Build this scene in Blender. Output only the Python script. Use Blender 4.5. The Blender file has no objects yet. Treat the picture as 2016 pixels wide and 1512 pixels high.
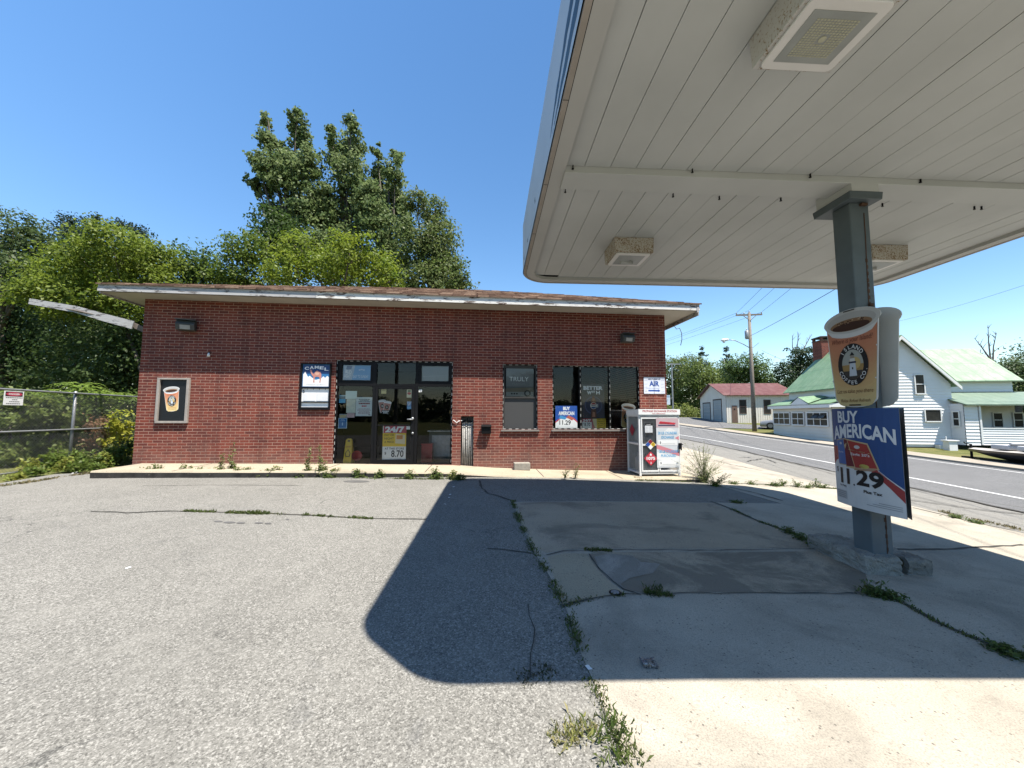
import bpy, bmesh, math, random
import numpy as np
from mathutils import Vector, Matrix
from mathutils.geometry import delaunay_2d_cdt, tessellate_polygon

random.seed(7)
rng = np.random.default_rng(7)
SC = bpy.context.scene
COL = SC.collection
R = math.radians
PI = math.pi

# ----------------------------------------------------------------------------- camera geometry
FPX, CX, CY = 757.0, 1008.0, 756.0
PITCH, ROLL, CZ = R(4.53), R(0.15), 1.5
SUN_V = Vector((.315, -.28, 1.0)).normalized()


def ray(px, py):
    a, b = (px - CX) / FPX, -(py - CY) / FPX
    c, s = math.cos(ROLL), math.sin(ROLL)
    a, b = a * c - b * s, a * s + b * c
    return Vector((a, math.cos(PITCH) - b * math.sin(PITCH), math.sin(PITCH) + b * math.cos(PITCH)))


def P(px, py, y):
    """Measured point: photo pixel at forward distance y (metres)."""
    r = ray(px, py)
    return Vector((0, 0, CZ)) + r * (y / r.y)


# ----------------------------------------------------------------------------- ground height
def sst(x, a, b):
    t = min(1.0, max(0.0, (x - a) / (b - a)))
    return t * t * (3 - 2 * t)


def softp(x, k=.6):
    return math.log1p(math.exp(max(-40, min(40, x / k)))) * k


RP = [(-60, -2.2), (-20, -1.0), (0, -.62), (10, -.5), (20, -.47), (28, -.33), (36, -.05), (47, .6), (60, 1.2), (100, 2.0), (400, 3.0)]


def road_z(v):
    if v <= RP[0][0]:
        return RP[0][1]
    for i in range(len(RP) - 1):
        (a, za), (b, zb) = RP[i], RP[i + 1]
        if v <= b:
            def sl(k):
                if k <= 0 or k >= len(RP) - 1:
                    return 0
                return (RP[k + 1][1] - RP[k - 1][1]) / (RP[k + 1][0] - RP[k - 1][0])
            h = b - a
            t = (v - a) / h
            return (2 * t**3 - 3 * t * t + 1) * za + (t**3 - 2 * t * t + t) * h * sl(i) + (-2 * t**3 + 3 * t * t) * zb + (t**3 - t * t) * h * sl(i + 1)
    return RP[-1][1]


SU, CU = math.sin(R(8.5)), math.cos(R(8.5))


def uv_of(x, y):
    return x * CU - y * SU, x * SU + y * CU


def xy_of(u, v):
    return u * CU + v * SU, -u * SU + v * CU


def H(x, y):
    u, v = uv_of(x, y)
    lot = .015 * max(-3, min(y, 14)) - .045 * softp(x - .5) + .01 * max(0, min(8, -x))
    w = sst(u, 6., 10.)
    z = (1 - w) * lot + w * road_z(v)
    z -= .22 * sst(u, 17.2, 19.5) * (1 - sst(v, 29, 36))
    return z


def hit(px, py, dz=0.):
    r = ray(px, py)
    o = Vector((0, 0, CZ))
    t = prev = .3
    while t < 300:
        p = o + r * t
        if p.z < H(p.x, p.y) + dz:
            lo, hi = prev, t
            for _ in range(30):
                m = (lo + hi) / 2
                p = o + r * m
                if p.z < H(p.x, p.y) + dz:
                    hi = m
                else:
                    lo = m
            return p
        prev = t
        t *= 1.02
    return o + r * 300


# ----------------------------------------------------------------------------- colour / materials
def lin(c):
    c = c / 255.0
    return c / 12.92 if c <= .04045 else ((c + .055) / 1.055) ** 2.4


def sc(r, g, b):
    return (lin(r), lin(g), lin(b), 1.0)


def nt(name):
    m = bpy.data.materials.new(name)
    m.use_nodes = True
    n = m.node_tree
    for x in list(n.nodes):
        n.nodes.remove(x)
    out = n.nodes.new('ShaderNodeOutputMaterial')
    return m, n, out


ALB = .63


class G:
    """Tiny node-graph helper."""
    def __init__(s, n):
        s.n = n

    def node(s, t, **kw):
        x = s.n.nodes.new(t)
        for k, v in kw.items():
            setattr(x, k, v)
        return x

    def link(s, a, b):
        s.n.links.new(a, b)

    def coords(s, kind='Object'):
        return s.node('ShaderNodeTexCoord').outputs[kind]

    def mapping(s, vec, scale=(1, 1, 1), loc=(0, 0, 0), rot=(0, 0, 0)):
        m = s.node('ShaderNodeMapping')
        m.inputs['Scale'].default_value = scale
        m.inputs['Location'].default_value = loc
        m.inputs['Rotation'].default_value = rot
        s.link(vec, m.inputs['Vector'])
        return m.outputs[0]

    def noise(s, vec, scale, detail=3, rough=.55, dist=0.):
        x = s.node('ShaderNodeTexNoise')
        x.inputs['Scale'].default_value = scale
        x.inputs['Detail'].default_value = detail
        x.inputs['Roughness'].default_value = rough
        x.inputs['Distortion'].default_value = dist
        s.link(vec, x.inputs['Vector'])
        return x.outputs['Fac']

    def ramp(s, fac, stops, interp='LINEAR'):
        x = s.node('ShaderNodeValToRGB')
        cr = x.color_ramp
        cr.interpolation = interp
        while len(cr.elements) < len(stops):
            cr.elements.new(.5)
        for e, (p, c) in zip(cr.elements, stops):
            e.position = p
            e.color = c if len(c) == 4 else (*c, 1)
        s.link(fac, x.inputs[0])
        return x.outputs[0]

    def mix(s, fac, a, b, mode='MIX'):
        x = s.node('ShaderNodeMix', data_type='RGBA', blend_type=mode)
        for sock, v in ((x.inputs[0], fac), (x.inputs[6], a), (x.inputs[7], b)):
            if hasattr(v, 'is_output'):
                s.link(v, sock)
            else:
                sock.default_value = v
        return x.outputs[2]

    def math(s, op, a, b=0.):
        x = s.node('ShaderNodeMath', operation=op)
        for sock, v in ((x.inputs[0], a), (x.inputs[1], b)):
            if hasattr(v, 'is_output'):
                s.link(v, sock)
            else:
                sock.default_value = v
        return x.outputs[0]

    def bump(s, h, strength=.3, dist=.01):
        x = s.node('ShaderNodeBump')
        x.inputs['Strength'].default_value = strength
        x.inputs['Distance'].default_value = dist
        s.link(h, x.inputs['Height'])
        return x.outputs[0]

    def principled(s, color, rough=.7, normal=None, metal=0., spec=.3):
        if hasattr(color, 'is_output'):          # all base colours scaled down alike to balance sun, shade and exposure
            color = s.mix(1., color, BW(ALB), 'MULTIPLY')
        else:
            color = tuple(c * ALB for c in color[:3]) + (1,)
        x = s.node('ShaderNodeBsdfPrincipled')
        for sock, v in ((x.inputs['Base Color'], color), (x.inputs['Roughness'], rough), (x.inputs['Metallic'], metal)):
            if hasattr(v, 'is_output'):
                s.link(v, sock)
            else:
                sock.default_value = v
        x.inputs['Specular IOR Level'].default_value = spec
        if normal is not None:
            s.link(normal, x.inputs['Normal'])
        return x.outputs[0]


BW = lambda v: (v, v, v, 1)
_mats = {}


def mat(name, color, rough=.7, var=.12, scale=6., bump=0., metal=0., spec=.3, dirt=None, dirt_amt=.5):
    """Plain surface with noise variation and optional worn patches of a second colour."""
    if name in _mats:
        return _mats[name]
    m, n, out = nt(name)
    g = G(n)
    co = g.coords()
    f = g.noise(co, scale, 4)
    a = tuple(min(1.1, c * (1 - var)) for c in color[:3]) + (1,)
    b = tuple(min(1.1, c * (1 + var)) for c in color[:3]) + (1,)
    colr = g.ramp(f, [(.3, a), (.7, b)])
    if dirt is not None:
        f2 = g.noise(co, scale * 2.3, 6, .65)
        k = g.ramp(f2, [(dirt_amt, BW(0)), (dirt_amt + .09, BW(1))])
        colr = g.mix(k, colr, dirt)
    nrm = None
    if bump:
        nrm = g.bump(g.noise(co, scale * 6, 4), bump, .01)
    g.link(g.principled(colr, rough, nrm, metal, spec), out.inputs[0])
    _mats[name] = m
    return m


def make_print(k=1.):
    """Printed / painted surface whose ink colours are stored per face."""
    m, n, out = nt('printed_ink')
    g = G(n)
    at = g.node('ShaderNodeAttribute', attribute_name='Col')
    f = g.noise(g.coords(), 5., 4)
    c = g.mix(1., at.outputs['Color'], g.ramp(f, [(.3, BW(.9 * k)), (.7, BW(k))]), 'MULTIPLY')
    g.link(g.principled(c, .45, spec=.35), out.inputs[0])
    return m


def make_leaf(name='leaf_surface', trans=.35, gloss=.18):
    m, n, out = nt(name)
    g = G(n)
    at = g.node('ShaderNodeAttribute', attribute_name='Col')
    d = g.principled(at.outputs['Color'], .5, spec=gloss)
    t = g.node('ShaderNodeBsdfTranslucent')
    c2 = g.mix(.5, at.outputs['Color'], (.30, .42, .05, 1), 'MULTIPLY')
    c3 = g.mix(.6, at.outputs['Color'], c2)
    hs = g.node('ShaderNodeHueSaturation')
    hs.inputs['Value'].default_value = 1.25
    g.link(at.outputs['Color'], hs.inputs['Color'])
    g.link(hs.outputs[0], t.inputs[0])
    mx = g.node('ShaderNodeMixShader')
    mx.inputs[0].default_value = trans
    g.link(d, mx.inputs[1])
    g.link(t.outputs[0], mx.inputs[2])
    g.link(mx.outputs[0], out.inputs[0])
    return m


def make_glass(name, ior=1.40, tint=(.96, .97, .965, 1)):
    m, n, out = nt(name)
    g = G(n)
    fr = g.node('ShaderNodeFresnel')
    fr.inputs[0].default_value = ior
    tr = g.node('ShaderNodeBsdfTransparent')
    tr.inputs[0].default_value = tint
    gl = g.node('ShaderNodeBsdfGlossy')
    gl.inputs['Roughness'].default_value = .0
    gl.inputs[0].default_value = (1, 1, 1, 1)
    mx = g.node('ShaderNodeMixShader')
    g.link(fr.outputs[0], mx.inputs[0])
    g.link(tr.outputs[0], mx.inputs[1])
    g.link(gl.outputs[0], mx.inputs[2])
    g.link(mx.outputs[0], out.inputs[0])
    return m


def make_brick(name, swap=False):
    m, n, out = nt(name)
    g = G(n)
    co = g.coords()
    sep = g.node('ShaderNodeSeparateXYZ')
    g.link(co, sep.inputs[0])
    com = g.node('ShaderNodeCombineXYZ')
    g.link(sep.outputs[1 if swap else 0], com.inputs[0])
    g.link(sep.outputs[2], com.inputs[1])
    # slight wander of the courses
    wob = g.noise(co, 9., 2)
    wob2 = g.math('MULTIPLY', g.math('SUBTRACT', wob, .5), .008)
    add = g.node('ShaderNodeVectorMath', operation='ADD')
    c2 = g.node('ShaderNodeCombineXYZ')
    g.link(wob2, c2.inputs[0])
    g.link(wob2, c2.inputs[1])
    g.link(com.outputs[0], add.inputs[0])
    g.link(c2.outputs[0], add.inputs[1])
    bt = g.node('ShaderNodeTexBrick')
    bt.offset = .5
    bt.inputs['Scale'].default_value = 1
    bt.inputs['Brick Width'].default_value = .2133
    bt.inputs['Row Height'].default_value = .0677
    bt.inputs['Mortar Size'].default_value = .0060
    bt.inputs['Mortar Smooth'].default_value = .25
    bt.inputs['Bias'].default_value = -.1
    bt.inputs['Color1'].default_value = (.25, .058, .037, 1)
    bt.inputs['Color2'].default_value = (.13, .034, .028, 1)
    bt.inputs['Mortar'].default_value = (.50, .32, .245, 1)
    g.link(add.outputs[0], bt.inputs['Vector'])
    big = g.noise(co, 1.1, 4)
    col = g.mix(g.ramp(big, [(.35, BW(0)), (.7, BW(.22))]), bt.outputs['Color'], (.26, .10, .08, 1))
    stk = g.noise(g.mapping(co, (2.2, 1, .35)), 1.7, 5, .65)
    col = g.mix(g.ramp(stk, [(.45, BW(0)), (.75, BW(.55))]), col, (.07, .03, .028, 1))
    fine = g.noise(co, 60., 3)
    col = g.mix(.5, col, g.ramp(fine, [(.3, BW(.7)), (.7, BW(1.25))]), 'MULTIPLY')
    # pale efflorescence low on the wall
    low = g.ramp(g.math('ADD', sep.outputs[2], g.math('MULTIPLY', g.math('SUBTRACT', g.noise(co, 3.5, 5, .7), .5), 1.2)), [(.28, BW(.22)), (.75, BW(0))])
    col = g.mix(low, col, (.42, .30, .24, 1))
    h = g.math('ADD', g.math('MULTIPLY', bt.outputs['Fac'], -1.), g.math('MULTIPLY', fine, .25))
    g.link(g.principled(col, .85, g.bump(h, .55, .008), spec=.2), out.inputs[0])
    return m


def make_asphalt(name, base, speck, seed=0., pale=.5, stain=(.12, .12, .12, 1)):
    """Aged aggregate asphalt: stone chips in binder, large worn patches, fine cracks."""
    m, n, out = nt(name)
    g = G(n)
    co = g.mapping(g.coords(), loc=(seed, seed * .7, 0))
    vor = g.node('ShaderNodeTexVoronoi')
    vor.inputs['Scale'].default_value = 150.
    g.link(co, vor.inputs['Vector'])
    v2 = g.node('ShaderNodeTexVoronoi')
    v2.inputs['Scale'].default_value = 85.
    g.link(co, v2.inputs['Vector'])
    s1 = g.node('ShaderNodeSeparateColor')
    g.link(vor.outputs['Color'], s1.inputs[0])
    s2 = g.node('ShaderNodeSeparateColor')
    g.link(v2.outputs['Color'], s2.inputs[0])
    chip = g.math('ADD', g.math('MULTIPLY', s1.outputs[0], .6), g.math('MULTIPLY', s2.outputs[1], .4))
    dk = tuple(c * .5 for c in base[:3])
    col = g.ramp(chip, [(.16, dk), (.45, base), (.62, base), (.86, speck)])
    big = g.noise(co, .55, 5, .6)
    col = g.mix(g.ramp(big, [(.33, BW(.25)), (.62, BW(0))]), col, tuple(c * .55 for c in base[:3]) + (1,))
    mid = g.noise(co, 2.7, 5, .65)
    col = g.mix(g.ramp(mid, [(.5, BW(0)), (.75, BW(pale))]), col, tuple(min(1, c * 1.25) for c in base[:3]) + (1,))
    st = g.noise(co, 1.6, 6, .7, .8)
    col = g.mix(g.ramp(st, [(.60, BW(0)), (.74, BW(.42))]), col, stain)
    wv = g.node('ShaderNodeTexVoronoi', feature='DISTANCE_TO_EDGE')
    wv.inputs['Scale'].default_value = .55
    nv = g.node('ShaderNodeVectorMath', operation='ADD')
    nn = g.node('ShaderNodeTexNoise')
    nn.inputs['Scale'].default_value = 2.2
    nn.inputs['Detail'].default_value = 5
    g.link(co, nn.inputs['Vector'])
    g.link(co, nv.inputs[0])
    g.link(nn.outputs['Color'], nv.inputs[1])
    g.link(nv.outputs[0], wv.inputs['Vector'])
    ck = g.ramp(wv.outputs['Distance'], [(.0, BW(1)), (.006, BW(.0))])
    msk = g.ramp(g.noise(co, .37, 2), [(.52, BW(0)), (.6, BW(.75))])
    col = g.mix(g.math('MULTIPLY', ck, msk), col, (.05, .05, .048, 1))
    g.link(g.principled(col, .92, g.bump(chip, .35, .006), spec=.15), out.inputs[0])
    return m


def make_concrete(name, base, seed=0., stain_amt=.55, depth=.45):
    m, n, out = nt(name)
    g = G(n)
    co = g.mapping(g.coords(), loc=(seed, -seed, 0))
    f = g.noise(co, 1.3, 6, .62)
    b = base
    col = g.ramp(f, [(.28, tuple(c * .80 for c in b[:3])), (.5, b), (.72, tuple(min(1, c * 1.12) for c in b[:3]))])
    sp = g.noise(co, 130., 2, .6)
    col = g.mix(.8, col, g.ramp(sp, [(.32, BW(.62)), (.5, BW(1.0)), (.66, BW(1.15))]), 'MULTIPLY')
    vor = g.node('ShaderNodeTexVoronoi')
    vor.inputs['Scale'].default_value = 26.
    g.link(co, vor.inputs['Vector'])
    pit = g.math('MULTIPLY', g.ramp(vor.outputs['Distance'], [(.10, BW(1)), (.19, BW(0))]), g.ramp(g.noise(co, 5., 3), [(.44, BW(0)), (.54, BW(1))]))
    col = g.mix(g.math('MULTIPLY', pit, .85), col, (.10, .09, .08, 1))
    st = g.noise(co, .75, 7, .68, 1.2)
    col = g.mix(g.ramp(st, [(stain_amt, BW(0)), (stain_amt + .13, BW(depth))]), col, (.14, .125, .105, 1))
    g.link(g.principled(col, .9, g.bump(g.math('ADD', sp, f), .25, .004), spec=.18), out.inputs[0])
    return m


def make_ground():
    m, n, out = nt('grass_and_soil')
    g = G(n)
    co = g.coords()
    f = g.noise(co, .5, 6, .65)
    f2 = g.noise(co, 14., 5, .7)
    col = g.ramp(f, [(.3, (.085, .105, .03)), (.5, (.14, .15, .05)), (.68, (.24, .20, .09))])
    col = g.mix(.6, col, g.ramp(f2, [(.3, BW(.5)), (.7, BW(1.5))]), 'MULTIPLY')
    g.link(g.principled(col, .95, g.bump(f2, .6, .05), spec=.1), out.inputs[0])
    return m


def make_wood_paint(name, paint, wood, amt):
    """Weathered board: stretched grain, paint flaked off in patches."""
    m, n, out = nt(name)
    g = G(n)
    co = g.coords()
    gr = g.noise(g.mapping(co, (1.2, 14, 14)), 3., 6, .7)
    pk = g.noise(g.mapping(co, (1.4, 3.5, 7)), 2.4, 7, .72, .4)
    wc = g.ramp(gr, [(.3, tuple(c * .55 for c in wood[:3])), (.7, wood)])
    pc = g.ramp(gr, [(.35, tuple(c * .86 for c in paint[:3])), (.65, paint)])
    col = g.mix(g.ramp(pk, [(amt, BW(1)), (amt + .06, BW(0))]), wc, pc) if False else g.mix(g.ramp(pk, [(amt, BW(0)), (amt + .05, BW(1))]), pc, wc)
    g.link(g.principled(col, .8, g.bump(g.math('ADD', gr, pk), .3, .006), spec=.2), out.inputs[0])
    return m


def make_shingle():
    m, n, out = nt('roof_shingles')
    g = G(n)
    co = g.coords()
    sep = g.node('ShaderNodeSeparateXYZ')
    g.link(co, sep.inputs[0])
    com = g.node('ShaderNodeCombineXYZ')
    g.link(sep.outputs[0], com.inputs[0])
    g.link(sep.outputs[1], com.inputs[1])
    bt = g.node('ShaderNodeTexBrick')
    bt.inputs['Scale'].default_value = 1
    bt.inputs['Brick Width'].default_value = .3
    bt.inputs['Row Height'].default_value = .135
    bt.inputs['Mortar Size'].default_value = .012
    bt.inputs['Color1'].default_value = (.13, .075, .055, 1)
    bt.inputs['Color2'].default_value = (.36, .235, .165, 1)
    bt.inputs['Mortar'].default_value = (.09, .05, .04, 1)
    g.link(com.outputs[0], bt.inputs['Vector'])
    f = g.noise(co, 30, 3)
    col = g.mix(.7, bt.outputs['Color'], g.ramp(f, [(.3, BW(.65)), (.7, BW(1.3))]), 'MULTIPLY')
    g.link(g.principled(col, .95, g.bump(bt.outputs['Fac'], -.8, .02), spec=.1), out.inputs[0])
    return m


def make_metal_roof(name, base, worn, axis=1):
    m, n, out = nt(name)
    g = G(n)
    co = g.coords()
    f = g.noise(g.mapping(co, (1., 1., .3)), 1.6, 6, .65)
    st = g.noise(g.mapping(co, (7., 7., .4)), 1.5, 3)
    col = g.mix(g.ramp(f, [(.4, BW(0)), (.75, BW(.75))]), base, worn)
    col = g.mix(.5, col, g.ramp(st, [(.35, BW(.8)), (.65, BW(1.15))]), 'MULTIPLY')
    sep = g.node('ShaderNodeSeparateXYZ')
    g.link(co, sep.inputs[0])
    fr = g.math('FRACT', g.math('MULTIPLY', sep.outputs[axis], 1.55))
    seam = g.ramp(fr, [(.0, BW(1)), (.06, BW(1)), (.10, BW(0))])
    lap_ = g.ramp(g.math('FRACT', g.math('MULTIPLY', sep.outputs[2], .72)), [(.0, BW(.8)), (.03, BW(.8)), (.045, BW(0))])
    k = g.math('MAXIMUM', seam, lap_)
    col = g.mix(g.math('MULTIPLY', k, .38), col, tuple(c * .35 for c in base[:3]) + (1,))
    g.link(g.principled(col, .5, g.bump(g.math('ADD', st, seam), .25, .02), metal=0., spec=.3), out.inputs[0])
    return m


def make_rust(name, base, d=0.):
    m, n, out = nt(name)
    g = G(n)
    co = g.coords()
    f = g.noise(co, 58., 4, .7)
    f2 = g.noise(co, 7., 4, .6)
    k = g.math('ADD', g.math('MULTIPLY', f, .75), g.math('MULTIPLY', f2, .25))
    col = g.ramp(k, [(.53 + d, base), (.60 + d, (.38, .28, .17)), (.66 + d, (.16, .075, .035))])
    g.link(g.principled(col, .75, g.bump(k, .3, .004), spec=.25), out.inputs[0])
    return m


M_PRINT = make_print(1.4)  # ink colour raised to carry the sunlit brightness of most signs
M_PRINT_SHADE = make_print(1.0)  # same ink kept darker for the column signs in canopy shade
M_LEAF = make_leaf()
M_LEAFP = make_leaf('poplar_leaf_surface', .3, .1)
M_GLASS = make_glass('window_glass')
M_BRICK = make_brick('red_brick')
M_BRICK2 = make_brick('red_brick_side', True)
M_LOT = make_asphalt('lot_asphalt', (.245, .235, .21), (.43, .415, .375), 0.)
M_ROAD = make_asphalt('road_asphalt', (.185, .185, .185), (.31, .30, .29), 31., .3)
M_SHOULDER = make_asphalt('shoulder_asphalt', (.26, .25, .225), (.38, .36, .33), 57., .5)
M_CONC = make_concrete('apron_concrete', (.46, .415, .34), 3., .52, .32)
M_CONC2 = make_concrete('walkway_concrete', (.47, .405, .30), 9., .66)
M_CONC3 = make_concrete('far_sidewalk_concrete', (.42, .37, .30), 14., .66)
M_CURB = make_concrete('broken_kerb_concrete', (.36, .35, .31), 21., .44)
M_GROUND = make_ground()
M_FASCIA = make_wood_paint('peeling_fascia', (1.0, .97, .91, 1), (.24, .185, .16, 1), .53)
M_GREYWOOD = make_wood_paint('weathered_board', (.60, .585, .58, 1), (.20, .18, .175, 1), .53)
M_SOFFIT = mat('soffit_paint', (.56, .53, .47), .8, .08, 3)
M_SHINGLE = make_shingle()
M_BLACK = mat('black_aluminium', (.010, .010, .011), .5, .2, 4, spec=.12)
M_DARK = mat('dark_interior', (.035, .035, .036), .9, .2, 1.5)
M_FLOOR = mat('interior_floor', (.16, .16, .155), .6, .15, 3)
M_DECK = mat('canopy_deck_paint', (.67, .70, .695), .55, .08, .9, spec=.3)
M_CTRIM = mat('canopy_trim_paint', (.62, .63, .62), .6, .05, 1.5, dirt=(.10, .10, .10, 1), dirt_amt=.72)
M_CFASC = mat('canopy_fascia_paint', (.62, .68, .74), .45, .04, 1.5)
M_CWOOD = mat('canopy_edge_wood', (.46, .42, .38), .8, .1, 5, dirt=(.05, .05, .05, 1), dirt_amt=.66)
M_BLUEWORN = mat('worn_blue_decal', (.045, .085, .125), .5, .25, 3)
M_COLUMN = mat('column_grey_paint', (.125, .16, .18), .5, .14, 3, spec=.35, dirt=(.075, .08, .08, 1), dirt_amt=.66)
M_RUST = make_rust('rusty_beige_housing', (.70, .70, .69, 1), .01)
M_RUST2 = make_rust('speckled_rust_housing', (.62, .60, .55, 1), -.05)
M_RUSTD = mat('dark_rust', (.10, .055, .035), .85, .3, 20)
M_WHITE = mat('white_enamel', (.95, .95, .94), .4, .05, 3, spec=.4)
M_LENS = mat('lens_panel', (.42, .45, .44), .35, .1, 5, spec=.5)
M_LED = mat('led_board', (.62, .62, .47), .5, .12, 60)
M_STEEL = mat('galvanised_steel', (.38, .39, .40), .45, .15, 12, metal=.5)
M_WIRE = mat('cable_black', (.05, .05, .055), .7)
M_POLEWOOD = make_wood_paint('pole_wood', (.30, .26, .22, 1), (.16, .13, .11, 1), .55)
M_BARK = mat('tree_bark', (.13, .11, .09), .95, .35, 7, bump=.6)
M_DEADWOOD = mat('dead_branch', (.20, .17, .15), .95, .25, 8)
M_SIDING = mat('white_siding', (1.0, 1.0, 1.0), .6, .04, .8)
M_SIDING2 = mat('cream_siding', (.95, .89, .79), .65, .05, .8)
M_TRIMW = mat('white_trim', (1.0, 1.0, .98), .5, .04, 2)
M_PANE = mat('dark_house_pane', (.045, .045, .042), .2, .3, 2, spec=.15)
M_FOUND = mat('foundation_block', (.10, .09, .08), .9, .3, 4)
M_GREEN = make_metal_roof('green_metal_roof', (.19, .32, .175, 1), (.34, .45, .29, 1))
M_GREEN2 = make_metal_roof('dark_green_porch_roof', (.19, .265, .20, 1), (.28, .35, .27, 1), 0)
M_RED = make_metal_roof('red_metal_roof', (.15, .052, .044, 1), (.27, .15, .13, 1), 0)
M_CHIM = make_brick('chimney_brick', False)
M_DOORB = mat('brown_door', (.20, .13, .10), .7, .1, 3)
M_GDOOR = mat('garage_door_panel', (.40, .44, .45), .6, .06, 1)
M_BRN = mat('brown_trim', (.09, .055, .045), .7)
M_CARW = mat('car_paint', (.42, .43, .45), .25, .05, 2, metal=.3, spec=.5)
M_RUBBER = mat('tyre_rubber', (.02, .02, .02), .85)
M_BOAT = mat('black_hull', (.018, .018, .022), .3, .2, 2, spec=.5)
M_TARP = mat('pale_boat_cover', (.60, .60, .60), .7, .1, 3)
M_MARK = mat('road_paint', (.74, .74, .72), .7, .12, 4, dirt=(.3, .3, .3, 1), dirt_amt=.66)
M_CRACK = mat('crack_filler', (.075, .07, .06), .95, .3, 9)
M_PATCH = make_concrete('old_patch_concrete', (.42, .39, .34), 40., .40)
M_ROPE = mat('rope_light_plastic', (.50, .50, .48), .5)
M_MESHBACK = mat('cage_mesh', (.24, .25, .26), .6, .35, 140)
M_YELLOW = mat('yellow_plastic', (.62, .44, .03), .45, .06, 4)
M_REDP = mat('red_plastic', (.35, .02, .03), .4)
M_FIXT = mat('floodlight_bronze', (.075, .08, .075), .5, .15, 8)
M_FIXGLASS = mat('floodlight_lens', (.38, .38, .36), .2, .1, 10, spec=.5)


# ----------------------------------------------------------------------------- mesh builder
class MB:
    def __init__(s):
        s.v, s.f, s.mi, s.col = [], [], [], []

    def add(s, verts, faces, mi=0, col=None):
        o = len(s.v)
        s.v.extend(tuple(p) for p in verts)
        for f in faces:
            s.f.append([o + i for i in f])
            s.mi.append(mi)
            s.col.append(col)
        return s

    def box(s, x0, x1, y0, y1, z0, z1, mi=0, col=None):
        v = [(x0, y0, z0), (x1, y0, z0), (x1, y1, z0), (x0, y1, z0), (x0, y0, z1), (x1, y0, z1), (x1, y1, z1), (x0, y1, z1)]
        return s.add(v, [(0, 3, 2, 1), (4, 5, 6, 7), (0, 1, 5, 4), (1, 2, 6, 5), (2, 3, 7, 6), (3, 0, 4, 7)], mi, col)

    def obox(s, c, ax, ay, az, mi=0, col=None):
        c, ax, ay, az = Vector(c), Vector(ax), Vector(ay), Vector(az)
        v = [c + ax * i + ay * j + az * k for k in (-1, 1) for (i, j) in ((-1, -1), (1, -1), (1, 1), (-1, 1))]
        return s.add(v, [(0, 3, 2, 1), (4, 5, 6, 7), (0, 1, 5, 4), (1, 2, 6, 5), (2, 3, 7, 6), (3, 0, 4, 7)], mi, col)

    def tube(s, pts, radii, n=8, mi=0, col=None, cap=True):
        pts = [Vector(p) for p in pts]
        if not hasattr(radii, '__len__'):
            radii = [radii] * len(pts)
        rings = []
        prev = None
        for i, p in enumerate(pts):
            d = (pts[min(i + 1, len(pts) - 1)] - pts[max(i - 1, 0)])
            if d.length < 1e-9:
                d = Vector((0, 0, 1))
            d.normalize()
            if prev is None:
                a = d.orthogonal().normalized()
            else:
                a = (prev - d * prev.dot(d))
                a = a.normalized() if a.length > 1e-6 else d.orthogonal().normalized()
            prev = a
            b = d.cross(a)
            rings.append([p + (a * math.cos(2 * PI * k / n) + b * math.sin(2 * PI * k / n)) * radii[i] for k in range(n)])
        o = [q for r_ in rings for q in r_]
        f = []
        for i in range(len(pts) - 1):
            for k in range(n):
                f.append((i * n + k, i * n + (k + 1) % n, (i + 1) * n + (k + 1) % n, (i + 1) * n + k))
        if cap:
            f.append(tuple(range(n - 1, -1, -1)))
            f.append(tuple((len(pts) - 1) * n + k for k in range(n)))
        return s.add(o, f, mi, col)

    def poly(s, pts, mi=0, col=None):
        return s.add(pts, [tuple(range(len(pts)))], mi, col)

    def flat(s, pts2, fn, mi=0, col=None):
        """2-D polygon (any shape) put in space by fn(x, z)."""
        tri = tessellate_polygon([[Vector((p[0], p[1], 0)) for p in pts2]])
        V = [fn(*p) for p in pts2]
        return s.add(V, [tuple(t) for t in tri], mi, col)

    def prism(s, pts2, fn, mi=0, col=None):
        """2-D polygon extruded between fn(x,z,0) and fn(x,z,1)."""
        n = len(pts2)
        V = [fn(p[0], p[1], 0) for p in pts2] + [fn(p[0], p[1], 1) for p in pts2]
        tri = tessellate_polygon([[Vector((p[0], p[1], 0)) for p in pts2]])
        F = [tuple(t) for t in tri] + [tuple(i + n for i in reversed(t)) for t in tri]
        F += [(i, (i + 1) % n, n + (i + 1) % n, n + i) for i in range(n)]
        return s.add(V, F, mi, col)

    def build(s, name, mats, parent=None, smooth=False, bevel=0., loc=None, rot=None, fix=True):
        me = bpy.data.meshes.new(name)
        me.from_pydata(s.v, [], s.f)
        if not isinstance(mats, (list, tuple)):
            mats = [mats]
        for m in mats:
            me.materials.append(m)
        me.polygons.foreach_set('material_index', s.mi)
        if any(c is not None for c in s.col):
            a = me.color_attributes.new('Col', 'FLOAT_COLOR', 'CORNER')
            buf = []
            for f, c in zip(s.f, s.col):
                buf.extend((c or (.5, .5, .5, 1)) * len(f))
            a.data.foreach_set('color', buf)
        if fix and len(s.f) < 60000:
            bm = bmesh.new()
            bm.from_mesh(me)
            bmesh.ops.recalc_face_normals(bm, faces=bm.faces)
            bm.to_mesh(me)
            bm.free()
        if smooth:
            me.polygons.foreach_set('use_smooth', [True] * len(me.polygons))
        me.update()
        o = bpy.data.objects.new(name, me)
        COL.objects.link(o)
        if bevel:
            b = o.modifiers.new('edge', 'BEVEL')
            b.width = bevel
            b.segments = 2
            b.limit_method = 'ANGLE'
        if parent is not None:
            o.parent = parent
        if loc is not None:
            o.location = loc
        if rot is not None:
            o.rotation_euler = rot
        return o


def tag(o, label, cat, group=None, kind=None):
    if label:
        o['label'] = label
    if cat:
        o['category'] = cat
    if group:
        o['group'] = group
    if kind:
        o['kind'] = kind
    return o


def structure(o):
    o['kind'] = 'structure'
    return o


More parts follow.
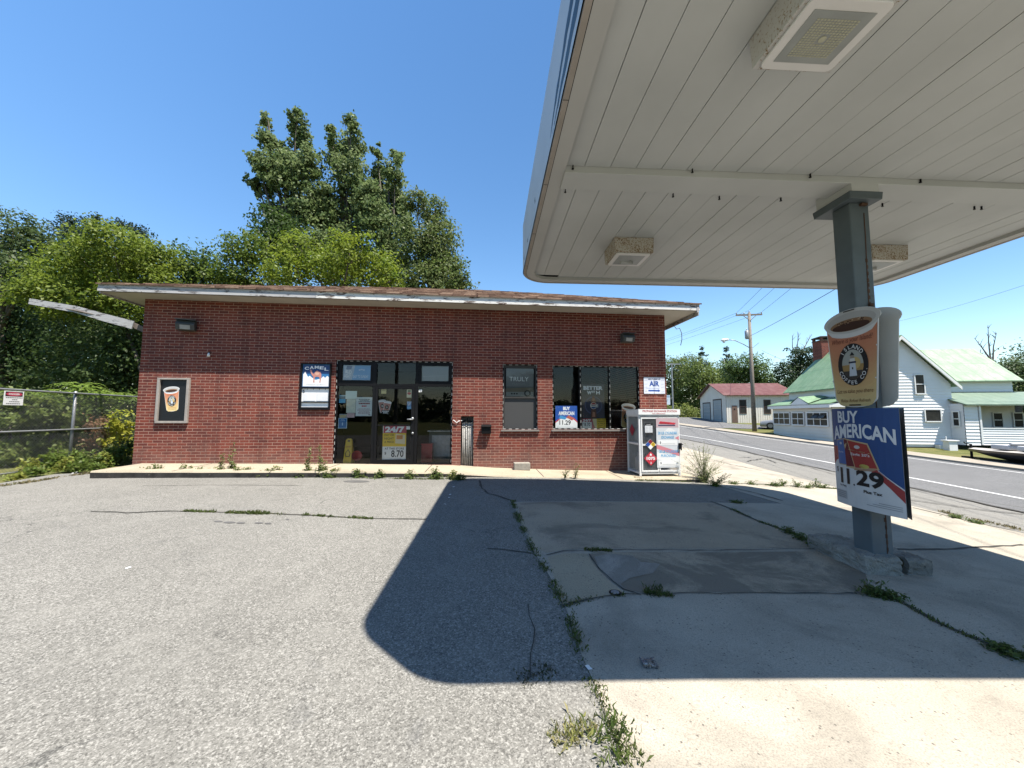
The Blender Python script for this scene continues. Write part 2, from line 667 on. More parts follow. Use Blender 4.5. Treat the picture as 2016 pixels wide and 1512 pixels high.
def empty(name, loc=(0, 0, 0), rot=(0, 0, 0)):
    o = bpy.data.objects.new(name, None)
    o.empty_display_size = .2
    COL.objects.link(o)
    o.location = loc
    o.rotation_euler = rot
    return o


# ----------------------------------------------------------------------------- lettering
_tc = {}


def glyphs(s, bold=0., shear=0.):
    key = (s, bold, shear)
    if key in _tc:
        return _tc[key]
    cu = bpy.data.curves.new('lettering', 'FONT')
    cu.body = s
    cu.size = 1
    cu.offset = bold
    cu.shear = shear
    cu.resolution_u = 3
    ob = bpy.data.objects.new('lettering', cu)
    COL.objects.link(ob)
    bpy.context.view_layer.update()
    me = bpy.data.meshes.new_from_object(ob.evaluated_get(bpy.context.evaluated_depsgraph_get()))
    V = [(v.co.x, v.co.y) for v in me.vertices]
    F = [tuple(p.vertices) for p in me.polygons]
    bpy.data.meshes.remove(me)
    bpy.data.objects.remove(ob)
    bpy.data.curves.remove(cu)
    _tc[key] = (V, F)
    return V, F


def text(mb, s, x0, x1, z0, z1, fn, col, bold=.02, shear=0., mi=0):
    """Lettering stretched to fill the rectangle, put in space by fn(x, z)."""
    V, F = glyphs(s, bold, shear)
    if not V:
        return
    xs = [p[0] for p in V]
    ys = [p[1] for p in V]
    a, b, c, d = min(xs), max(xs), min(ys), max(ys)
    W, Hh = max(b - a, 1e-6), max(d - c, 1e-6)
    mb.add([fn(x0 + (p[0] - a) / W * (x1 - x0), z0 + (p[1] - c) / Hh * (z1 - z0)) for p in V], F, mi, col)


def text_h(mb, s, xc, z0, h, fn, col, bold=.02, shear=0., wscale=1.):
    """Lettering of cap height h centred on xc."""
    V, F = glyphs(s, bold, shear)
    xs = [p[0] for p in V]
    w = (max(xs) - min(xs)) * h / .73 * wscale
    ys = [p[1] for p in V]
    c, d = min(ys), max(ys)
    k = h / .73
    mb.add([fn(xc - w / 2 + (p[0] - min(xs)) * k * wscale, z0 + p[1] * k) for p in V], F, 0, col)


def text_arc(mb, s, cx, cz, rx, rz, a0, a1, h, fn, col, bold=.03, inward=False):
    """Letters one by one along an ellipse between angles a0..a1 (degrees)."""
    n = len(s)
    for i, ch in enumerate(s):
        if ch == ' ':
            continue
        t = R(a0 + (a1 - a0) * (i / max(1, n - 1)))
        px, pz = cx + rx * math.cos(t), cz + rz * math.sin(t)
        nx, nz = math.cos(t) / rx, math.sin(t) / rz
        L = math.hypot(nx, nz)
        nx, nz = nx / L, nz / L
        if inward:
            nx, nz = -nx, -nz
        tx, tz = nz, -nx
        V, F = glyphs(ch, bold)
        xs = [p[0] for p in V]
        xm = (min(xs) + max(xs)) / 2
        k = h / .73
        mb.add([fn(px + (p[0] - xm) * k * tx + (p[1] - .36) * k * nx, pz + (p[0] - xm) * k * tz + (p[1] - .36) * k * nz) for p in V], F, 0, col)


def rect(x0, x1, z0, z1):
    return [(x0, z0), (x1, z0), (x1, z1), (x0, z1)]


def oval(cx, cz, rx, rz, n=28, a0=0, a1=360):
    return [(cx + rx * math.cos(R(a0 + (a1 - a0) * i / n)), cz + rz * math.sin(R(a0 + (a1 - a0) * i / n))) for i in range(n if a1 - a0 == 360 else n + 1)]


# ink colours
WHT, BLK = (.78, .78, .77, 1), (.012, .012, .014, 1)
INK = dict(w=WHT, k=BLK, red=(.42, .025, .035, 1), blue=(.022, .075, .30, 1), navy=(.012, .03, .10, 1), yel=(.75, .50, .03, 1), org=(.60, .20, .06, 1), grey=(.32, .33, .34, 1), lgrey=(.55, .56, .57, 1), cyan=(.10, .40, .62, 1), pink=(.62, .36, .34, 1), cream=(.70, .62, .42, 1), brown=(.06, .022, .012, 1), dkred=(.22, .02, .025, 1))

# ----------------------------------------------------------------------------- camera, sky, sun
cam = bpy.data.cameras.new('camera')
cam.sensor_width = 36
cam.lens = FPX / 2016 * 36
cam.clip_start = .05
cam.clip_end = 2000
co_ = bpy.data.objects.new('camera', cam)
COL.objects.link(co_)
co_.matrix_world = Matrix.Translation((0, 0, CZ)) @ Matrix.Rotation(R(90) + PITCH, 4, 'X') @ Matrix.Rotation(ROLL, 4, 'Z')
SC.camera = co_

w = bpy.data.worlds.new('World')
SC.world = w
w.use_nodes = True
wn = w.node_tree
bg = wn.nodes['Background']
sky = wn.nodes.new('ShaderNodeTexSky')
sky.sky_type = 'NISHITA'
sky.sun_disc = False
sky.sun_elevation = math.asin(SUN_V.z)
sky.sun_rotation = (-math.atan2(SUN_V.x, SUN_V.y)) % (2 * PI)
sky.air_density = 1.15
sky.dust_density = .12
sky.ozone_density = 1.5
shs = wn.nodes.new('ShaderNodeHueSaturation')
shs.inputs['Saturation'].default_value = 1.22
wn.links.new(sky.outputs[0], shs.inputs['Color'])
wn.links.new(shs.outputs[0], bg.inputs[0])
bg.inputs[1].default_value = .082
sl = bpy.data.lights.new('sun', 'SUN')
sl.energy = 5.0
sl.angle = R(.53)
sl.color = (1, .945, .86)
so = bpy.data.objects.new('sun', sl)
COL.objects.link(so)
so.rotation_euler = SUN_V.to_track_quat('Z', 'Y').to_euler()
so.location = (5, -5, 30)
SC.view_settings.view_transform = 'Standard'
SC.view_settings.look = 'None'
SC.view_settings.exposure = 1.4
SC.view_settings.gamma = 1
SC.cycles.max_bounces = 8
SC.cycles.transparent_max_bounces = 16
SC.cycles.caustics_reflective = False
SC.cycles.caustics_refractive = False

# ----------------------------------------------------------------------------- ground, road, paving


def lines(*segs):
    out = []
    for a, b, st in segs:
        k = max(1, int(round((b - a) / st)))
        out += [a + (b - a) * i / k for i in range(k)]
    out.append(segs[-1][1])
    return out


gx = lines((-900, -200, 100), (-200, -60, 20), (-60, -20, 4), (-20, 44, .8), (44, 90, 4), (90, 200, 20), (200, 900, 100))
gy = lines((-700, -60, 80), (-60, -12, 6), (-12, 62, .8), (62, 110, 4), (110, 200, 15), (200, 1200, 125))
g_ = MB()
g_.v = [(x, y, H(x, y) - .035) for y in gy for x in gx]
nx_ = len(gx)
g_.f = [[j * nx_ + i, j * nx_ + i + 1, (j + 1) * nx_ + i + 1, (j + 1) * nx_ + i] for j in range(len(gy) - 1) for i in range(nx_ - 1)]
g_.mi = [0] * len(g_.f)
g_.col = [None] * len(g_.f)
structure(g_.build('ground', M_GROUND, smooth=True, fix=False))


def inside(p, poly):
    c = False
    n = len(poly)
    for i in range(n):
        a, b = poly[i], poly[i - 1]
        if (a[1] > p[1]) != (b[1] > p[1]) and p[0] < (b[0] - a[0]) * (p[1] - a[1]) / (b[1] - a[1]) + a[0]:
            c = not c
    return c


def densify(poly, step):
    out = []
    n = len(poly)
    for i in range(n):
        a, b = Vector(poly[i]), Vector(poly[(i + 1) % n])
        k = max(1, int((b - a).length / step))
        out += [a.lerp(b, j / k) for j in range(k)]
    return out


def drape(mb, poly, dz, mi=0, step=.8, zf=None, col=None):
    """Lay a polygon on the ground as a fine sheet dz above it."""
    zf = zf or H
    ring = densify(poly, step)
    xs = [p[0] for p in ring]
    ys = [p[1] for p in ring]
    pts = [Vector((p[0], p[1])) for p in ring]
    x = min(xs) + step * .5
    while x < max(xs):
        y = min(ys) + step * .5
        while y < max(ys):
            if inside((x, y), poly):
                pts.append(Vector((x + random.uniform(-.01, .01), y)))
            y += step
        x += step
    r = delaunay_2d_cdt(pts, [], [list(range(len(ring)))], 1, 1e-4)
    mb.add([(p[0], p[1], zf(p[0], p[1]) + dz) for p in r[0]], [tuple(f) for f in r[2]], mi, col)


def strip(mb, pts, width, dz, mi=0, jitter=0., step=.35, col=None, zf=None):
    """A thin band along a line on the ground, slightly wandering."""
    zf = zf or H
    fine = []
    for i in range(len(pts) - 1):
        a, b = Vector((pts[i][0], pts[i][1])), Vector((pts[i + 1][0], pts[i + 1][1]))
        k = max(1, int((b - a).length / step))
        for j in range(k):
            fine.append(a.lerp(b, j / k))
    fine.append(Vector((pts[-1][0], pts[-1][1])))
    V, F = [], []
    for i, p in enumerate(fine):
        d = fine[min(i + 1, len(fine) - 1)] - fine[max(i - 1, 0)]
        d.normalize()
        nrm = Vector((-d.y, d.x))
        if jitter:
            p = p + nrm * random.uniform(-jitter, jitter)
        ww = width / 2 * (random.uniform(.55, 1.35) if jitter else 1)
        for s_ in (-1, 1):
            q = p + nrm * ww * s_
            V.append((q.x, q.y, zf(q.x, q.y) + dz))
    for i in range(len(fine) - 1):
        F.append((2 * i, 2 * i + 1, 2 * i + 3, 2 * i + 2))
    mb.add(V, F, mi, col)


def px(*pts):
    return [tuple(hit(*p)[:2]) for p in pts]


def bend(v):
    if v < 20:
        return 0.
    return -.0083 * (min(v, 52) - 20) ** 2 - max(0, v - 52) * .53


def ribbon(mb, u0, u1, v0, v1, dz, mi=0, step=1.0, nu=6, follow=True):
    V, F = [], []
    k = int((v1 - v0) / step)
    for j in range(k + 1):
        v = v0 + (v1 - v0) * j / k
        for i in range(nu + 1):
            u = u0 + (u1 - u0) * i / nu + (bend(v) if follow else 0)
            x, y = xy_of(u, v)
            V.append((x, y, H(x, y) + dz))
    for j in range(k):
        for i in range(nu):
            a = j * (nu + 1) + i
            F.append((a, a + 1, a + nu + 2, a + nu + 1))
    mb.add(V, F, mi)


mb = MB()
ribbon(mb, 9.2, 16.1, -60, 110, .004, 0, 1., 9)
structure(mb.build('road', M_ROAD, smooth=True))
mb = MB()
ribbon(mb, 5.6, 9.25, -30, 60, -.012, 0, .6, 12)
structure(mb.build('road_shoulder', M_SHOULDER, smooth=True))
mb = MB()
ribbon(mb, 10.68, 10.80, -60, 90, .012, 0, 1., 1)
ribbon(mb, 15.45, 15.55, -60, 90, .012, 0, 1., 1)
structure(mb.build('road_markings', M_MARK, smooth=True))
mb = MB()
for (ua, dz) in ((9.22, .009),):
    pts = []
    v = -10
    while v < 44:
        pts.append(xy_of(ua + bend(v) + random.uniform(-.12, .12), v))
        v += 1.1
    strip(mb, pts, .10, dz, 0, .05)
for q in ([(1752, 980), (1800, 985), (1850, 992), (1930, 1003), (2016, 1012)], [(1745, 958), (1850, 972), (1960, 992), (2016, 1000)], [(1455, 901), (1480, 900), (1510, 904), (1530, 912)], [(1470, 908), (1500, 903)], [(1440, 880), (1600, 922), (1700, 950)], [(1790, 975), (1900, 1000)], [(1800, 1000), (1900, 1025), (2016, 1050)]):
    strip(mb, px(*q), .05, .008, 0, .03)
structure(mb.build('road_cracks', M_CRACK))
# far pavement with its kerb
mb = MB()
V, F = [], []
k = 0
for j in range(141):
    v = -30 + j * .55
    for (uu, dz) in ((16.1, -.05), (16.11, .085), (16.2, .095), (17.35, .10), (17.36, -.05)):
        x, y = xy_of(uu + bend(v), v)
        V.append((x, y, H(x, y) + dz))
for j in range(140):
    if not 0:
        for i in range(4):
            a = j * 5 + i
            F.append((a, a + 1, a + 6, a + 5))
mb.add(V, F)
structure(mb.build('far_sidewalk', M_CONC3))
# drive in front of the garage
mb = MB()
drape(mb, [xy_of(10.5, 42), xy_of(17.4, 40), xy_of(21, 40.5), xy_of(21.0, 43), xy_of(17.6, 46.5), xy_of(17.8, 58), xy_of(6, 60)], .010, 0, 1.)
structure(mb.build('driveway', M_ROAD, smooth=True))

# the lot: asphalt on the left, concrete forecourt on the right
JOINT = px((1010, 986), (1020, 1020), (1050, 1085), (1085, 1140), (1115, 1200), (1145, 1290), (1180, 1370), (1235, 1512))
lot_poly = [(-10.2, -9), (-9.9, 4), (-9.55, 6.9), (-9.75, 8.35)] + [(-8.9, 8.6), (-4, 9.0), (1, 9.35), (4.4, 9.75), (4.62, 8.25), (4.86, 7.07)] + [(3.4, 6.86), (.03, 6.36)] + JOINT[1:] + [(.55, .2), (.6, -9)]
mb = MB()
drape(mb, lot_poly, 0.0, 0, .7)
structure(mb.build('asphalt_lot', M_LOT, smooth=True))
conc_poly = [(.03, 6.36), (3.4, 6.86), (4.86, 7.07), (4.62, 8.25), (4.4, 9.75), (4.35, 19), (5.0, 26)] + [xy_of(5.75, 27), xy_of(5.8, 18), xy_of(5.9, 13), xy_of(6.25, 9.5), xy_of(6.7, 7), xy_of(7.1, 0), xy_of(7.3, -9)] + [(.6, -9), (.55, .2)] + JOINT[:0:-1]
mb = MB()
drape(mb, conc_poly, .004, 0, .7)
slab1 = px((1168, 1088), (1400, 1088), (1640, 1086), (1700, 1120), (1716, 1166), (1500, 1167), (1290, 1167), (1262, 1169), (1226, 1160), (1205, 1144), (1180, 1119), (1160, 1092))
drape(mb, slab1, .006, 3, .4)
slab2 = px((1078, 1097), (1110, 1090), (1156, 1091), (1178, 1122), (1203, 1147), (1224, 1164), (1228, 1170), (1150, 1180), (1108, 1192))
drape(mb, slab2, .006, 4, .4)
slab3 = px((1020, 990), (1398, 991), (1440, 1006), (1500, 1033), (1560, 1053), (1612, 1079), (1400, 1081), (1170, 1081), (1110, 1083), (1075, 1090), (1052, 1078), (1024, 1020))
drape(mb, slab3, .006, 5, .5)
patch = px((1170, 1098), (1200, 1092), (1245, 1096), (1262, 1108), (1300, 1112), (1286, 1130), (1240, 1140), (1222, 1152), (1228, 1160), (1196, 1140), (1178, 1118))
drape(mb, patch, .0095, 1, .3)
J2 = px((1400, 988), (1440, 1003), (1500, 1030), (1560, 1050), (1620, 1080))
J2b = px((1725, 1165), (1780, 1190), (1850, 1230), (1930, 1263), (2016, 1298))
J3 = px((1075, 1094), (1110, 1086), (1170, 1084), (1400, 1085), (1640, 1081))
J4 = px((1105, 1196), (1150, 1183), (1230, 1172), (1290, 1170), (1500, 1170), (1700, 1171))
J5 = px((1760, 1083), (1850, 1083), (2016, 1074))
J6 = px((1437, 960), (1490, 972), (1541, 987))
J7 = px((1345, 893), (1400, 905), (1440, 915), (1500, 927))
J8 = px((1440, 952), (1520, 954), (1650, 962))
J9 = px((1160, 1092), (1180, 1122), (1205, 1147), (1226, 1163), (1262, 1172))
for q, wd in ((J2, .04), (J2b, .03), (J3, .014), (J4, .014), (J5, .03), (J6, .05), (J7, .03), (J8, .04), (J9, .018)):
    strip(mb, q, wd, .012, 2, .012, .12)
structure(mb.build('concrete_apron', [M_CONC, M_PATCH, M_CRACK, make_concrete('worn_slab_concrete', (.47, .40, .30), 61., .40, .68), make_concrete('rough_slab_concrete', (.42, .36, .26), 71., .54), make_concrete('broom_slab_concrete', (.45, .38, .285), 83., .50, .55)], smooth=True))
mb = MB()
for q, wd in (([(180, 1007), (250, 1010), (330, 1006), (420, 1008), (520, 1011), (620, 1015), (720, 1021), (840, 1023)], .035), ([(943, 946), (950, 962), (962, 972), (985, 978), (1005, 985)], .04), ([(1040, 1335), (1044, 1290), (1050, 1240), (1040, 1190)], .008), ([(960, 1080), (1010, 1085), (1050, 1090)], .02), ([(280, 957), (420, 955), (600, 956)], .015)):
    strip(mb, px(*q), wd, .006, 0, .014, .12)
for (a, b, rx_, ry_) in ((702, 948, 26, 2.2), (430, 1027, 9, 1.4), (452, 1029, 12, 1.8), (474, 1030, 9, 1.6), (510, 1030, 9, 1.5), (528, 1031, 7, 1.4), (566, 1023, 4, .9)):
    drape(mb, [tuple(hit(a + q[0], b + q[1])[:2]) for q in oval(0, 0, rx_, ry_, 14)], .005, 1, .3)
structure(mb.build('lot_cracks', [M_CRACK, mat('oil_spot', (.13, .125, .12), .8)]))

# ----------------------------------------------------------------------------- the store
TH = R(5.0)
WO = Vector((0, 9.8, 0))
E1 = Vector((math.cos(TH), math.sin(TH), 0))
E2 = Vector((-math.sin(TH), math.cos(TH), 0))


def bw(X, Y, Z):
    """Store coordinates (along the front, into the depth, up) to the world."""
    return WO + E1 * X + E2 * Y + Vector((0, 0, Z))


BROT = (0, 0, TH)
walk_z = lambda X: float(np.interp(X, [-11, -8.8, -4.4, -1.5, -.4, 1, 2.7, 4.4], [.37, .345, .295, .24, .165, .105, .055, .045]))

mb = MB()
XS = [(-8.62 + .34 * i) for i in range(int(12.98 / .34) + 1)]
V, F = [], []
for X in XS:
    z = walk_z(X)
    yf = -1.2 + .012 * math.sin(X * 7)
    for (yy, zz) in ((yf, z - .32), (yf - .01, z - .03), (yf + .012, z), (.05, z + .004), (.05, z - .3)):
        V.append((X, yy, zz))
for i in range(len(XS) - 1):
    for k in range(4):
        a = i * 5 + k
        mb.add([V[a], V[a + 5], V[a + 6], V[a + 1]], [(0, 1, 2, 3)], 2 if k == 0 else 0)
mb.add(V[:5], [(0, 1, 2, 3, 4)], 2)
mb.add(V[-5:], [(4, 3, 2, 1, 0)])
for X in (-7.1, -4.2, -2.0, .6, 2.4):
    z = walk_z(X)
    mb.add([(X, -1.19, z + .003), (X + .02, -1.19, z + .003), (X + .03, -.02, walk_z(X) + .006), (X + .01, -.02, walk_z(X) + .006)], [(0, 1, 2, 3)], 1)
structure(mb.build('store_walkway', [M_CONC2, M_CRACK, mat('tarred_kerb_face', (.045, .042, .038), .95, .5, 6, dirt=(.20, .17, .13, 1), dirt_amt=.62)], loc=WO, rot=BROT))

store = empty('brick_store', WO, BROT)
tag(store, 'single-storey red brick store with a shingled low roof and glass entrance', 'store')
def wbuild(mb, name, mats, anchor, parent=None, **k):
    """Build a mesh given in store coordinates about its own anchor point on the wall."""
    ax, ay, az = anchor
    mb.v = [(p[0] - ax, p[1] - ay, p[2] - az) for p in mb.v]
    if parent is None:
        return mb.build(name, mats, loc=bw(*anchor), rot=BROT, **k)
    return mb.build(name, mats, parent, **k)



ZT = lambda X: 4.232 - .0055 * (X + 8.83)      # the eaves sag a little to the right


def holed_wall(mb, x0, x1, z0, z1, y0, y1, holes, mi=0, zt=None):
    xs = sorted({x0, x1, *[h[0] for h in holes], *[h[1] for h in holes]})
    zs = sorted({z0, z1, *[h[2] for h in holes], *[h[3] for h in holes]})
    solid = lambda i, j: 0 <= i < len(xs) - 1 and 0 <= j < len(zs) - 1 and not any(h[0] <= (xs[i] + xs[i + 1]) / 2 <= h[1] and h[2] <= (zs[j] + zs[j + 1]) / 2 <= h[3] for h in holes)
    for i in range(len(xs) - 1):
        for j in range(len(zs) - 1):
            if not solid(i, j):
                continue
            a, b, c, d = xs[i], xs[i + 1], zs[j], zs[j + 1]
            mb.poly([(a, y0, c), (b, y0, c), (b, y0, d), (a, y0, d)], mi)
            mb.poly([(a, y1, c), (a, y1, d), (b, y1, d), (b, y1, c)], mi)
            if not solid(i - 1, j):
                mb.poly([(a, y0, c), (a, y0, d), (a, y1, d), (a, y1, c)], mi)
            if not solid(i + 1, j):
                mb.poly([(b, y0, c), (b, y1, c), (b, y1, d), (b, y0, d)], mi)
            if not solid(i, j - 1):
                mb.poly([(a, y0, c), (a, y1, c), (b, y1, c), (b, y0, c)], mi)
            if not solid(i, j + 1):
                mb.poly([(a, y0, d), (b, y0, d), (b, y1, d), (a, y1, d)], mi)


SF = (-4.36, -1.50, .255, 2.835)
W1 = (-.238, .660, 1.115, 2.795)
W2 = (1.05, 3.37, 1.115, 2.775)
NI = (-1.285, -.965, .19, 1.455)
mb = MB()
holed_wall(mb, -8.83, 4.105, -.3, 4.2, 0, .24, [SF, W1, W2, NI])
for v in range(len(mb.v)):
    q = mb.v[v]
    if q[2] > 4.1:
        mb.v[v] = (q[0], q[1], ZT(q[0]) + .02)
mb.build('front_wall', M_BRICK, store, fix=False)
for X in (-8.83, 3.865):
    MB().box(X, X + .24, .243, 9.2, -.3, 4.15).build('side_wall', M_BRICK2, store)
MB().box(-8.58, 3.86, 8.96, 9.2, -.3, 4.15).build('back_wall', M_BRICK, store)
# roof
yF, yB, xL, xR, zE, rise = -.54, 9.7, -9.42, 4.82, 4.415, 1.78
mb = MB()
dz_ = lambda X: -.0055 * (X + 8.83)
rv = [(xL, yF - .03, zE + dz_(xL)), (xR, yF - .03, zE + dz_(xR)), (xR, yB, zE + dz_(xR)), (xL, yB, zE + dz_(xL)), (-4.2, 4.58, zE + rise), (-.4, 4.58, zE + rise)]
mb.add(rv, [(0, 1, 5, 4), (1, 2, 5), (2, 3, 4, 5), (3, 0, 4)])
# shingle thickness at the eaves
n = 40
for i in range(n):
    a, b = xL + (xR - xL) * i / n, xL + (xR - xL) * (i + 1) / n
    d = random.uniform(-.008, .006)
    mb.add([(a, yF - .034, zE + dz_(a) - .022), (b, yF - .034, zE + dz_(b) - .022), (b, yF - .034, zE + dz_(b) + .004 + d), (a, yF - .034, zE + dz_(a) + .004 + d)], [(0, 1, 2, 3)])
def slope_x(t):
    return xL + (-4.2 - xL) * t, xR + (-.4 - xR) * t


rows = 34
for k in range(rows):
    t0, t1 = k / rows, (k + 1.15) / rows
    (a0, b0), (a1, b1) = slope_x(t0), slope_x(min(1, t1))
    yy0, yy1 = yF - .035 + (4.58 - yF) * t0, yF - .035 + (4.58 - yF) * min(1, t1)
    zz0, zz1 = rise * t0, rise * min(1, t1)
    m_ = int((b0 - a0) / .3)
    for i in range(m_):
        f0, f1 = (i + .5 * (k % 2)) / m_, min(1, (i + 1 + .5 * (k % 2)) / m_)
        if f0 >= 1:
            continue
        lift = .012 + random.uniform(-.005, .009)
        p = []
        for (A0, B0, Y, Z, fa, fb, up_) in ((a0, b0, yy0, zz0, f0, f1, lift), (a1, b1, yy1, zz1, f0, f1, .004)):
            for f in (fa, fb):
                X = A0 + (B0 - A0) * f
                p.append((X, Y, zE + dz_(X) * (1 - t0) + Z + up_))
        mb.add([p[0], p[1], p[3], p[2], (p[0][0], p[0][1], p[0][2] - lift - .004), (p[1][0], p[1][1], p[1][2] - lift - .004)], [(0, 1, 2, 3), (4, 5, 1, 0)], random.choice((0, 0, 1, 2)))
M_SH2 = mat('roof_shingles_dark', (.14, .085, .06), .95, .25, 9, spec=.1)
M_SH3 = mat('roof_shingles_pale', (.42, .29, .21), .95, .2, 9, spec=.1)
mb.build('roof', [M_SHINGLE, M_SH2, M_SH3], store, fix=False)
mb = MB()
for i in range(24):
    a, b = -9.4 + 14.18 * i / 24, -9.4 + 14.18 * (i + 1) / 24
    for (y0, zz0, zz1) in ((-.545, .012, .088), (-.532, .094, .178)):
        v = []
        for X in (a, b):
            zb = 4.232 + dz_(X)
            v += [(X, y0, zb + zz0), (X, -.50, zb + zz0), (X, -.50, zb + zz1), (X, y0, zb + zz1)]
        mb.add(v, [(0, 4, 5, 1), (1, 5, 6, 2), (2, 6, 7, 3), (3, 7, 4, 0), (0, 1, 2, 3), (4, 7, 6, 5)], 1 if i < 8 else 0)
for X in (-9.4, 4.76):
    mb.box(X, X + .025, -.495, 9.6, (4.20 if X < 0 else 4.13) + dz_(X), 4.405 + dz_(X), 1)
mb.box(4.70, 4.755, -.555, -.46, 4.12, 4.30, 1)
mb.build('fascia', [M_FASCIA, M_GREYWOOD], store)
mb = MB()
for i in range(24):
    a, b = -9.37 + 14.12 * i / 24, -9.37 + 14.12 * (i + 1) / 24
    mb.poly([(a, -.50, 4.236 + dz_(a)), (b, -.50, 4.236 + dz_(b)), (b, 9.6, 4.236 + dz_(b)), (a, 9.6, 4.236 + dz_(a))])
mb.build('soffit', M_SOFFIT, store)
# rooms behind the glass
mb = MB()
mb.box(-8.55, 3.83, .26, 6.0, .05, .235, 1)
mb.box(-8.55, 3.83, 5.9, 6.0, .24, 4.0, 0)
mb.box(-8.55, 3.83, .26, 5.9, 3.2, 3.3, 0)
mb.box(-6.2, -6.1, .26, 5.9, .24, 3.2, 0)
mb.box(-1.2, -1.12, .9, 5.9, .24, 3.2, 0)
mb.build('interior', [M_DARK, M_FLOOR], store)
M_CTR = mat('counter_grey', (.10, .11, .11), .6)
mb = MB()
mb.box(-3.9, -2.9, 2.6, 3.2, .24, 1.15)
mb.box(-3.95, -2.85, 2.55, 3.25, 1.15, 1.19, 1)
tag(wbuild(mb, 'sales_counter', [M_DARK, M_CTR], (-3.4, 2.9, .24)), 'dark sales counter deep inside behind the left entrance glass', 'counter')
mb = MB()
mb.box(-2.2, -1.5, 1.1, 1.9, .24, 1.02)
mb.box(-2.24, -1.46, 1.06, 1.94, 1.02, 1.05, 1)
mb.box(-2.12, -1.58, 1.085, 1.1, .34, .92, 1)
tag(wbuild(mb, 'chest_cooler', [M_CTR, M_STEEL], (-1.85, 1.5, .24)), 'grey chest cooler standing inside the right entrance glass', 'cooler')
mb = MB()
mb.box(-2.33, -2.05, .6, .86, .24, .70)
mb.box(-2.34, -2.04, .59, .87, .70, .73)
tag(wbuild(mb, 'red_bin', M_REDP, (-2.19, .73, .24)), 'dull red bin standing inside the right entrance glass', 'bin')

# entrance frame, panes and door
mb = MB()
x0, x1, z0, z1 = SF
y0, y1 = .045, .115
for r_ in ((x0, x0 + .05, z0, z1), (x1 - .05, x1, z0, z1), (x0 + .05, x1 - .05, z1 - .05, z1), (x0 + .05, x1 - .05, 2.195, 2.255), (-3.475, -3.405, z0, 2.195), (-3.475, -3.385, 2.255, z1 - .05), (-2.435, -2.365, z0, 2.195), (-2.435, -2.365, 2.255, z1 - .05), (x0 + .05, -3.475, z0, z0 + .035), (-2.365, x1 - .05, z0, z0 + .035)):
    mb.box(r_[0], r_[1], y0, y1, r_[2], r_[3])
# heavier inner frames of the two outer transoms
for (a, b) in ((x0 + .05, -3.475), (-2.365, x1 - .05)):
    for r_ in ((a, a + .075, 2.255, 2.785), (b - .06, b, 2.255, 2.785), (a + .075, b - .06, 2.255, 2.335), (a + .075, b - .06, 2.725, 2.785)):
        mb.box(r_[0], r_[1], y0 + .01, y1, r_[2], r_[3])
mb.build('entrance_frame', M_BLACK, store)
door = MB()
for r_ in ((-3.40, -3.345, .27, 2.19), (-2.52, -2.44, .27, 2.19), (-3.345, -2.52, .27, .385), (-3.345, -2.52, 2.13, 2.19)):
    door.box(r_[0], r_[1], .03, .1, r_[2], r_[3])
door.box(-3.345, -2.52, .05, .06, 1.21, 1.235)
dr = door.build('door', M_BLACK, store)
MB().poly([(-3.345, .074, .385), (-2.52, .074, .385), (-2.52, .074, 2.13), (-3.345, .074, 2.13)]).build('door_glass', M_GLASS, dr)
mb = MB()
mb.tube([(-2.48, .03, 1.37), (-2.48, -.03, 1.37), (-2.6, -.04, 1.375)], .016, 8)
mb.tube([(-2.48, .03, 1.39), (-2.48, .0, 1.39)], .035, 12)
mb.build('door_handle', M_STEEL, dr, smooth=True)
mb = MB()
mb.tube([(-2.47, .03, 1.03), (-2.47, .005, 1.03)], .028, 12)
mb.build('door_lock', M_STEEL, dr, smooth=True)
for (a, b, c, d, nm) in ((x0 + .05, -3.475, z0 + .035, 2.195, 'sidelight_glass'), (-2.365, x1 - .05, z0 + .035, 2.195, 'sidelight_glass'), (-3.385, -2.435, 2.255, z1 - .05, 'transom_glass'), (x0 + .125, -3.535, 2.335, 2.725, 'transom_glass'), (-2.29, x1 - .11, 2.335, 2.725, 'transom_glass')):
    MB().poly([(a, .08, c), (b, .08, c), (b, .08, d), (a, .08, d)]).build(nm, M_GLASS, store)


def light_rope(paths, y):
    """Dashed black and white light strip along the edges of an opening."""
    mb = MB()
    for (a, c, b, d) in paths:
        L = math.hypot(b - a, d - c)
        k = int(L / .075)
        for i in range(k):
            t0, t1 = i / k, (i + .96) / k
            p, q = Vector((a + (b - a) * t0, y, c + (d - c) * t0)), Vector((a + (b - a) * t1, y, c + (d - c) * t1))
            j = Vector((random.uniform(-.006, .006), 0, random.uniform(-.006, .006)))
            mb.tube([p + j, q + j], .008, 6, i % 2)
    return mb


mb = light_rope([(-4.34, .30, -4.34, 2.81), (-4.34, 2.815, -1.52, 2.815), (-1.515, .3, -1.515, 2.8), (-4.3, .275, -3.5, .275)], .03)
mb.build('light_strip', [M_ROPE, M_BLACK], store)
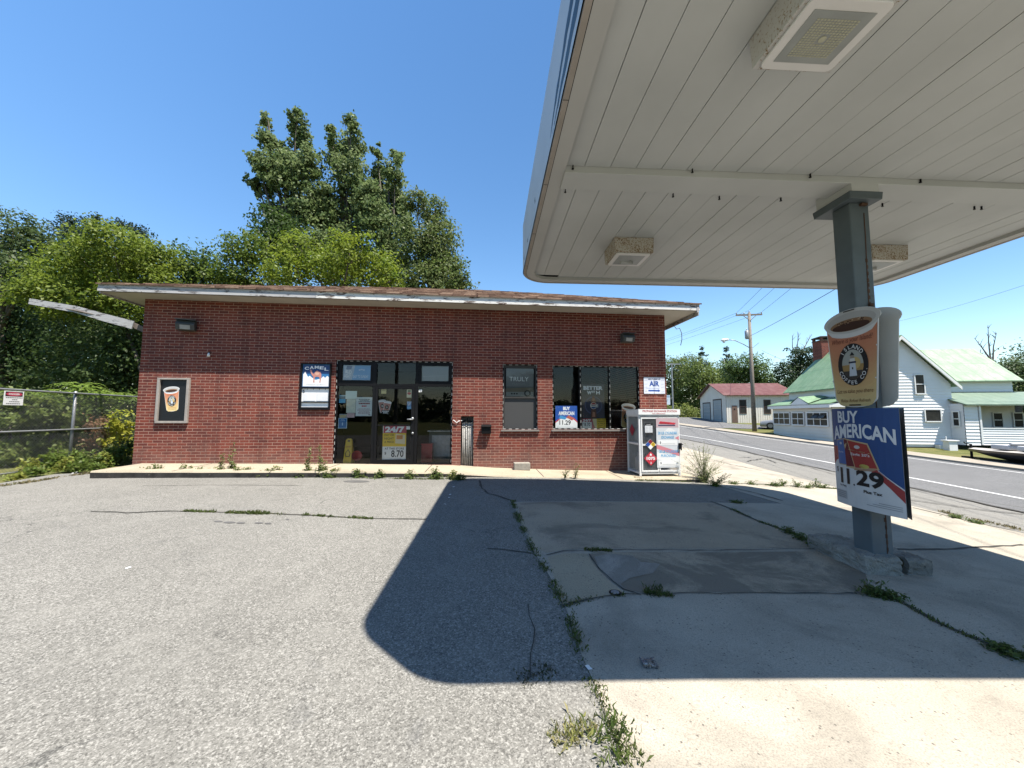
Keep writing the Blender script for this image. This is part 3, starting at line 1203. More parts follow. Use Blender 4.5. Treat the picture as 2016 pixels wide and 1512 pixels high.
# double-hung window
win = MB()
a, b, c, d = W1
for r_ in ((a, a + .055, c, d), (b - .05, b, c, d), (a + .055, b - .05, d - .10, d), (a + .055, b - .05, c, c + .045), (a + .055, b - .05, 1.915, 1.955)):
    win.box(r_[0], r_[1], .07, .13, r_[2], r_[3])
for r_ in ((a + .055, a + .09, 1.955, d - .10), (b - .085, b - .05, 1.955, d - .10)):
    win.box(r_[0], r_[1], .08, .12, r_[2], r_[3], 1)
wn1 = win.build('sash_window', [mat('bronze_frame', (.055, .052, .05), .5), M_BLACK], store)
MB().poly([(a + .09, .097, 1.955), (b - .085, .097, 1.955), (b - .085, .097, d - .1), (a + .09, .097, d - .1)]).build('upper_glass', M_GLASS, wn1)
MB().box(a + .055, b - .05, .1, .11, c + .045, 1.915).build('insect_screen', mat('grey_screen', (.075, .075, .075), .6, .08, 80), wn1)
MB().box(a - .04, b + .04, -.05, .12, c - .045, c - .004).build('window_sill', mat('bronze_sill', (.24, .22, .20), .5, .1, 5), wn1, bevel=.006)
light_rope([(a + .012, c + .02, a + .012, d - .02), (a, d - .02, b, d - .02), (b - .012, c + .02, b - .012, d - .02), (a, c + .012, b, c + .012)], .035).build('light_strip', [M_ROPE, M_BLACK], wn1)
# three-pane display window
a, b, c, d = W2
win = MB()
m1, m2 = 1.795, 2.575
for r_ in ((a, a + .03, c, d), (b - .035, b, c, d), (a + .03, b - .035, d - .035, d), (a + .03, b - .035, c, c + .03), (m1 - .03, m1 + .03, c + .03, d - .035), (m2 - .02, m2 + .02, c + .03, d - .035)):
    win.box(r_[0], r_[1], .06, .12, r_[2], r_[3])
wn2 = win.build('display_window', M_BLACK, store)
for (p, q) in ((a + .03, m1 - .03), (m1 + .03, m2 - .02), (m2 + .02, b - .035)):
    MB().poly([(p, .09, c + .03), (q, .09, c + .03), (q, .09, d - .035), (p, .09, d - .035)]).build('pane', M_GLASS, wn2)
MB().box(a - .04, 2.93, -.055, .12, c - .045, c - .004).build('window_sill', mat('bronze_sill', (.24, .22, .20)), wn2, bevel=.006)
light_rope([(a + .012, c + .02, a + .012, d - .02), (a, d - .018, b, d - .018), (b - .012, c + .02, b - .012, d - .02), (a, c + .014, b, c + .014), (m1, c + .02, m1, d - .02), (m2, c + .02, m2, d - .02)], .038).build('light_strip', [M_ROPE, M_BLACK], wn2)
# recess with old pipework
mb = MB()
a, b, c, d = NI
mb.box(a, b, .20, .235, c, d)
mb.build('recess_back', mat('recess_grey', (.16, .155, .15), .8), store)
for i in range(6):
    X = a + .045 + i * .046
    t = MB()
    zt = 1.30 + random.uniform(-.03, .03)
    t.tube([(X, .10, c + .005), (X + random.uniform(-.006, .006), .10, c + .5), (X + random.uniform(-.01, .01), .09, zt)], .0155, 8)
    t.tube([(X, .09, zt - .12), (X, .09, zt - .10)], .021, 8)
    t.tube([(X, .09, zt - .03), (X, .09, zt)], .022, 8)
    t.build('pipe', mat('chalky_pipe', (.52, .51, .48), .6, .2, 14, dirt=(.12, .11, .10, 1), dirt_amt=.56), store, smooth=True)
t = MB()
t.tube([(a + .05, .07, 1.33), (a + .28, .07, 1.32)], .02, 8)
t.tube([(a + .16, .07, 1.32), (a + .16, .06, 1.40)], .016, 8)
t.tube([(a + .05, .06, 1.345), (a - .06, -.02, 1.33), (a - .10, -.03, 1.29), (a - .19, -.03, 1.36)], .009, 6, 1)
t.build('pipe_manifold', [M_BLACK, M_WHITE], store, smooth=True)


# ----------------------------------------------------------------------------- things on and around the store front
def FY(y):
    return lambda x, z: (x, y, z)


def sheet(x0, x1, z0, z1, y=.104, col=WHT):
    mb = MB()
    mb.box(x0, x1, y, y + .003, z0, z1, 0, col)
    return mb


def bars(mb, x0, x1, z0, z1, n, y, col=INK['grey'], thick=.45, centre=False):
    """Rows of illegible small print."""
    h = (z1 - z0) / n
    for i in range(n):
        wdt = (x1 - x0) * random.uniform(.62, 1)
        xa = (x0 + x1) / 2 - wdt / 2 if centre else x0
        zz = z0 + h * i
        x = xa
        while x < xa + wdt - .001:
            L = random.uniform(.01, .035)
            mb.flat(rect(x, min(x + L, xa + wdt), zz, zz + h * thick), FY(y), 0, col)
            x += L + .007


def cup_art(mb, fn, simple=False):
    """Printed take-away cup, unit width, 1.62 high, put in space by fn(x, z, layer)."""
    L = lambda k: (lambda x, z: fn(x, z, k))
    sil = [(-.5, 1.40)] + oval(0, 1.42, .5, .2, 20, 180, 0)[::1] + [(.455, 1.36), (.36, .16)] + oval(0, .16, .36, .16, 14, 0, -180) + [(-.455, 1.36)]
    mb.flat(sil, L(0), 0, WHT)
    stops = [(.60, .23, .13), (.62, .26, .14), (.64, .31, .16), (.66, .38, .18), (.70, .47, .21), (.73, .55, .25), (.75, .60, .30)]
    # body in bands of the printed colour blend, curved top under the rim
    N = 14
    top = lambda x: 1.30 - .17 * math.sqrt(max(0, 1 - (x / .46) ** 2)) + .0
    for i in range(N):
        t0, t1 = i / N, (i + 1) / N
        za, zb = 1.31 - (1.31 - .14) * t0, 1.31 - (1.31 - .14) * t1
        ha, hb = .44 - .10 * t0, .44 - .10 * t1
        k = t0 * (len(stops) - 1)
        j = min(int(k), len(stops) - 2)
        cc = tuple(stops[j][q] * (1 - (k - j)) + stops[j + 1][q] * (k - j) for q in range(3)) + (1,)
        up = [(ha * (1 - 2 * s_ / 10), za - (.16 * math.sqrt(max(0, 1 - (1 - 2 * s_ / 10) ** 2)) if True else 0)) for s_ in range(11)]
        dn = [(-hb + 2 * hb * s_ / 10, zb - .16 * math.sqrt(max(0, 1 - (1 - 2 * s_ / 10) ** 2))) for s_ in range(11)]
        dn = [(p[0], max(p[1], .02)) for p in dn]
        up = [(p[0], max(p[1], .021)) for p in up]
        for s_ in range(10):
            mb.add([L(1)(*up[s_]), L(1)(*up[s_ + 1]), L(1)(*dn[9 - s_]), L(1)(*dn[10 - s_])], [(0, 1, 2, 3)], 0, cc)
    # rim and coffee
    mb.flat(oval(0, 1.42, .495, .195, 30), L(2), 0, (.62, .61, .59, 1))
    mb.flat(oval(0, 1.415, .43, .15, 30), L(3), 0, (.50, .49, .47, 1))
    cof = oval(0, 1.36, .37, .098, 24)
    mb.flat(cof, L(4), 0, (.30, .17, .09, 1))
    mb.flat(oval(.0, 1.335, .33, .068, 24), L(5), 0, INK['brown'])
    if not simple:
        for i in range(26):
            mb.flat(oval(random.uniform(-.26, .24), random.uniform(1.385, 1.435), .014, .009, 8), L(5), 0, INK['brown'] if i % 3 else (.55, .40, .26, 1))
    # round emblem
    cz_ = .70
    mb.flat(oval(0, cz_, .262, .345, 36), L(6), 0, BLK)
    mb.flat(oval(0, cz_, .185, .245, 32), L(7), 0, (.42, .27, .10, 1))
    mb.flat([p for p in oval(0, cz_, .185, .245, 32, 0, 180)], L(8), 0, (.44, .46, .42, 1))
    mb.flat(oval(.04, cz_ + .02, .10, .10, 20), L(9), 0, (.60, .45, .18, 1))
    mb.flat(oval(0, cz_, .184, .244, 32, 205, 335), L(9), 0, (.05, .045, .04, 1))
    # lighthouse
    mb.flat([(-.062, cz_ - .19), (.068, cz_ - .19), (.05, cz_ + .02), (-.045, cz_ + .02)], L(10), 0, (.62, .68, .76, 1))
    mb.flat(rect(-.062, .066, cz_ + .02, cz_ + .05), L(10), 0, (.02, .03, .07, 1))
    mb.flat(rect(-.04, .045, cz_ + .05, cz_ + .10), L(10), 0, (.70, .70, .68, 1))
    mb.flat(rect(-.03, .036, cz_ + .10, cz_ + .15), L(10), 0, (.35, .30, .24, 1))
    mb.flat([(-.04, cz_ + .15), (.046, cz_ + .15), (.004, cz_ + .21)], L(10), 0, BLK)
    mb.flat(rect(-.01, .012, cz_ - .08, cz_ - .045), L(11), 0, BLK)
    text_arc(mb, 'ISLAND', 0, cz_, .222, .294, 138, 42, .066, L(11), WHT, .02)
    text_arc(mb, 'COFFEE CO.', 0, cz_, .222, .294, 205, 342, .064, L(11), WHT, .02, True)
    if simple:
        for (za, zz) in ((1.10, .012), (.25, .012), (.15, .01)):
            mb.flat(rect(-.25, .25, za, za + zz), L(6), 0, (.35, .15, .09, 1))
    else:
        text(mb, 'Where is your Island?', -.35, .36, 1.045, 1.155, L(6), (.16, .045, .03, 1), -.004, .25)
        text(mb, 'Let us take you there', -.31, .31, .215, .30, L(6), (.16, .07, .03, 1), -.004, .25)
        text(mb, 'Relax Refuel Refresh', -.25, .25, .085, .14, L(6), (.18, .09, .03, 1), -.004, .25)


def cup_on_wall(x0, z0, wdt, tilt, y, step):
    c, s = math.cos(R(tilt)), math.sin(R(tilt))
    return lambda x, z, k: (x0 + wdt * (x * c - (z - .8) * s), y - step * k, z0 + wdt * (x * s + (z - .8) * c))


# framed coffee-cup board
an = (-8.03, -.03, 1.80)
case = empty('poster_case', bw(*an), BROT)
tag(case, 'black board with a printed coffee cup in a pale metal frame on the brick', 'poster case')
mb = MB()
for r_ in ((-8.385, -7.68, 2.30, 2.34), (-8.375, -7.675, 1.275, 1.325), (-8.385, -8.33, 1.325, 2.30), (-7.735, -7.675, 1.325, 2.30)):
    mb.box(r_[0], r_[1], -.06, -.002, r_[2], r_[3])
wbuild(mb, 'frame', mat('case_frame', (.42, .38, .34), .5, .12, 8), an, case, bevel=.004)
mb = sheet(-8.33, -7.735, 1.325, 2.30, -.012, (.010, .011, .012, 1))
cup_art(mb, cup_on_wall(-8.065, 1.84, .365, 6.5, -.0135, .0009), True)
wbuild(mb, 'panel', M_PRINT, an, case, fix=False)

# cigarette price board
an = (-4.81, -.03, 2.15)
cam_ = empty('price_board', bw(*an), BROT)
tag(cam_, 'black framed price board with a camel over white mountains beside the entrance', 'price board')
mb = MB()
for r_ in ((-5.175, -4.455, 2.71, 2.735), (-5.175, -4.455, 1.60, 1.665), (-5.175, -5.13, 1.665, 2.71), (-4.49, -4.455, 1.665, 2.71), (-5.13, -4.49, 2.115, 2.155), (-5.13, -4.49, 1.775, 1.80)):
    mb.box(r_[0], r_[1], -.05, -.002, r_[2], r_[3])
wbuild(mb, 'frame', M_BLACK, an, cam_, bevel=.003)
mb = sheet(-5.13, -4.49, 2.155, 2.71, -.02, (.03, .16, .36, 1))
y_ = -.0215
mb.flat(rect(-5.115, -4.505, 2.48, 2.70), FY(y_), 0, (.012, .045, .15, 1))
mb.flat([(-5.115, 2.17), (-4.505, 2.17), (-4.505, 2.40), (-4.55, 2.43), (-4.60, 2.38), (-4.64, 2.42), (-4.70, 2.36), (-4.82, 2.33), (-4.90, 2.38), (-4.96, 2.43), (-5.0, 2.40), (-5.07, 2.53), (-5.115, 2.46)], FY(y_ - .001), 0, WHT)
for i, ch in enumerate('CAMEL'):
    zz = 2.585 + (.035, .055, .062, .05, .02)[i]
    text(mb, ch, -5.085 + i * .116, -5.085 + i * .116 + .098, zz - .045, zz + .03, FY(y_ - .002), WHT, .03)
cm = [(-4.965, 2.575), (-4.935, 2.585), (-4.915, 2.56), (-4.90, 2.50), (-4.87, 2.475), (-4.83, 2.53), (-4.79, 2.56), (-4.75, 2.53), (-4.72, 2.525), (-4.69, 2.48), (-4.685, 2.40), (-4.70, 2.30), (-4.70, 2.265), (-4.73, 2.265), (-4.72, 2.33), (-4.735, 2.40), (-4.80, 2.41), (-4.835, 2.40), (-4.845, 2.32), (-4.84, 2.265), (-4.875, 2.265), (-4.87, 2.34), (-4.88, 2.41), (-4.915, 2.45), (-4.945, 2.52), (-4.95, 2.55)]
mb.flat(cm, FY(y_ - .003), 0, (.50, .22, .18, 1))
mb.flat(oval(-4.79, 2.485, .05, .04, 12), FY(y_ - .004), 0, (.62, .35, .26, 1))
text(mb, 'Pleasure to Burn', -5.03, -4.60, 2.205, 2.235, FY(y_ - .003), INK['lgrey'], 0, .3)
wbuild(mb, 'picture_panel', M_PRINT, an, cam_, fix=False)
mb = sheet(-5.13, -4.49, 1.80, 2.115, -.02, WHT)
text(mb, '$', -5.11, -5.06, 2.0, 2.09, FY(-.0215), INK['k'], 0)
for i in range(4):
    mb.flat(oval(-5.0 + i * .14, 2.10, .011, .016, 8), FY(-.0215), 0, INK['grey'])
for i in range(2):
    mb.box(-5.08 + i * .30, -5.08 + i * .30 + .27, -.026, -.0205, 1.815, 2.0, 0, (.70, .70, .70, 1))
wbuild(mb, 'price_panel', M_PRINT, an, cam_)
wbuild(sheet(-5.13, -4.49, 1.665, 1.775, -.02, WHT), 'blank_strip', M_PRINT, an, cam_)

# AIR sign
an = (3.77, -.02, 2.27)
mb = sheet(3.482, 4.058, 2.055, 2.486, -.016, (.62, .65, .74, 1))
y_ = -.0175
text(mb, 'SELF-SERVE', 3.60, 3.93, 2.415, 2.46, FY(y_), INK['navy'], .02)
text(mb, 'AIR', 3.63, 3.90, 2.25, 2.39, FY(y_), INK['blue'], .04)
mb.flat([(3.60, 2.115), (3.87, 2.115), (3.87, 2.095), (3.93, 2.135), (3.87, 2.172), (3.87, 2.155), (3.60, 2.155)], FY(y_), 0, INK['blue'])
bars(mb, 3.53, 4.0, 2.195, 2.235, 1, y_, INK['blue'], .25)
mb.flat(rect(3.52, 3.575, 2.10, 2.16), FY(y_), 0, INK['lgrey'])
for z in (2.10, 2.22, 2.30, 2.40):
    for q in ((3.50, 3.58), (3.95, 4.04)):
        mb.flat([(q[0], z), (q[1], z + .012), (q[1], z + .018), (q[0], z + .004)], FY(y_), 0, (.35, .36, .42, 1))
tag(wbuild(mb, 'air_sign', M_PRINT, an), 'white sheet metal AIR sign with a blue arrow above the propane cage', 'sign')

# mailbox
an = (-.645, -.06, 1.12)
mb = MB()
pr = [(-.12, 1.02), (-.002, 1.02), (-.002, 1.235), (-.05, 1.24), (-.13, 1.20)]
mb.prism(pr, lambda y, z, k: (-.765 if k == 0 else -.53, y, z))
o = wbuild(mb, 'mailbox', M_BLACK, an, bevel=.008)
tag(o, 'small black metal mailbox on the brick left of the double-hung window', 'mailbox')
lid = MB().obox((-.6475, -.10, 1.218), (.125, 0, 0), (0, .055, .025), (0, -.002, .005))
wbuild(lid, 'lid', M_BLACK, an, o)


def floodlight(X, Z, wdt, hgt, label, turn):
    an = (X, -.1, Z)
    e = empty('floodlight', bw(*an), (0, 0, TH + turn))
    tag(e, label, 'floodlight', 'floodlights under the eaves')
    mb = MB()
    a, b = -wdt / 2, wdt / 2
    sec = [(.1, hgt / 2), (-.07, hgt / 2), (-.14, .02), (-.10, -hgt / 2), (.1, -hgt / 2)]
    mb.prism(sec, lambda y, z, k: (a if k == 0 else b, y, z))
    mb.build('housing', M_FIXT, e, bevel=.01)
    d = Vector((0, .04, -hgt / 2 - .02)).normalized()
    n_ = Vector((0, -d.z, d.y)) * -1
    c0 = Vector((0, -.122, -.055))
    g_ = MB()
    g_.obox(c0, (wdt * .27, 0, 0), d * hgt * .22, Vector((0, -.004, -.001)))
    g_.build('lens', M_FIXGLASS, e)
    v_ = MB()
    v_.box(a - .01, b + .01, -.16, .1, hgt / 2 + .001, hgt / 2 + .016)
    v_.build('visor', M_FIXT, e)
    return e


floodlight(-7.79, 3.585, .36, .23, 'grey wall floodlight near the left end of the brick front', .35)
floodlight(3.03, 3.50, .31, .21, 'grey wall floodlight high above the three-pane window', .0)
mb = MB()
mb.tube([(-7.29, -.01, 2.97), (-7.29, -.05, 2.97), (-7.275, -.07, 2.93)], .016, 8)
mb.tube([(-7.272, -.075, 2.94), (-7.268, -.08, 2.86)], [.02, .034], 10, 1)
tag(wbuild(mb, 'wall_lamp', [M_FIXT, M_WHITE], (-7.28, -.02, 2.9), smooth=True), 'tiny white lamp head sticking out of the brick above the poster case', 'lamp')
# cable hanging off the eave
mb = MB()
q = [P(1332, 648, 9.7), P(1338, 646, 9.65), P(1342, 656, 9.6), P(1342.5, 668, 9.6), P(1340, 680, 9.6)]
mb.tube([P(1326, 640, 9.75)] + q, .008, 6)
tag(mb.build('loose_cable', M_WIRE, smooth=True), 'loose black cable end dangling from the right eave of the store', 'cable')
# concrete block
an = (.23, -.16, .145)
mb = MB()
mb.box(.035, .43, -.30, -.06, walk_z(.2) + .001, walk_z(.2) + .175)
o = wbuild(mb, 'concrete_block', mat('block_grey', (.36, .33, .28), .9, .15, 18, bump=.4), an, bevel=.012)
tag(o, 'loose grey concrete block lying on the walkway under the window', 'block')

# notices stuck inside the entrance glass
def notice(name, mb, anc, label, cat, group=None, **k):
    return tag(wbuild(mb, name, M_PRINTW, anc, fix=False), label, cat, group)


M_PRINTW = make_print(1.5)  # same ink brightened further so notices show through the glass
YP = .1015
GRP = 'notices behind the entrance glass'
mb = sheet(-4.215, -3.555, 2.345, 2.72, YP + .002, (.14, .34, .60, 1))
mb.flat([(-4.21, 2.35), (-4.0, 2.35), (-3.93, 2.715), (-4.21, 2.715)], FY(YP), 0, (.40, .47, .56, 1))
mb.flat([(-4.15, 2.60), (-4.02, 2.62), (-4.0, 2.70), (-4.13, 2.70)], FY(YP - .001), 0, (.16, .20, .30, 1))
text(mb, 'BUD', -4.17, -4.01, 2.505, 2.60, lambda x, z: (x, YP - .002, z + (x + 4.1) * -.18), WHT, .03, .2)
text(mb, 'LIGHT', -4.19, -4.03, 2.40, 2.49, lambda x, z: (x, YP - .002, z + (x + 4.1) * -.18), WHT, .03, .2)
text(mb, 'EASY TO SUNDAY', -3.97, -3.60, 2.40, 2.47, FY(YP - .001), (.55, .68, .80, 1), .02)
for k in range(3):
    mb.flat(oval(-3.82 + k * .05, 2.60 + .01 * (k % 2), .03, .02, 10), FY(YP - .001), 0, (.42, .56, .74, 1))
notice('beer_poster', mb, (-3.88, .1, 2.53), 'blue beer poster reading EASY TO SUNDAY in the left transom', 'poster', GRP)
mb = sheet(-2.285, -1.62, 2.34, 2.72, YP + .002, (.25, .27, .28, 1))
mb.flat([(-2.26, 2.45), (-1.64, 2.48), (-1.64, 2.485), (-2.26, 2.46)], FY(YP), 0, (.33, .35, .36, 1))
notice('faded_poster', mb, (-1.95, .1, 2.53), 'faded grey poster filling the right transom above the entrance', 'poster', GRP)
mb = sheet(-4.139, -3.866, 1.873, 2.072, YP, (.60, .72, .68, 1))
notice('paper_notice', mb, (-4.0, .1, 1.97), 'pale green blank paper taped highest on the left entrance glass', 'notice', GRP)
mb = sheet(-4.11, -3.89, 1.53, 1.868, YP, (.58, .62, .52, 1))
bars(mb, -4.09, -3.91, 1.56, 1.84, 9, YP - .001, (.45, .50, .43, 1), .3)
notice('paper_notice', mb, (-4.0, .1, 1.7), 'tall cream permit sheet below the blank paper on the entrance glass', 'notice', GRP)
mb = sheet(-3.883, -3.474, 1.451, 1.92, YP, (.62, .68, .66, 1))
bars(mb, -3.85, -3.51, 1.80, 1.89, 3, YP - .001, INK['k'], .5, True)
bars(mb, -3.86, -3.50, 1.745, 1.785, 1, YP - .001, INK['dkred'], .9, True)
bars(mb, -3.76, -3.60, 1.68, 1.72, 1, YP - .001, INK['red'], .9, True)
bars(mb, -3.85, -3.51, 1.50, 1.65, 5, YP - .001, (.30, .18, .20, 1), .5, True)
mb.flat(oval(-3.55, 1.485, .03, .02, 12), FY(YP - .001), 0, INK['grey'])
notice('warning_notice', mb, (-3.68, .1, 1.68), 'large white notice with bold dark red lines on the left entrance glass', 'notice', GRP)
mb = sheet(-4.292, -4.138, 1.775, 1.87, YP, INK['cyan'])
mb.box(-4.292, -4.138, YP, YP + .003, 1.872, 1.975, 0, (.05, .13, .19, 1))
mb.flat(rect(-4.29, -4.14, 1.94, 1.965), FY(YP - .001), 0, (.35, .52, .62, 1))
notice('blue_sticker', mb, (-4.2, .1, 1.87), 'light blue sticker at the left edge of the entrance glass, the upper one', 'sticker', GRP)
mb = sheet(-4.29, -4.08, 1.147, 1.403, YP, (.40, .55, .66, 1))
mb.flat(rect(-4.275, -4.095, 1.16, 1.39), FY(YP - .001), 0, (.02, .14, .36, 1))
text(mb, '1', -4.20, -4.175, 1.22, 1.29, FY(YP - .002), (.30, .5, .7, 1))
bars(mb, -4.25, -4.12, 1.33, 1.38, 2, YP - .002, (.45, .6, .72, 1), .4, True)
notice('blue_sticker', mb, (-4.2, .1, 1.27), 'dark blue numbered sticker with a pale border, lowest on the left entrance glass', 'sticker', GRP)
mb = sheet(-4.27, -4.088, 1.408, 1.50, YP, (.32, .33, .31, 1))
bars(mb, -4.25, -4.1, 1.42, 1.48, 2, YP - .001, INK['yel'], .5)
notice('card_sticker', mb, (-4.2, .1, 1.45), 'grey payment-card sticker just above the dark blue sticker', 'sticker', GRP)
mb = sheet(-4.085, -3.905, 1.412, 1.522, YP, (.55, .40, .40, 1))
bars(mb, -4.07, -3.92, 1.43, 1.51, 3, YP - .001, (.42, .27, .28, 1), .5)
notice('pink_card', mb, (-4.0, .1, 1.46), 'small pinkish card under the cream permit sheet', 'notice', GRP)
# on the door glass
YD = .079
mb = sheet(-3.273, -3.15, 2.01, 2.115, YD, (.55, .46, .20, 1))
mb.flat(rect(-3.26, -3.165, 2.08, 2.10), FY(YD - .0005), 0, (.3, .24, .1, 1))
notice('yellow_sticker', mb, (-3.2, .08, 2.06), 'small yellowish sticker at the top left of the door glass', 'sticker', GRP)
mb = sheet(-2.647, -2.525, 1.915, 2.12, YD, (.60, .56, .40, 1))
mb.flat(oval(-2.586, 2.02, .05, .035, 12), FY(YD - .0005), 0, INK['red'])
mb.flat(rect(-2.62, -2.55, 2.06, 2.10), FY(YD - .0005), 0, (.05, .09, .03, 1))
notice('can_sticker', mb, (-2.586, .08, 2.02), 'cream sticker with a red oval at the top right of the door glass', 'sticker', GRP)
mb = sheet(-2.633, -2.525, 1.627, 1.817, YD, (.20, .36, .62, 1))
mb.flat([(-2.61, 1.72), (-2.55, 1.79), (-2.575, 1.72)], FY(YD - .0005), 0, WHT)
mb.flat(rect(-2.625, -2.533, 1.64, 1.685), FY(YD - .0005), 0, (.25, .52, .74, 1))
notice('bird_sticker', mb, (-2.58, .08, 1.72), 'blue and white sticker above the door handle', 'sticker', GRP)
mb = MB()
for (cx_, tl, zz) in ((-3.235, 4, 1.70), (-3.125, -8, 1.67)):
    c, s = math.cos(R(tl)), math.sin(R(tl))
    f_ = lambda x, z, cx_=cx_, c=c, s=s, zz=zz: (cx_ + x * c - z * s, YD - (.0006 if cx_ > -3.2 else 0), zz + x * s + z * c)
    mb.flat([(-.095, .14), (.095, .14), (.06, -.16), (-.06, -.16)], f_, 0, WHT)
    g2 = lambda x, z, f_=f_: (f_(x, z)[0], f_(x, z)[1] - .0003, f_(x, z)[2])
    mb.flat([(-.082, .10), (.082, .10), (.052, -.15), (-.052, -.15)], g2, 0, (.50, .24, .19, 1))
    mb.flat(oval(0, .14, .09, .022, 14), g2, 0, (.62, .60, .58, 1))
    g3 = lambda x, z, f_=f_: (f_(x, z)[0], f_(x, z)[1] - .0005, f_(x, z)[2])
    mb.flat(oval(0, -.0, .042, .05, 14), g3, 0, BLK)
    mb.flat(oval(0, -.0, .026, .03, 14), g3, 0, (.6, .58, .5, 1))
mb.flat(rect(-3.25, -3.06, 1.51, 1.60), FY(YD - .0015), 0, BLK)
bars(mb, -3.24, -3.07, 1.52, 1.60, 2, YD - .002, WHT, .6, True)
notice('cup_sticker', mb, (-3.18, .08, 1.68), 'die-cut sticker of two orange coffee cups on the door glass', 'sticker', GRP)
# 24/7 price poster on the door
mb = sheet(-3.205, -2.635, .375, 1.215, YD, WHT)
y_ = YD - .0006
mb.flat(rect(-3.19, -2.63, 1.03, 1.215), FY(y_), 0, (.42, .05, .09, 1))
text(mb, '24/7', -3.15, -2.68, 1.045, 1.195, FY(y_ - .0006), WHT, .05)
mb.flat(rect(-3.205, -2.635, .70, 1.03), FY(y_), 0, INK['yel'])
for i, s in enumerate(('DAY OR', 'NIGHT', 'A PRICE')):
    text(mb, s, -3.165, -2.93, .955 - i * .085, 1.01 - i * .085, FY(y_ - .0006), (.14, .10, .01, 1), .02)
mb.flat([(-2.90, .78), (-2.66, .76), (-2.66, .98), (-2.89, 1.02)], FY(y_ - .0006), 0, (.72, .60, .38, 1))
mb.flat([(-2.87, .88), (-2.72, .88), (-2.72, .98), (-2.87, .98)], FY(y_ - .0012), 0, (.62, .24, .05, 1))
text(mb, 'AT THIS STORE', -3.15, -2.68, .625, .675, FY(y_), BLK, .02)
text(mb, '$', -3.15, -3.11, .50, .57, FY(y_), BLK, .01)
text(mb, '8.70', -2.99, -2.69, .44, .61, FY(y_), BLK, .02)
bars(mb, -2.92, -2.66, .385, .42, 2, y_, INK['lgrey'], .5)
notice('price_poster', mb, (-2.92, .08, .8), 'tall white, red and yellow 24/7 price poster on the entrance door', 'poster', GRP)
mb = sheet(-2.635, -2.545, 1.12, 1.20, YD - .004, WHT)
mb.flat([(-2.61, 1.14), (-2.58, 1.18), (-2.57, 1.14)], FY(YD - .005), 0, INK['lgrey'])
notice('small_card', mb, (-2.59, .08, 1.16), 'small white card beside the 24/7 poster below the door handle', 'notice', GRP)
mb = MB()
text(mb, '69', -2.355, -2.27, 2.05, 2.125, FY(.0765), WHT, .04)
notice('house_number', mb, (-2.31, .08, 2.09), 'white house number 69 on the right entrance glass', 'house number')
# wet floor sign standing inside
an = (-4.07, .30, .24)
e = empty('wet_floor_sign', bw(*an), BROT)
tag(e, 'yellow plastic wet floor sign standing inside the left entrance glass', 'floor sign')
for s_, nm in ((-1, 'front_board'), (1, 'rear_board')):
    mb = MB()
    yb = lambda z, s_=s_: .30 + s_ * (.02 + .10 * (.85 - z) / .6)
    mb.prism([(-4.175, .24), (-3.965, .24), (-4.0, .85), (-4.035, .885), (-4.11, .885), (-4.145, .85)], lambda x, z, k, yb=yb, s_=s_: (x, yb(z) + (0 if k == 0 else s_ * .012), z), 0, (.58, .40, .02, 1))
    if s_ < 0:
        mb.flat([(-4.12, .44), (-4.02, .44), (-4.0, .53), (-4.07, .63), (-4.14, .53)], lambda x, z: (x, yb(z) - .016, z), 0, (.12, .09, .02, 1))
        mb.flat([(-4.10, .46), (-4.04, .46), (-4.025, .53), (-4.07, .60), (-4.115, .53)], lambda x, z: (x, yb(z) - .018, z), 0, (.58, .42, .04, 1))
        bars(mb, -4.13, -4.01, .66, .72, 1, 0, (.30, .10, .02, 1), .8, True) if False else None
        text(mb, 'CAUTION', -4.125, -4.015, .67, .71, lambda x, z: (x, yb(z) - .016, z), (.30, .06, .02, 1), .03)
        mb.flat(rect(-4.10, -4.04, .81, .85), lambda x, z: (x, yb(z) - .016, z), 0, (.10, .07, .02, 1))
    wbuild(mb, nm, M_PRINT, an, e)
mb = MB()
mb.tube([(-3.90, .36, .45), (-3.90, .42, .45)], .13, 20)
tag(wbuild(mb, 'red_bucket_lid', M_REDP, (-3.9, .4, .32)), 'round red plastic lid leaning behind the yellow floor sign', 'lid')

# posters in the double-hung window
mb = sheet(-.145, .57, 1.965, 2.69, .108, (.10, .105, .11, 1))
y_ = .1065
mb.flat(rect(-.145, .57, 2.22, 2.69), FY(y_), 0, (.17, .18, .19, 1))
text(mb, 'TRULY', -.06, .44, 2.36, 2.47, FY(y_ - .001), (.8, .82, .82, 1), -.002)
text(mb, 'FLAVOR', .02, .36, 2.27, 2.31, FY(y_ - .001), (.30, .31, .31, 1), -.01)
mb.flat([(-.145, 2.03), (.57, 2.03), (.57, 2.20), (.2, 2.19), (-.145, 2.17)], FY(y_), 0, (.14, .12, .085, 1))
mb.flat(rect(-.145, .57, 1.965, 2.08), FY(y_ - .0007), 0, (.24, .25, .24, 1))
for k in range(3):
    mb.flat(oval(.005 + k * .065, 2.035, .026, .022, 12), FY(y_ - .0014), 0, BLK)
mb.flat(oval(.41, 2.045, .085, .085, 20), FY(y_ - .0014), 0, (.02, .02, .02, 1))
mb.flat(oval(.41, 2.045, .05, .05, 20), FY(y_ - .0021), 0, (.28, .29, .28, 1))
notice('drink_poster', mb, (.21, .1, 2.3), 'faded grey drink poster in the upper sash of the double-hung window', 'poster')
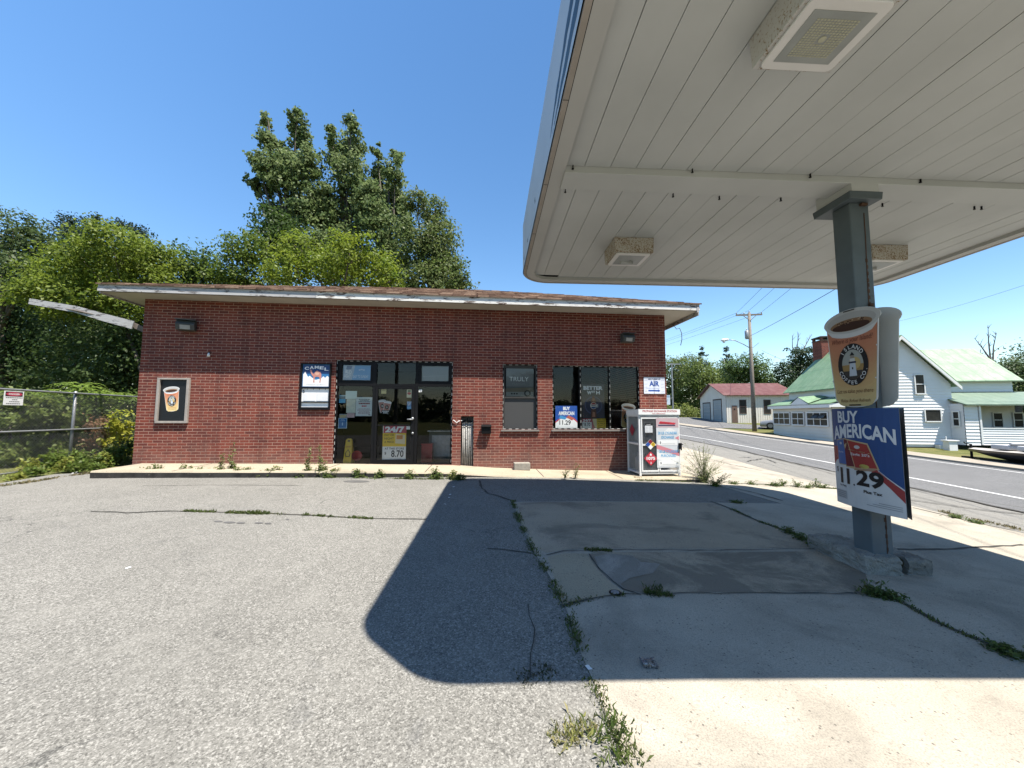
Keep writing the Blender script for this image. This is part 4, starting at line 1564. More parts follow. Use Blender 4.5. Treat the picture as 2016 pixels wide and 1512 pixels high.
# posters in the display window
YW = .106
GR2 = 'posters in the three-pane window'
mb = sheet(1.142, 1.718, 1.153, 1.728, YW, (.02, .085, .36, 1))
y_ = YW - .0008
mb.flat([(1.142, 1.153), (1.718, 1.153), (1.718, 1.33), (1.65, 1.40), (1.58, 1.435), (1.43, 1.445), (1.28, 1.42), (1.2, 1.37), (1.142, 1.32)], FY(y_), 0, (.50, .06, .06, 1))
mb.flat([(1.142, 1.153), (1.718, 1.153), (1.718, 1.29), (1.64, 1.36), (1.56, 1.40), (1.43, 1.41), (1.28, 1.39), (1.2, 1.335), (1.142, 1.28)], FY(y_ - .0007), 0, WHT)
text(mb, 'BUY', 1.345, 1.53, 1.615, 1.705, FY(y_), WHT, .05)
text(mb, 'AMERICAN', 1.225, 1.64, 1.485, 1.585, FY(y_), WHT, .04)
mb.flat([(1.23, 1.40), (1.40, 1.37), (1.44, 1.43), (1.27, 1.48)], FY(y_ - .0014), 0, (.06, .28, .55, 1))
mb.flat([(1.44, 1.42), (1.58, 1.345), (1.64, 1.41), (1.48, 1.485)], FY(y_ - .0014), 0, (.50, .12, .08, 1))
text(mb, '11.29', 1.245, 1.545, 1.235, 1.355, FY(y_ - .0014), BLK, .02)
text(mb, '$', 1.195, 1.22, 1.32, 1.365, FY(y_ - .0014), INK['red'])
bars(mb, 1.18, 1.70, 1.165, 1.20, 2, y_ - .0014, INK['lgrey'], .4)
notice('cigarette_poster', mb, (1.43, .1, 1.44), 'square blue BUY AMERICAN price poster in the left pane of the wide window', 'poster', GR2)
mb = sheet(1.845, 2.455, 1.405, 2.30, YW + .004, (.010, .013, .030, 1))
y_ = YW + .003
text(mb, 'BETTER', 1.895, 2.41, 2.15, 2.25, FY(y_), (.80, .86, .98, 1), .05)
text(mb, 'W', 1.985, 2.11, 2.03, 2.125, FY(y_), (.80, .86, .98, 1), .05)
text(mb, 'IT', 2.115, 2.215, 2.07, 2.125, FY(y_), (.80, .86, .98, 1), .04)
text(mb, 'H', 2.23, 2.335, 2.03, 2.125, FY(y_), (.80, .86, .98, 1), .05)
mb.flat(rect(1.875, 2.435, 1.42, 2.0), FY(y_), 0, (.020, .022, .055, 1))
mb.flat(oval(2.155, 1.745, .235, .235, 36), FY(y_ - .0006), 0, (.045, .06, .16, 1))
mb.flat(oval(2.155, 1.745, .205, .205, 36), FY(y_ - .0012), 0, (.018, .022, .075, 1))
bot = [(2.125, 1.99), (2.185, 1.99), (2.19, 1.94), (2.225, 1.86), (2.235, 1.75), (2.21, 1.66), (2.235, 1.55), (2.235, 1.42), (2.085, 1.42), (2.085, 1.55), (2.11, 1.66), (2.085, 1.75), (2.095, 1.86), (2.12, 1.94)]
mb.flat(bot, FY(y_ - .0018), 0, (.10, .028, .018, 1))
mb.flat([(2.13, 1.86), (2.19, 1.86), (2.20, 1.93), (2.12, 1.93)], FY(y_ - .0024), 0, (.25, .09, .06, 1))
mb.flat([(2.12, 1.44), (2.20, 1.44), (2.20, 1.56), (2.13, 1.58)], FY(y_ - .0024), 0, (.40, .17, .11, 1))
mb.flat(oval(2.157, 1.735, .088, .088, 28), FY(y_ - .0030), 0, WHT)
mb.flat(oval(2.157, 1.735, .078, .078, 28, 22, 158), FY(y_ - .0036), 0, (.30, .02, .03, 1))
mb.flat(oval(2.157, 1.735, .078, .078, 28, 202, 338), FY(y_ - .0036), 0, (.02, .05, .22, 1))
text(mb, 'PEPSI', 2.095, 2.22, 1.72, 1.75, FY(y_ - .0042), BLK, .04)
mb.flat(rect(2.255, 2.28, 1.69, 1.78), FY(y_ - .0018), 0, (.45, .50, .60, 1))
notice('cola_poster', mb, (2.15, .1, 1.85), 'dark blue BETTER WITH cola poster in the middle pane of the wide window', 'poster', GR2)
mb = sheet(1.85, 2.10, 1.147, 1.398, YW - .002, WHT)
y_ = YW - .0028
mb.flat(rect(1.85, 2.10, 1.31, 1.398), FY(y_), 0, (.42, .04, .08, 1))
text(mb, '24/7', 1.865, 2.085, 1.318, 1.385, FY(y_ - .0006), WHT, .05)
text(mb, '$', 1.865, 1.885, 1.26, 1.29, FY(y_), BLK)
text(mb, '8.70', 1.905, 2.06, 1.20, 1.29, FY(y_), BLK, .01)
mb.box(2.104, 2.475, YW - .002, YW + .001, 1.147, 1.398, 0, INK['yel'])
mb.flat([(2.104, 1.147), (2.24, 1.147), (2.23, 1.398), (2.104, 1.398)], FY(y_), 0, (.66, .60, .36, 1))
mb.flat([(2.104, 1.147), (2.20, 1.147), (2.15, 1.25), (2.125, 1.398), (2.104, 1.398)], FY(y_ - .0006), 0, (.52, .16, .18, 1))
for i, s in enumerate(('DAY OR', 'NIGHT', 'A PRICE', "THAT'S", 'RIGHT')):
    text(mb, s, 2.26, 2.46, 1.352 - i * .048, 1.386 - i * .048, FY(y_), (.16, .11, .01, 1), .03)
notice('price_poster', mb, (2.16, .1, 1.27), 'low red and yellow 24/7 poster under the cola poster', 'poster', GR2)
mb = MB()
cup_art(mb, cup_on_wall(3.07, 1.47, .40, -8, YW, .0006), True)
notice('cup_cutout', mb, (3.07, .1, 1.47), 'orange coffee cup cutout leaning in the right pane behind the propane cage', 'cutout', GR2)

# propane exchange cage
PX0, PX1, PYF, PYB = 2.955, 3.965, -.86, -.12
an = ((PX0 + PX1) / 2, (PYF + PYB) / 2, .05)
cage = empty('propane_cage', bw(*an), BROT)
tag(cage, 'white steel propane exchange cage with mesh doors at the right end of the store', 'propane cage')
mb = MB()
t_ = .045
zb, zt = .10, 1.50
for (xx, yy) in ((PX0, PYF), (PX1 - t_, PYF), (PX0, PYB - t_), (PX1 - t_, PYB - t_)):
    mb.box(xx, xx + t_, yy, yy + t_, .06, zt)
for zz in (zb, .78, zt - t_):
    for yy in (PYF, PYB - t_):
        if yy > PYF or zz != .78:
            mb.box(PX0 + t_, PX1 - t_, yy + .003, yy + t_ - .003, zz, zz + t_)
    for xx in (PX0, PX1 - t_):
        mb.box(xx + .003, xx + t_ - .003, PYF + t_, PYB - t_, zz, zz + t_)
mb.box(PX0 + t_, PX1 - t_, PYF + t_, PYB - t_, .11, .13)
wbuild(mb, 'frame', M_WHITE, an, cage, bevel=.004)
mb = MB()
mb.prism([(PYF - .03, 1.50), (PYB, 1.50), (PYB, 1.60), (PYF - .03, 1.635)], lambda y, z, k: (PX0 - .012 if k == 0 else PX1 + .012, y, z), 0, WHT)
fh = FY(PYF - .0315)
mb.flat(rect(PX0 - .01, PX1 + .01, 1.505, 1.63), fh, 0, WHT)
text(mb, 'PROPANE EXCHANGE STATION', PX0 + .09, PX1 - .07, 1.565, 1.612, FY(PYF - .033), INK['red'], .02)
text(mb, 'NO SMOKING', PX0 + .33, PX1 - .36, 1.515, 1.54, FY(PYF - .033), INK['red'], .01)
wbuild(mb, 'header', M_PRINT, an, cage)


def mesh_panel(mb, x0, x1, z0, z1, fn, pitch=.019, r_=.0022):
    x = x0
    while x < x1:
        mb.tube([fn(x, z0), fn(x, z1)], r_, 3, cap=False)
        x += pitch
    z = z0
    while z < z1:
        mb.tube([fn(x0, z), fn(x1, z)], r_, 3, cap=False)
        z += pitch


mid = 3.43
for (a, b) in ((PX0 + .05, mid - .006), (mid + .006, PX1 - .05)):
    d = MB()
    for r_ in ((a, a + .03, .16, 1.44), (b - .03, b, .16, 1.44), (a + .03, b - .03, .16, .195), (a + .03, b - .03, 1.405, 1.44), (a + .03, b - .03, .77, .805)):
        d.box(r_[0], r_[1], PYF - .012, PYF + .012, r_[2], r_[3])
    dd = wbuild(d, 'mesh_door', M_WHITE, an, cage)
    m_ = MB()
    mesh_panel(m_, a + .03, b - .03, .195, 1.405, FY(PYF + .002))
    wbuild(m_, 'wire_mesh', M_STEEL, an, dd)
for xx in (PX0 + .02, PX1 - .02):
    m_ = MB()
    mesh_panel(m_, PYF + .05, PYB - .05, .15, 1.45, lambda y, z, xx=xx: (xx, y, z), .022)
    wbuild(m_, 'side_mesh', M_STEEL, an, cage)
b_ = MB()
b_.box(PX0 + .05, PX1 - .05, PYB - .03, PYB - .02, .15, 1.45)
wbuild(b_, 'rear_panel', mat('cage_back', (.30, .31, .32), .6), an, cage)
k = 0
for zz in (.131, .82):
    for xx in (3.16, 3.46, 3.76):
        t = MB()
        t.tube([(xx, -.46, zz + .02), (xx, -.46, zz + .05), (xx, -.46, zz + .08), (xx, -.46, zz + .30), (xx, -.46, zz + .34), (xx, -.46, zz + .36)], [.10, .125, .14, .14, .11, .05], 16)
        t.tube([(xx, -.46, zz + .36), (xx, -.46, zz + .44)], .09, 12)
        o = wbuild(t, 'gas_cylinder', mat('cylinder_grey', (.46, .47, .48), .5), (xx, -.46, zz), smooth=True)
        k += 1
        tag(o, ['white gas cylinder in the cage, lower shelf, left', 'white gas cylinder in the cage, lower shelf, middle', 'white gas cylinder in the cage, lower shelf, right', 'white gas cylinder in the cage, upper shelf, left', 'white gas cylinder in the cage, upper shelf, middle', 'white gas cylinder in the cage, upper shelf, right'][k - 1], 'gas cylinder', 'gas cylinders in the propane cage')
b_ = MB()
b_.box(PX0 + .05, PX1 - .05, PYF + .05, PYB - .05, .80, .818)
wbuild(b_, 'shelf', M_STEEL, an, cage)
yf = PYF - .016
s_ = MB()
s_.box(3.10, 3.285, yf, yf + .004, 1.03, 1.30, 0, (.64, .65, .66, 1))
s_.flat(rect(3.10, 3.285, 1.245, 1.30), FY(yf - .001), 0, (.03, .03, .03, 1))
s_.flat(rect(3.10, 3.285, 1.03, 1.08), FY(yf - .001), 0, (.03, .03, .03, 1))
bars(s_, 3.115, 3.19, 1.10, 1.23, 7, yf - .001, INK['lgrey'], .4)
bars(s_, 3.205, 3.275, 1.10, 1.23, 7, yf - .001, INK['lgrey'], .4)
bars(s_, 3.12, 3.265, 1.26, 1.285, 1, yf - .002, INK['lgrey'], .5, True)
wbuild(s_, 'instruction_label', M_PRINT, an, cage)
s_ = MB()
cxx, czz, q = 3.225, .80, .125
dia = [(cxx, czz - q), (cxx + q, czz), (cxx, czz + q), (cxx - q, czz)]
s_.prism(dia, lambda x, z, k: (x, yf - (0 if k == 0 else .004), z), 0, WHT)
for (ox, oz, cc) in ((0, q / 2, INK['dkred']), (-q / 2, 0, INK['blue']), (q / 2, 0, INK['yel'])):
    h = q / 2 * .96
    s_.flat([(cxx + ox, czz + oz - h), (cxx + ox + h, czz + oz), (cxx + ox, czz + oz + h), (cxx + ox - h, czz + oz)], FY(yf - .005), 0, cc)
text(s_, '0', cxx + q / 2 - .024, cxx + q / 2 + .024, czz - .03, czz + .03, FY(yf - .006), BLK, .01)
wbuild(s_, 'hazard_diamond', M_PRINT, an, cage)
s_ = MB()
cxx, czz, q = 3.225, .47, .165
dia = [(cxx, czz - q), (cxx + q, czz), (cxx, czz + q), (cxx - q, czz)]
s_.prism(dia, lambda x, z, k: (x, yf - (0 if k == 0 else .004), z), 0, (.46, .03, .05, 1))
s_.flat([(cxx - .02, czz + .065), (cxx + .02, czz + .065), (cxx + .026, czz + .085), (cxx, czz + .125), (cxx - .026, czz + .085)], FY(yf - .005), 0, WHT)
text(s_, '1075', cxx - .105, cxx + .105, czz - .035, czz + .04, FY(yf - .005), WHT, .04)
text(s_, '2', cxx - .018, cxx + .018, czz - .125, czz - .08, FY(yf - .005), WHT, .02)
wbuild(s_, 'flammable_placard', M_PRINT, an, cage)
s_ = MB()
A_, B_ = 3.375, 3.93
s_.box(A_, B_, yf - .004, yf, .255, 1.425, 0, (.58, .60, .62, 1))
ff = FY(yf - .005)
f2 = FY(yf - .006)
f3 = FY(yf - .007)
s_.flat(rect(A_, B_, 1.20, 1.425), ff, 0, (.48, .36, .38, 1))
s_.flat([(A_ + .06, 1.29), (B_ - .10, 1.27), (B_ - .06, 1.31), (A_ + .10, 1.345)], f2, 0, (.50, .03, .05, 1))
s_.flat(rect(A_ + .05, B_ - .08, 1.235, 1.265), f2, 0, (.05, .05, .10, 1))
bars(s_, A_ + .10, B_ - .12, 1.285, 1.325, 1, yf - .007, (.30, .02, .03, 1), .8)
s_.flat([(A_, .70), (B_, .52), (B_, .62), (A_, .80)], ff, 0, (.58, .22, .25, 1))
s_.flat([(A_, .45), (B_, .32), (B_, .52), (A_, .62)], ff, 0, WHT)
s_.flat([(B_ - .1, .95), (B_, .90), (B_, 1.0)], ff, 0, (.58, .22, .25, 1))
s_.flat([(A_ + .15, 1.05), (A_ + .30, 1.19), (A_ + .40, 1.17), (B_ - .02, 1.06)], ff, 0, (.70, .70, .69, 1))
text(s_, '20 LB CYLINDER', A_ + .04, B_ - .04, 1.035, 1.10, f2, (.06, .33, .60, 1), .02)
text(s_, 'EXCHANGE', A_ + .12, B_ - .12, .935, 1.0, f2, (.06, .33, .60, 1), .02, .15)
text(s_, '20 LB CYLINDER', A_ + .06, B_ - .03, .60, .665, f2, (.06, .33, .60, 1), .02)
text(s_, 'PURCHASED', A_ + .10, B_ - .08, .50, .565, f2, (.06, .33, .60, 1), .02, .15)
for zz in (.78, .30):
    s_.flat(rect(A_ + .04, B_ - .04, zz, zz + .12), f2, 0, WHT)
    text(s_, '$', A_ + .08, A_ + .11, zz + .03, zz + .09, f3, BLK, .02)
    s_.flat(rect(A_ + .13, B_ - .10, zz + .03, zz + .034), f3, 0, BLK)
wbuild(s_, 'price_panel', M_PRINT, an, cage)
l_ = MB()
l_.box(3.915, 3.985, PYF - .05, PYF - .005, .69, .83)
l_.tube([(3.98, PYF - .03, .80), (4.02, PYF - .04, .80)], .012, 6)
l_.tube([(3.96, PYF - .03, .74), (3.975, PYF - .04, .66)], .016, 6)
wbuild(l_, 'padlock_hasp', M_BLACK, an, cage)
s_ = MB()
cy_, czz, q = -.46, 1.13, .15
s_.prism([(cy_ - q, czz), (cy_, czz - q), (cy_ + q, czz), (cy_, czz + q)], lambda y, z, k: (PX0 - (.002 if k else .006), y, z), 0, (.30, .03, .05, 1))
wbuild(s_, 'side_placard', M_PRINT, an, cage)

# ----------------------------------------------------------------------------- fuel canopy
from mathutils import noise as mnoise
CAN = Vector((3.75, 4.25, 0))
CTH = math.atan(.0555)
c1, c2 = Vector((math.cos(CTH), math.sin(CTH), 0)), Vector((-math.sin(CTH), math.cos(CTH), 0))
HX, HY = 3.42, 2.985
zb_ = lambda y: 4.0 - .0106 * y


def can_local(p):
    d = Vector(p) - CAN
    return d.dot(c1), d.dot(c2), d.z


def on_deck(px_, py_, z=4.05):
    r = ray(px_, py_)
    t = (z - CZ) / r.z
    return can_local(Vector((0, 0, CZ)) + r * t)


canopy = empty('fuel_canopy', CAN, (0, 0, CTH))
tag(canopy, 'large flat white filling-station canopy on one grey column', 'canopy')


def rrect(inset, rad, n=9):
    a, b = HX - inset, HY - inset
    rad = max(rad - inset, .002)
    out = []
    for (sx, sy, s0) in ((1, 1, 0), (-1, 1, 90), (-1, -1, 180), (1, -1, 270)):
        for i in range(n + 1):
            t = R(s0 + 90 * i / n)
            out.append((sx * (a - rad) + rad * math.cos(t), sy * (b - rad) + rad * math.sin(t)))
    return out


def ring(mb, A_, B_, zo, mi=0, h=None):
    n = len(A_)
    V = [(p[0], p[1], zb_(p[1]) + zo) for p in A_] + [(p[0], p[1], zb_(p[1]) + zo) for p in B_]
    mb.add(V, [(i, (i + 1) % n, n + (i + 1) % n, n + i) for i in range(n)], mi)


RAD = .50
mb = MB()
dx0 = -HX + .39 - .27
i = 0
x = -HX + .12
while x < HX - .12:
    xe = min(dx0 + .27 * (i + 1), HX - .12)
    ec = .28 if (x < -HX + .42 or xe > HX - .42) else .1
    for (ya, yb) in ((-HY + ec, -.31), (.0, HY - ec)):
        v = []
        j1, j2 = random.uniform(-.002, .002), random.uniform(-.002, .002)
        for yy in (ya, yb):
            z = zb_(yy) + .05
            v += [(x + .0032, yy, z + j1), (xe - .0032, yy, z + j2), (xe - .0032, yy, z + .025), (x + .0032, yy, z + .025)]
        mb.add(v, [(0, 4, 5, 1), (1, 5, 6, 2), (3, 7, 4, 0), (0, 1, 2, 3), (4, 7, 6, 5)])
    x = xe
    i += 1
mb.build('deck', M_DECK, canopy)
mb = MB()
mb.poly([(p[0], p[1], zb_(p[1]) + .085) for p in rrect(.06, .50)])
mb.build('deck_backing', M_BLACK, canopy)
mb = MB()
A_, B_ = rrect(.052, RAD), rrect(.19, RAD)
ring(mb, A_, B_, 0)
n = len(B_)
V = [(p[0], p[1], zb_(p[1])) for p in B_] + [(p[0], p[1], zb_(p[1]) + .052) for p in B_]
mb.add(V, [(i, (i + 1) % n, n + (i + 1) % n, n + i) for i in range(n)])
mb.build('edge_band', M_CTRIM, canopy)
mb = MB()
A_, B_ = rrect(.0, RAD), rrect(.046, RAD)
ring(mb, A_, B_, -.004)
V = [(p[0], p[1], zb_(p[1]) - .004) for p in B_] + [(p[0], p[1], zb_(p[1]) + .03) for p in B_]
mb.add(V, [(i, (i + 1) % n, n + (i + 1) % n, n + i) for i in range(n)])
V = [(p[0], p[1], zb_(p[1]) - .004) for p in A_] + [(p[0], p[1], zb_(p[1]) + .03) for p in A_]
mb.add(V, [(i, (i + 1) % n, n + (i + 1) % n, n + i) for i in range(n)])
for s_ in range(5):
    y = -2.3 + s_ * 1.12
    mb.box(-HX + .001, -HX + .047, y, y + .006, zb_(y) - .0055, zb_(y) - .0045, 1)
mb.build('edge_board', [M_CWOOD, M_CRACK], canopy)
mb = MB()
O_ = rrect(-.012, RAD + .0)
V = [(p[0], p[1], zb_(p[1]) + .012) for p in O_] + [(p[0], p[1], zb_(p[1]) + .84) for p in O_]
n = len(O_)
mb.add(V, [(i, (i + 1) % n, n + (i + 1) % n, n + i) for i in range(n)])
mb.poly([(p[0], p[1], zb_(p[1]) + .82) for p in O_])
xf = -HX - .0135


def streak(pts):
    q = []
    for k in range(len(pts)):
        a, b = pts[k], pts[(k + 1) % len(pts)]
        for j in range(7):
            t = j / 7
            q.append((a[0] + (b[0] - a[0]) * t, a[1] + (b[1] - a[1]) * t + random.uniform(-.012, .012)))
    mb.flat(q, lambda y, z: (xf, y, zb_(y) + z), 1)


streak([(-2.42, .11), (-2.2, .12), (-1.65, .10), (-1.05, .06), (-.72, .04), (-1.1, .14), (-1.6, .22), (-2.2, .33), (-2.42, .35)])
streak([(-2.42, .41), (-2.2, .40), (-1.5, .30), (-1.0, .20), (-.6, .10), (-.9, .26), (-1.5, .42), (-2.1, .50), (-2.42, .52)])
streak([(1.55, .16), (1.62, .20), (1.70, .17), (1.60, .14)])
streak([(.6, .20), (.64, .27), (.70, .26), (.66, .19)])
streak([(2.2, .12), (2.24, .2), (2.3, .18), (2.26, .11)])
mb.build('canopy_fascia', [M_CFASC, M_BLUEWORN], canopy, fix=False)
mb = MB()
mb.box(-HX + .19, HX - .19, -.303, -.002, 3.985, 4.07)
mb.build('beam', M_DECK, canopy, bevel=.004)
# column with its head
cx_, cy_ = can_local((3.778, 4.138, 0))[:2]
mb = MB()
mb.box(cx_ - .155, cx_ + .155, cy_ - .19, cy_ + .26, 3.895, 4.06)
mb.build('column_head_box', M_DECK, canopy, bevel=.004)
mb = MB()
mb.prism([(cx_ - .19, cy_ - .20), (cx_ + .19, cy_ - .20), (cx_ + .19, cy_ + .28), (cx_ - .19, cy_ + .28)], lambda x, y, k: (cx_ + (x - cx_) * (1 if k else .96), cy_ + (y - cy_) * (1 if k else .97), 3.815 + .08 * k))
mb.build('column_head_plate', M_COLUMN, canopy, bevel=.006)
mb = MB()
mb.box(cx_ - .11, cx_ + .11, cy_ - .108, cy_ + .108, .04, 3.816)
colm = mb.build('column', M_COLUMN, canopy, bevel=.012)
mb = MB()
pts = []
z = .1
while z < 3.8:
    pts.append((cx_ + .035 + .012 * math.sin(z * 2.1) + random.uniform(-.002, .002), cy_ - .1095, z))
    z += .12
mb.tube(pts, .0055, 5)
for (a, b) in ((2.6, 3.15), (.12, .45)):
    z = a
    while z < b:
        mb.box(cx_ + .03 + random.uniform(-.006, .004), cx_ + .052, cy_ - .1105, cy_ - .107, z, z + .04)
        z += random.uniform(.045, .09)
mb.box(cx_ + .02, cx_ + .06, cy_ - .135, cy_ - .107, 2.66, 2.69)
mb.box(cx_ + .0, cx_ + .07, cy_ - .14, cy_ - .107, 3.775, 3.80)
mb.build('rusty_seam', M_RUSTD, colm)
for q in ((1128, 326), (1363, 333), (1595, 343), (1812, 353), (1113, 372), (1325, 381), (1416, 386), (1537, 389), (1737, 400), (1918, 406), (1932, 406)):
    x, y, z = on_deck(*q)
    b_ = MB()
    zz = zb_(y) + .05
    b_.box(x - .004, x + .004, y - .008, y + .008, zz - .036, zz + .001)
    b_.box(x - .012, x + .009, y - .008, y + .008, zz - .043, zz - .035)
    b_.build('bracket', M_BLACK, canopy)


def canopy_light(xc, yc, label, rusty):
    p = CAN + c1 * xc + c2 * yc
    e = empty('canopy_light', (p.x, p.y, zb_(yc) + .05), (0, 0, CTH))
    tag(e, label, 'ceiling light', 'square lights under the canopy')
    mb = MB()
    a, h = .285, .215
    mb.prism([(-a, -a * .9), (a, -a * .9), (a, a * .9), (-a, a * .9)], lambda x, y, k: (x * (1 if k == 0 else .97), y * (1 if k == 0 else .97), -.001 - h * k))
    mb.build('housing', M_RUST if rusty else M_RUST2, e, bevel=.004)
    mb = MB()
    a2 = .25
    rr = []
    for (sx, sy, s0) in ((1, 1, 0), (-1, 1, 90), (-1, -1, 180), (1, -1, 270)):
        for i in range(5):
            t = R(s0 + 22.5 * i)
            rr.append((sx * (a2 - .04) + .04 * math.cos(t), sy * (a2 * .9 - .04) + .04 * math.sin(t)))
    mb.prism(rr, lambda x, y, k: (x, y, -h - .002 - .016 * k))
    mb.build('bezel', M_WHITE, e, bevel=.003)
    mb = MB()
    mb.box(-.19, .19, -.165, .165, -h - .022, -h - .019)
    ln = mb.build('lens', M_LENS, e)
    mb = MB()
    if rusty:
        for i in range(13):
            for j in range(16):
                if abs(i - 6) < 2 and abs(j - 7.5) < 2:
                    continue
                x, y = -.125 + i * .0208, -.115 + j * .0153
                mb.box(x - .007, x + .007, y - .005, y + .005, -h - .0245, -h - .0225)
        mb.tube([(0, 0, -h - .026), (0, 0, -h - .0225)], .022, 10)
    else:
        mb.tube([(-.10, .05, -h - .024), (.02, .06, -h - .025), (.06, .02, -h - .024)], [.03, .02, .04], 8)
    mb.build('led_array', M_LED if rusty else mat('white_bulb', (.5, .52, .52), .3), ln)
    return e


canopy_light(-1.935, -1.93, 'large square canopy light with rusty housing and LED grid, the nearest overhead', True)
canopy_light(-1.94, 1.44, 'small rust-speckled canopy light left of the column, farther away', False)
canopy_light(1.94, 1.44, 'rust-speckled canopy light half hidden behind the grey column', False)
canopy_light(1.94, -1.93, 'square canopy light at the near right corner of the canopy', True)


# ---- signs strapped to the column
def col_cup(name, X, yc, z0, wdt, sgn, label):
    """Flat cup-shaped panel; sgn -1 prints on the -X face, +1 on the +X face."""
    yd = (lambda x: yc - x * wdt) if sgn < 0 else (lambda x: yc + x * wdt)
    mb = MB()
    sil = [(-.5, 1.40)] + oval(0, 1.42, .5, .2, 20, 180, 0) + [(.455, 1.36), (.36, .16)] + oval(0, .16, .36, .16, 14, 0, -180) + [(-.455, 1.36)]
    bend_ = lambda x: .055 * (x * 2) ** 2 * sgn * -1 * .4
    o = Vector((X, yc, z0))
    mb.prism(sil, lambda x, z, k: (-bend_(x) * 0 + (.006 if k else 0) * -sgn, yd(x) - yc, z * wdt), 0, (.86, .87, .84, 1))
    cup_art(mb, lambda x, z, k: (sgn * (.0012 + .0009 * k), yd(x) - yc, z * wdt), False)
    if sgn < 0:
        for q in ((-.42, .95), (.42, .95), (-.37, .45), (.37, .45)):
            mb.flat(oval(q[0], q[1], .013, .013, 8), lambda x, z: (-.0125, yd(x) - yc, z * wdt), 0, WHT)
        for q in (1.585, .03):
            mb.flat(rect(-.1, .1, q, q + .018), lambda x, z: (-.0125, yd(x) - yc, z * wdt), 0, BLK)
    ob = mb.build(name, M_PRINT_SHADE, loc=o, rot=(0, 0, CTH), fix=False)
    tag(ob, label, 'sign', 'cup-shaped signs on the column')
    return ob


col_cup('cup_sign', 3.652, 4.085, 1.585, .655, -1, 'orange and yellow coffee-cup cutout sign with lighthouse badge on the column')
col_cup('cup_sign', 3.905, 4.13, 1.585, .66, 1, 'blank grey back of a second cup-shaped sign behind the column')


def on_x(px_, py_, X):
    r = ray(px_, py_)
    return Vector((0, 0, CZ)) + r * (X / r.x)


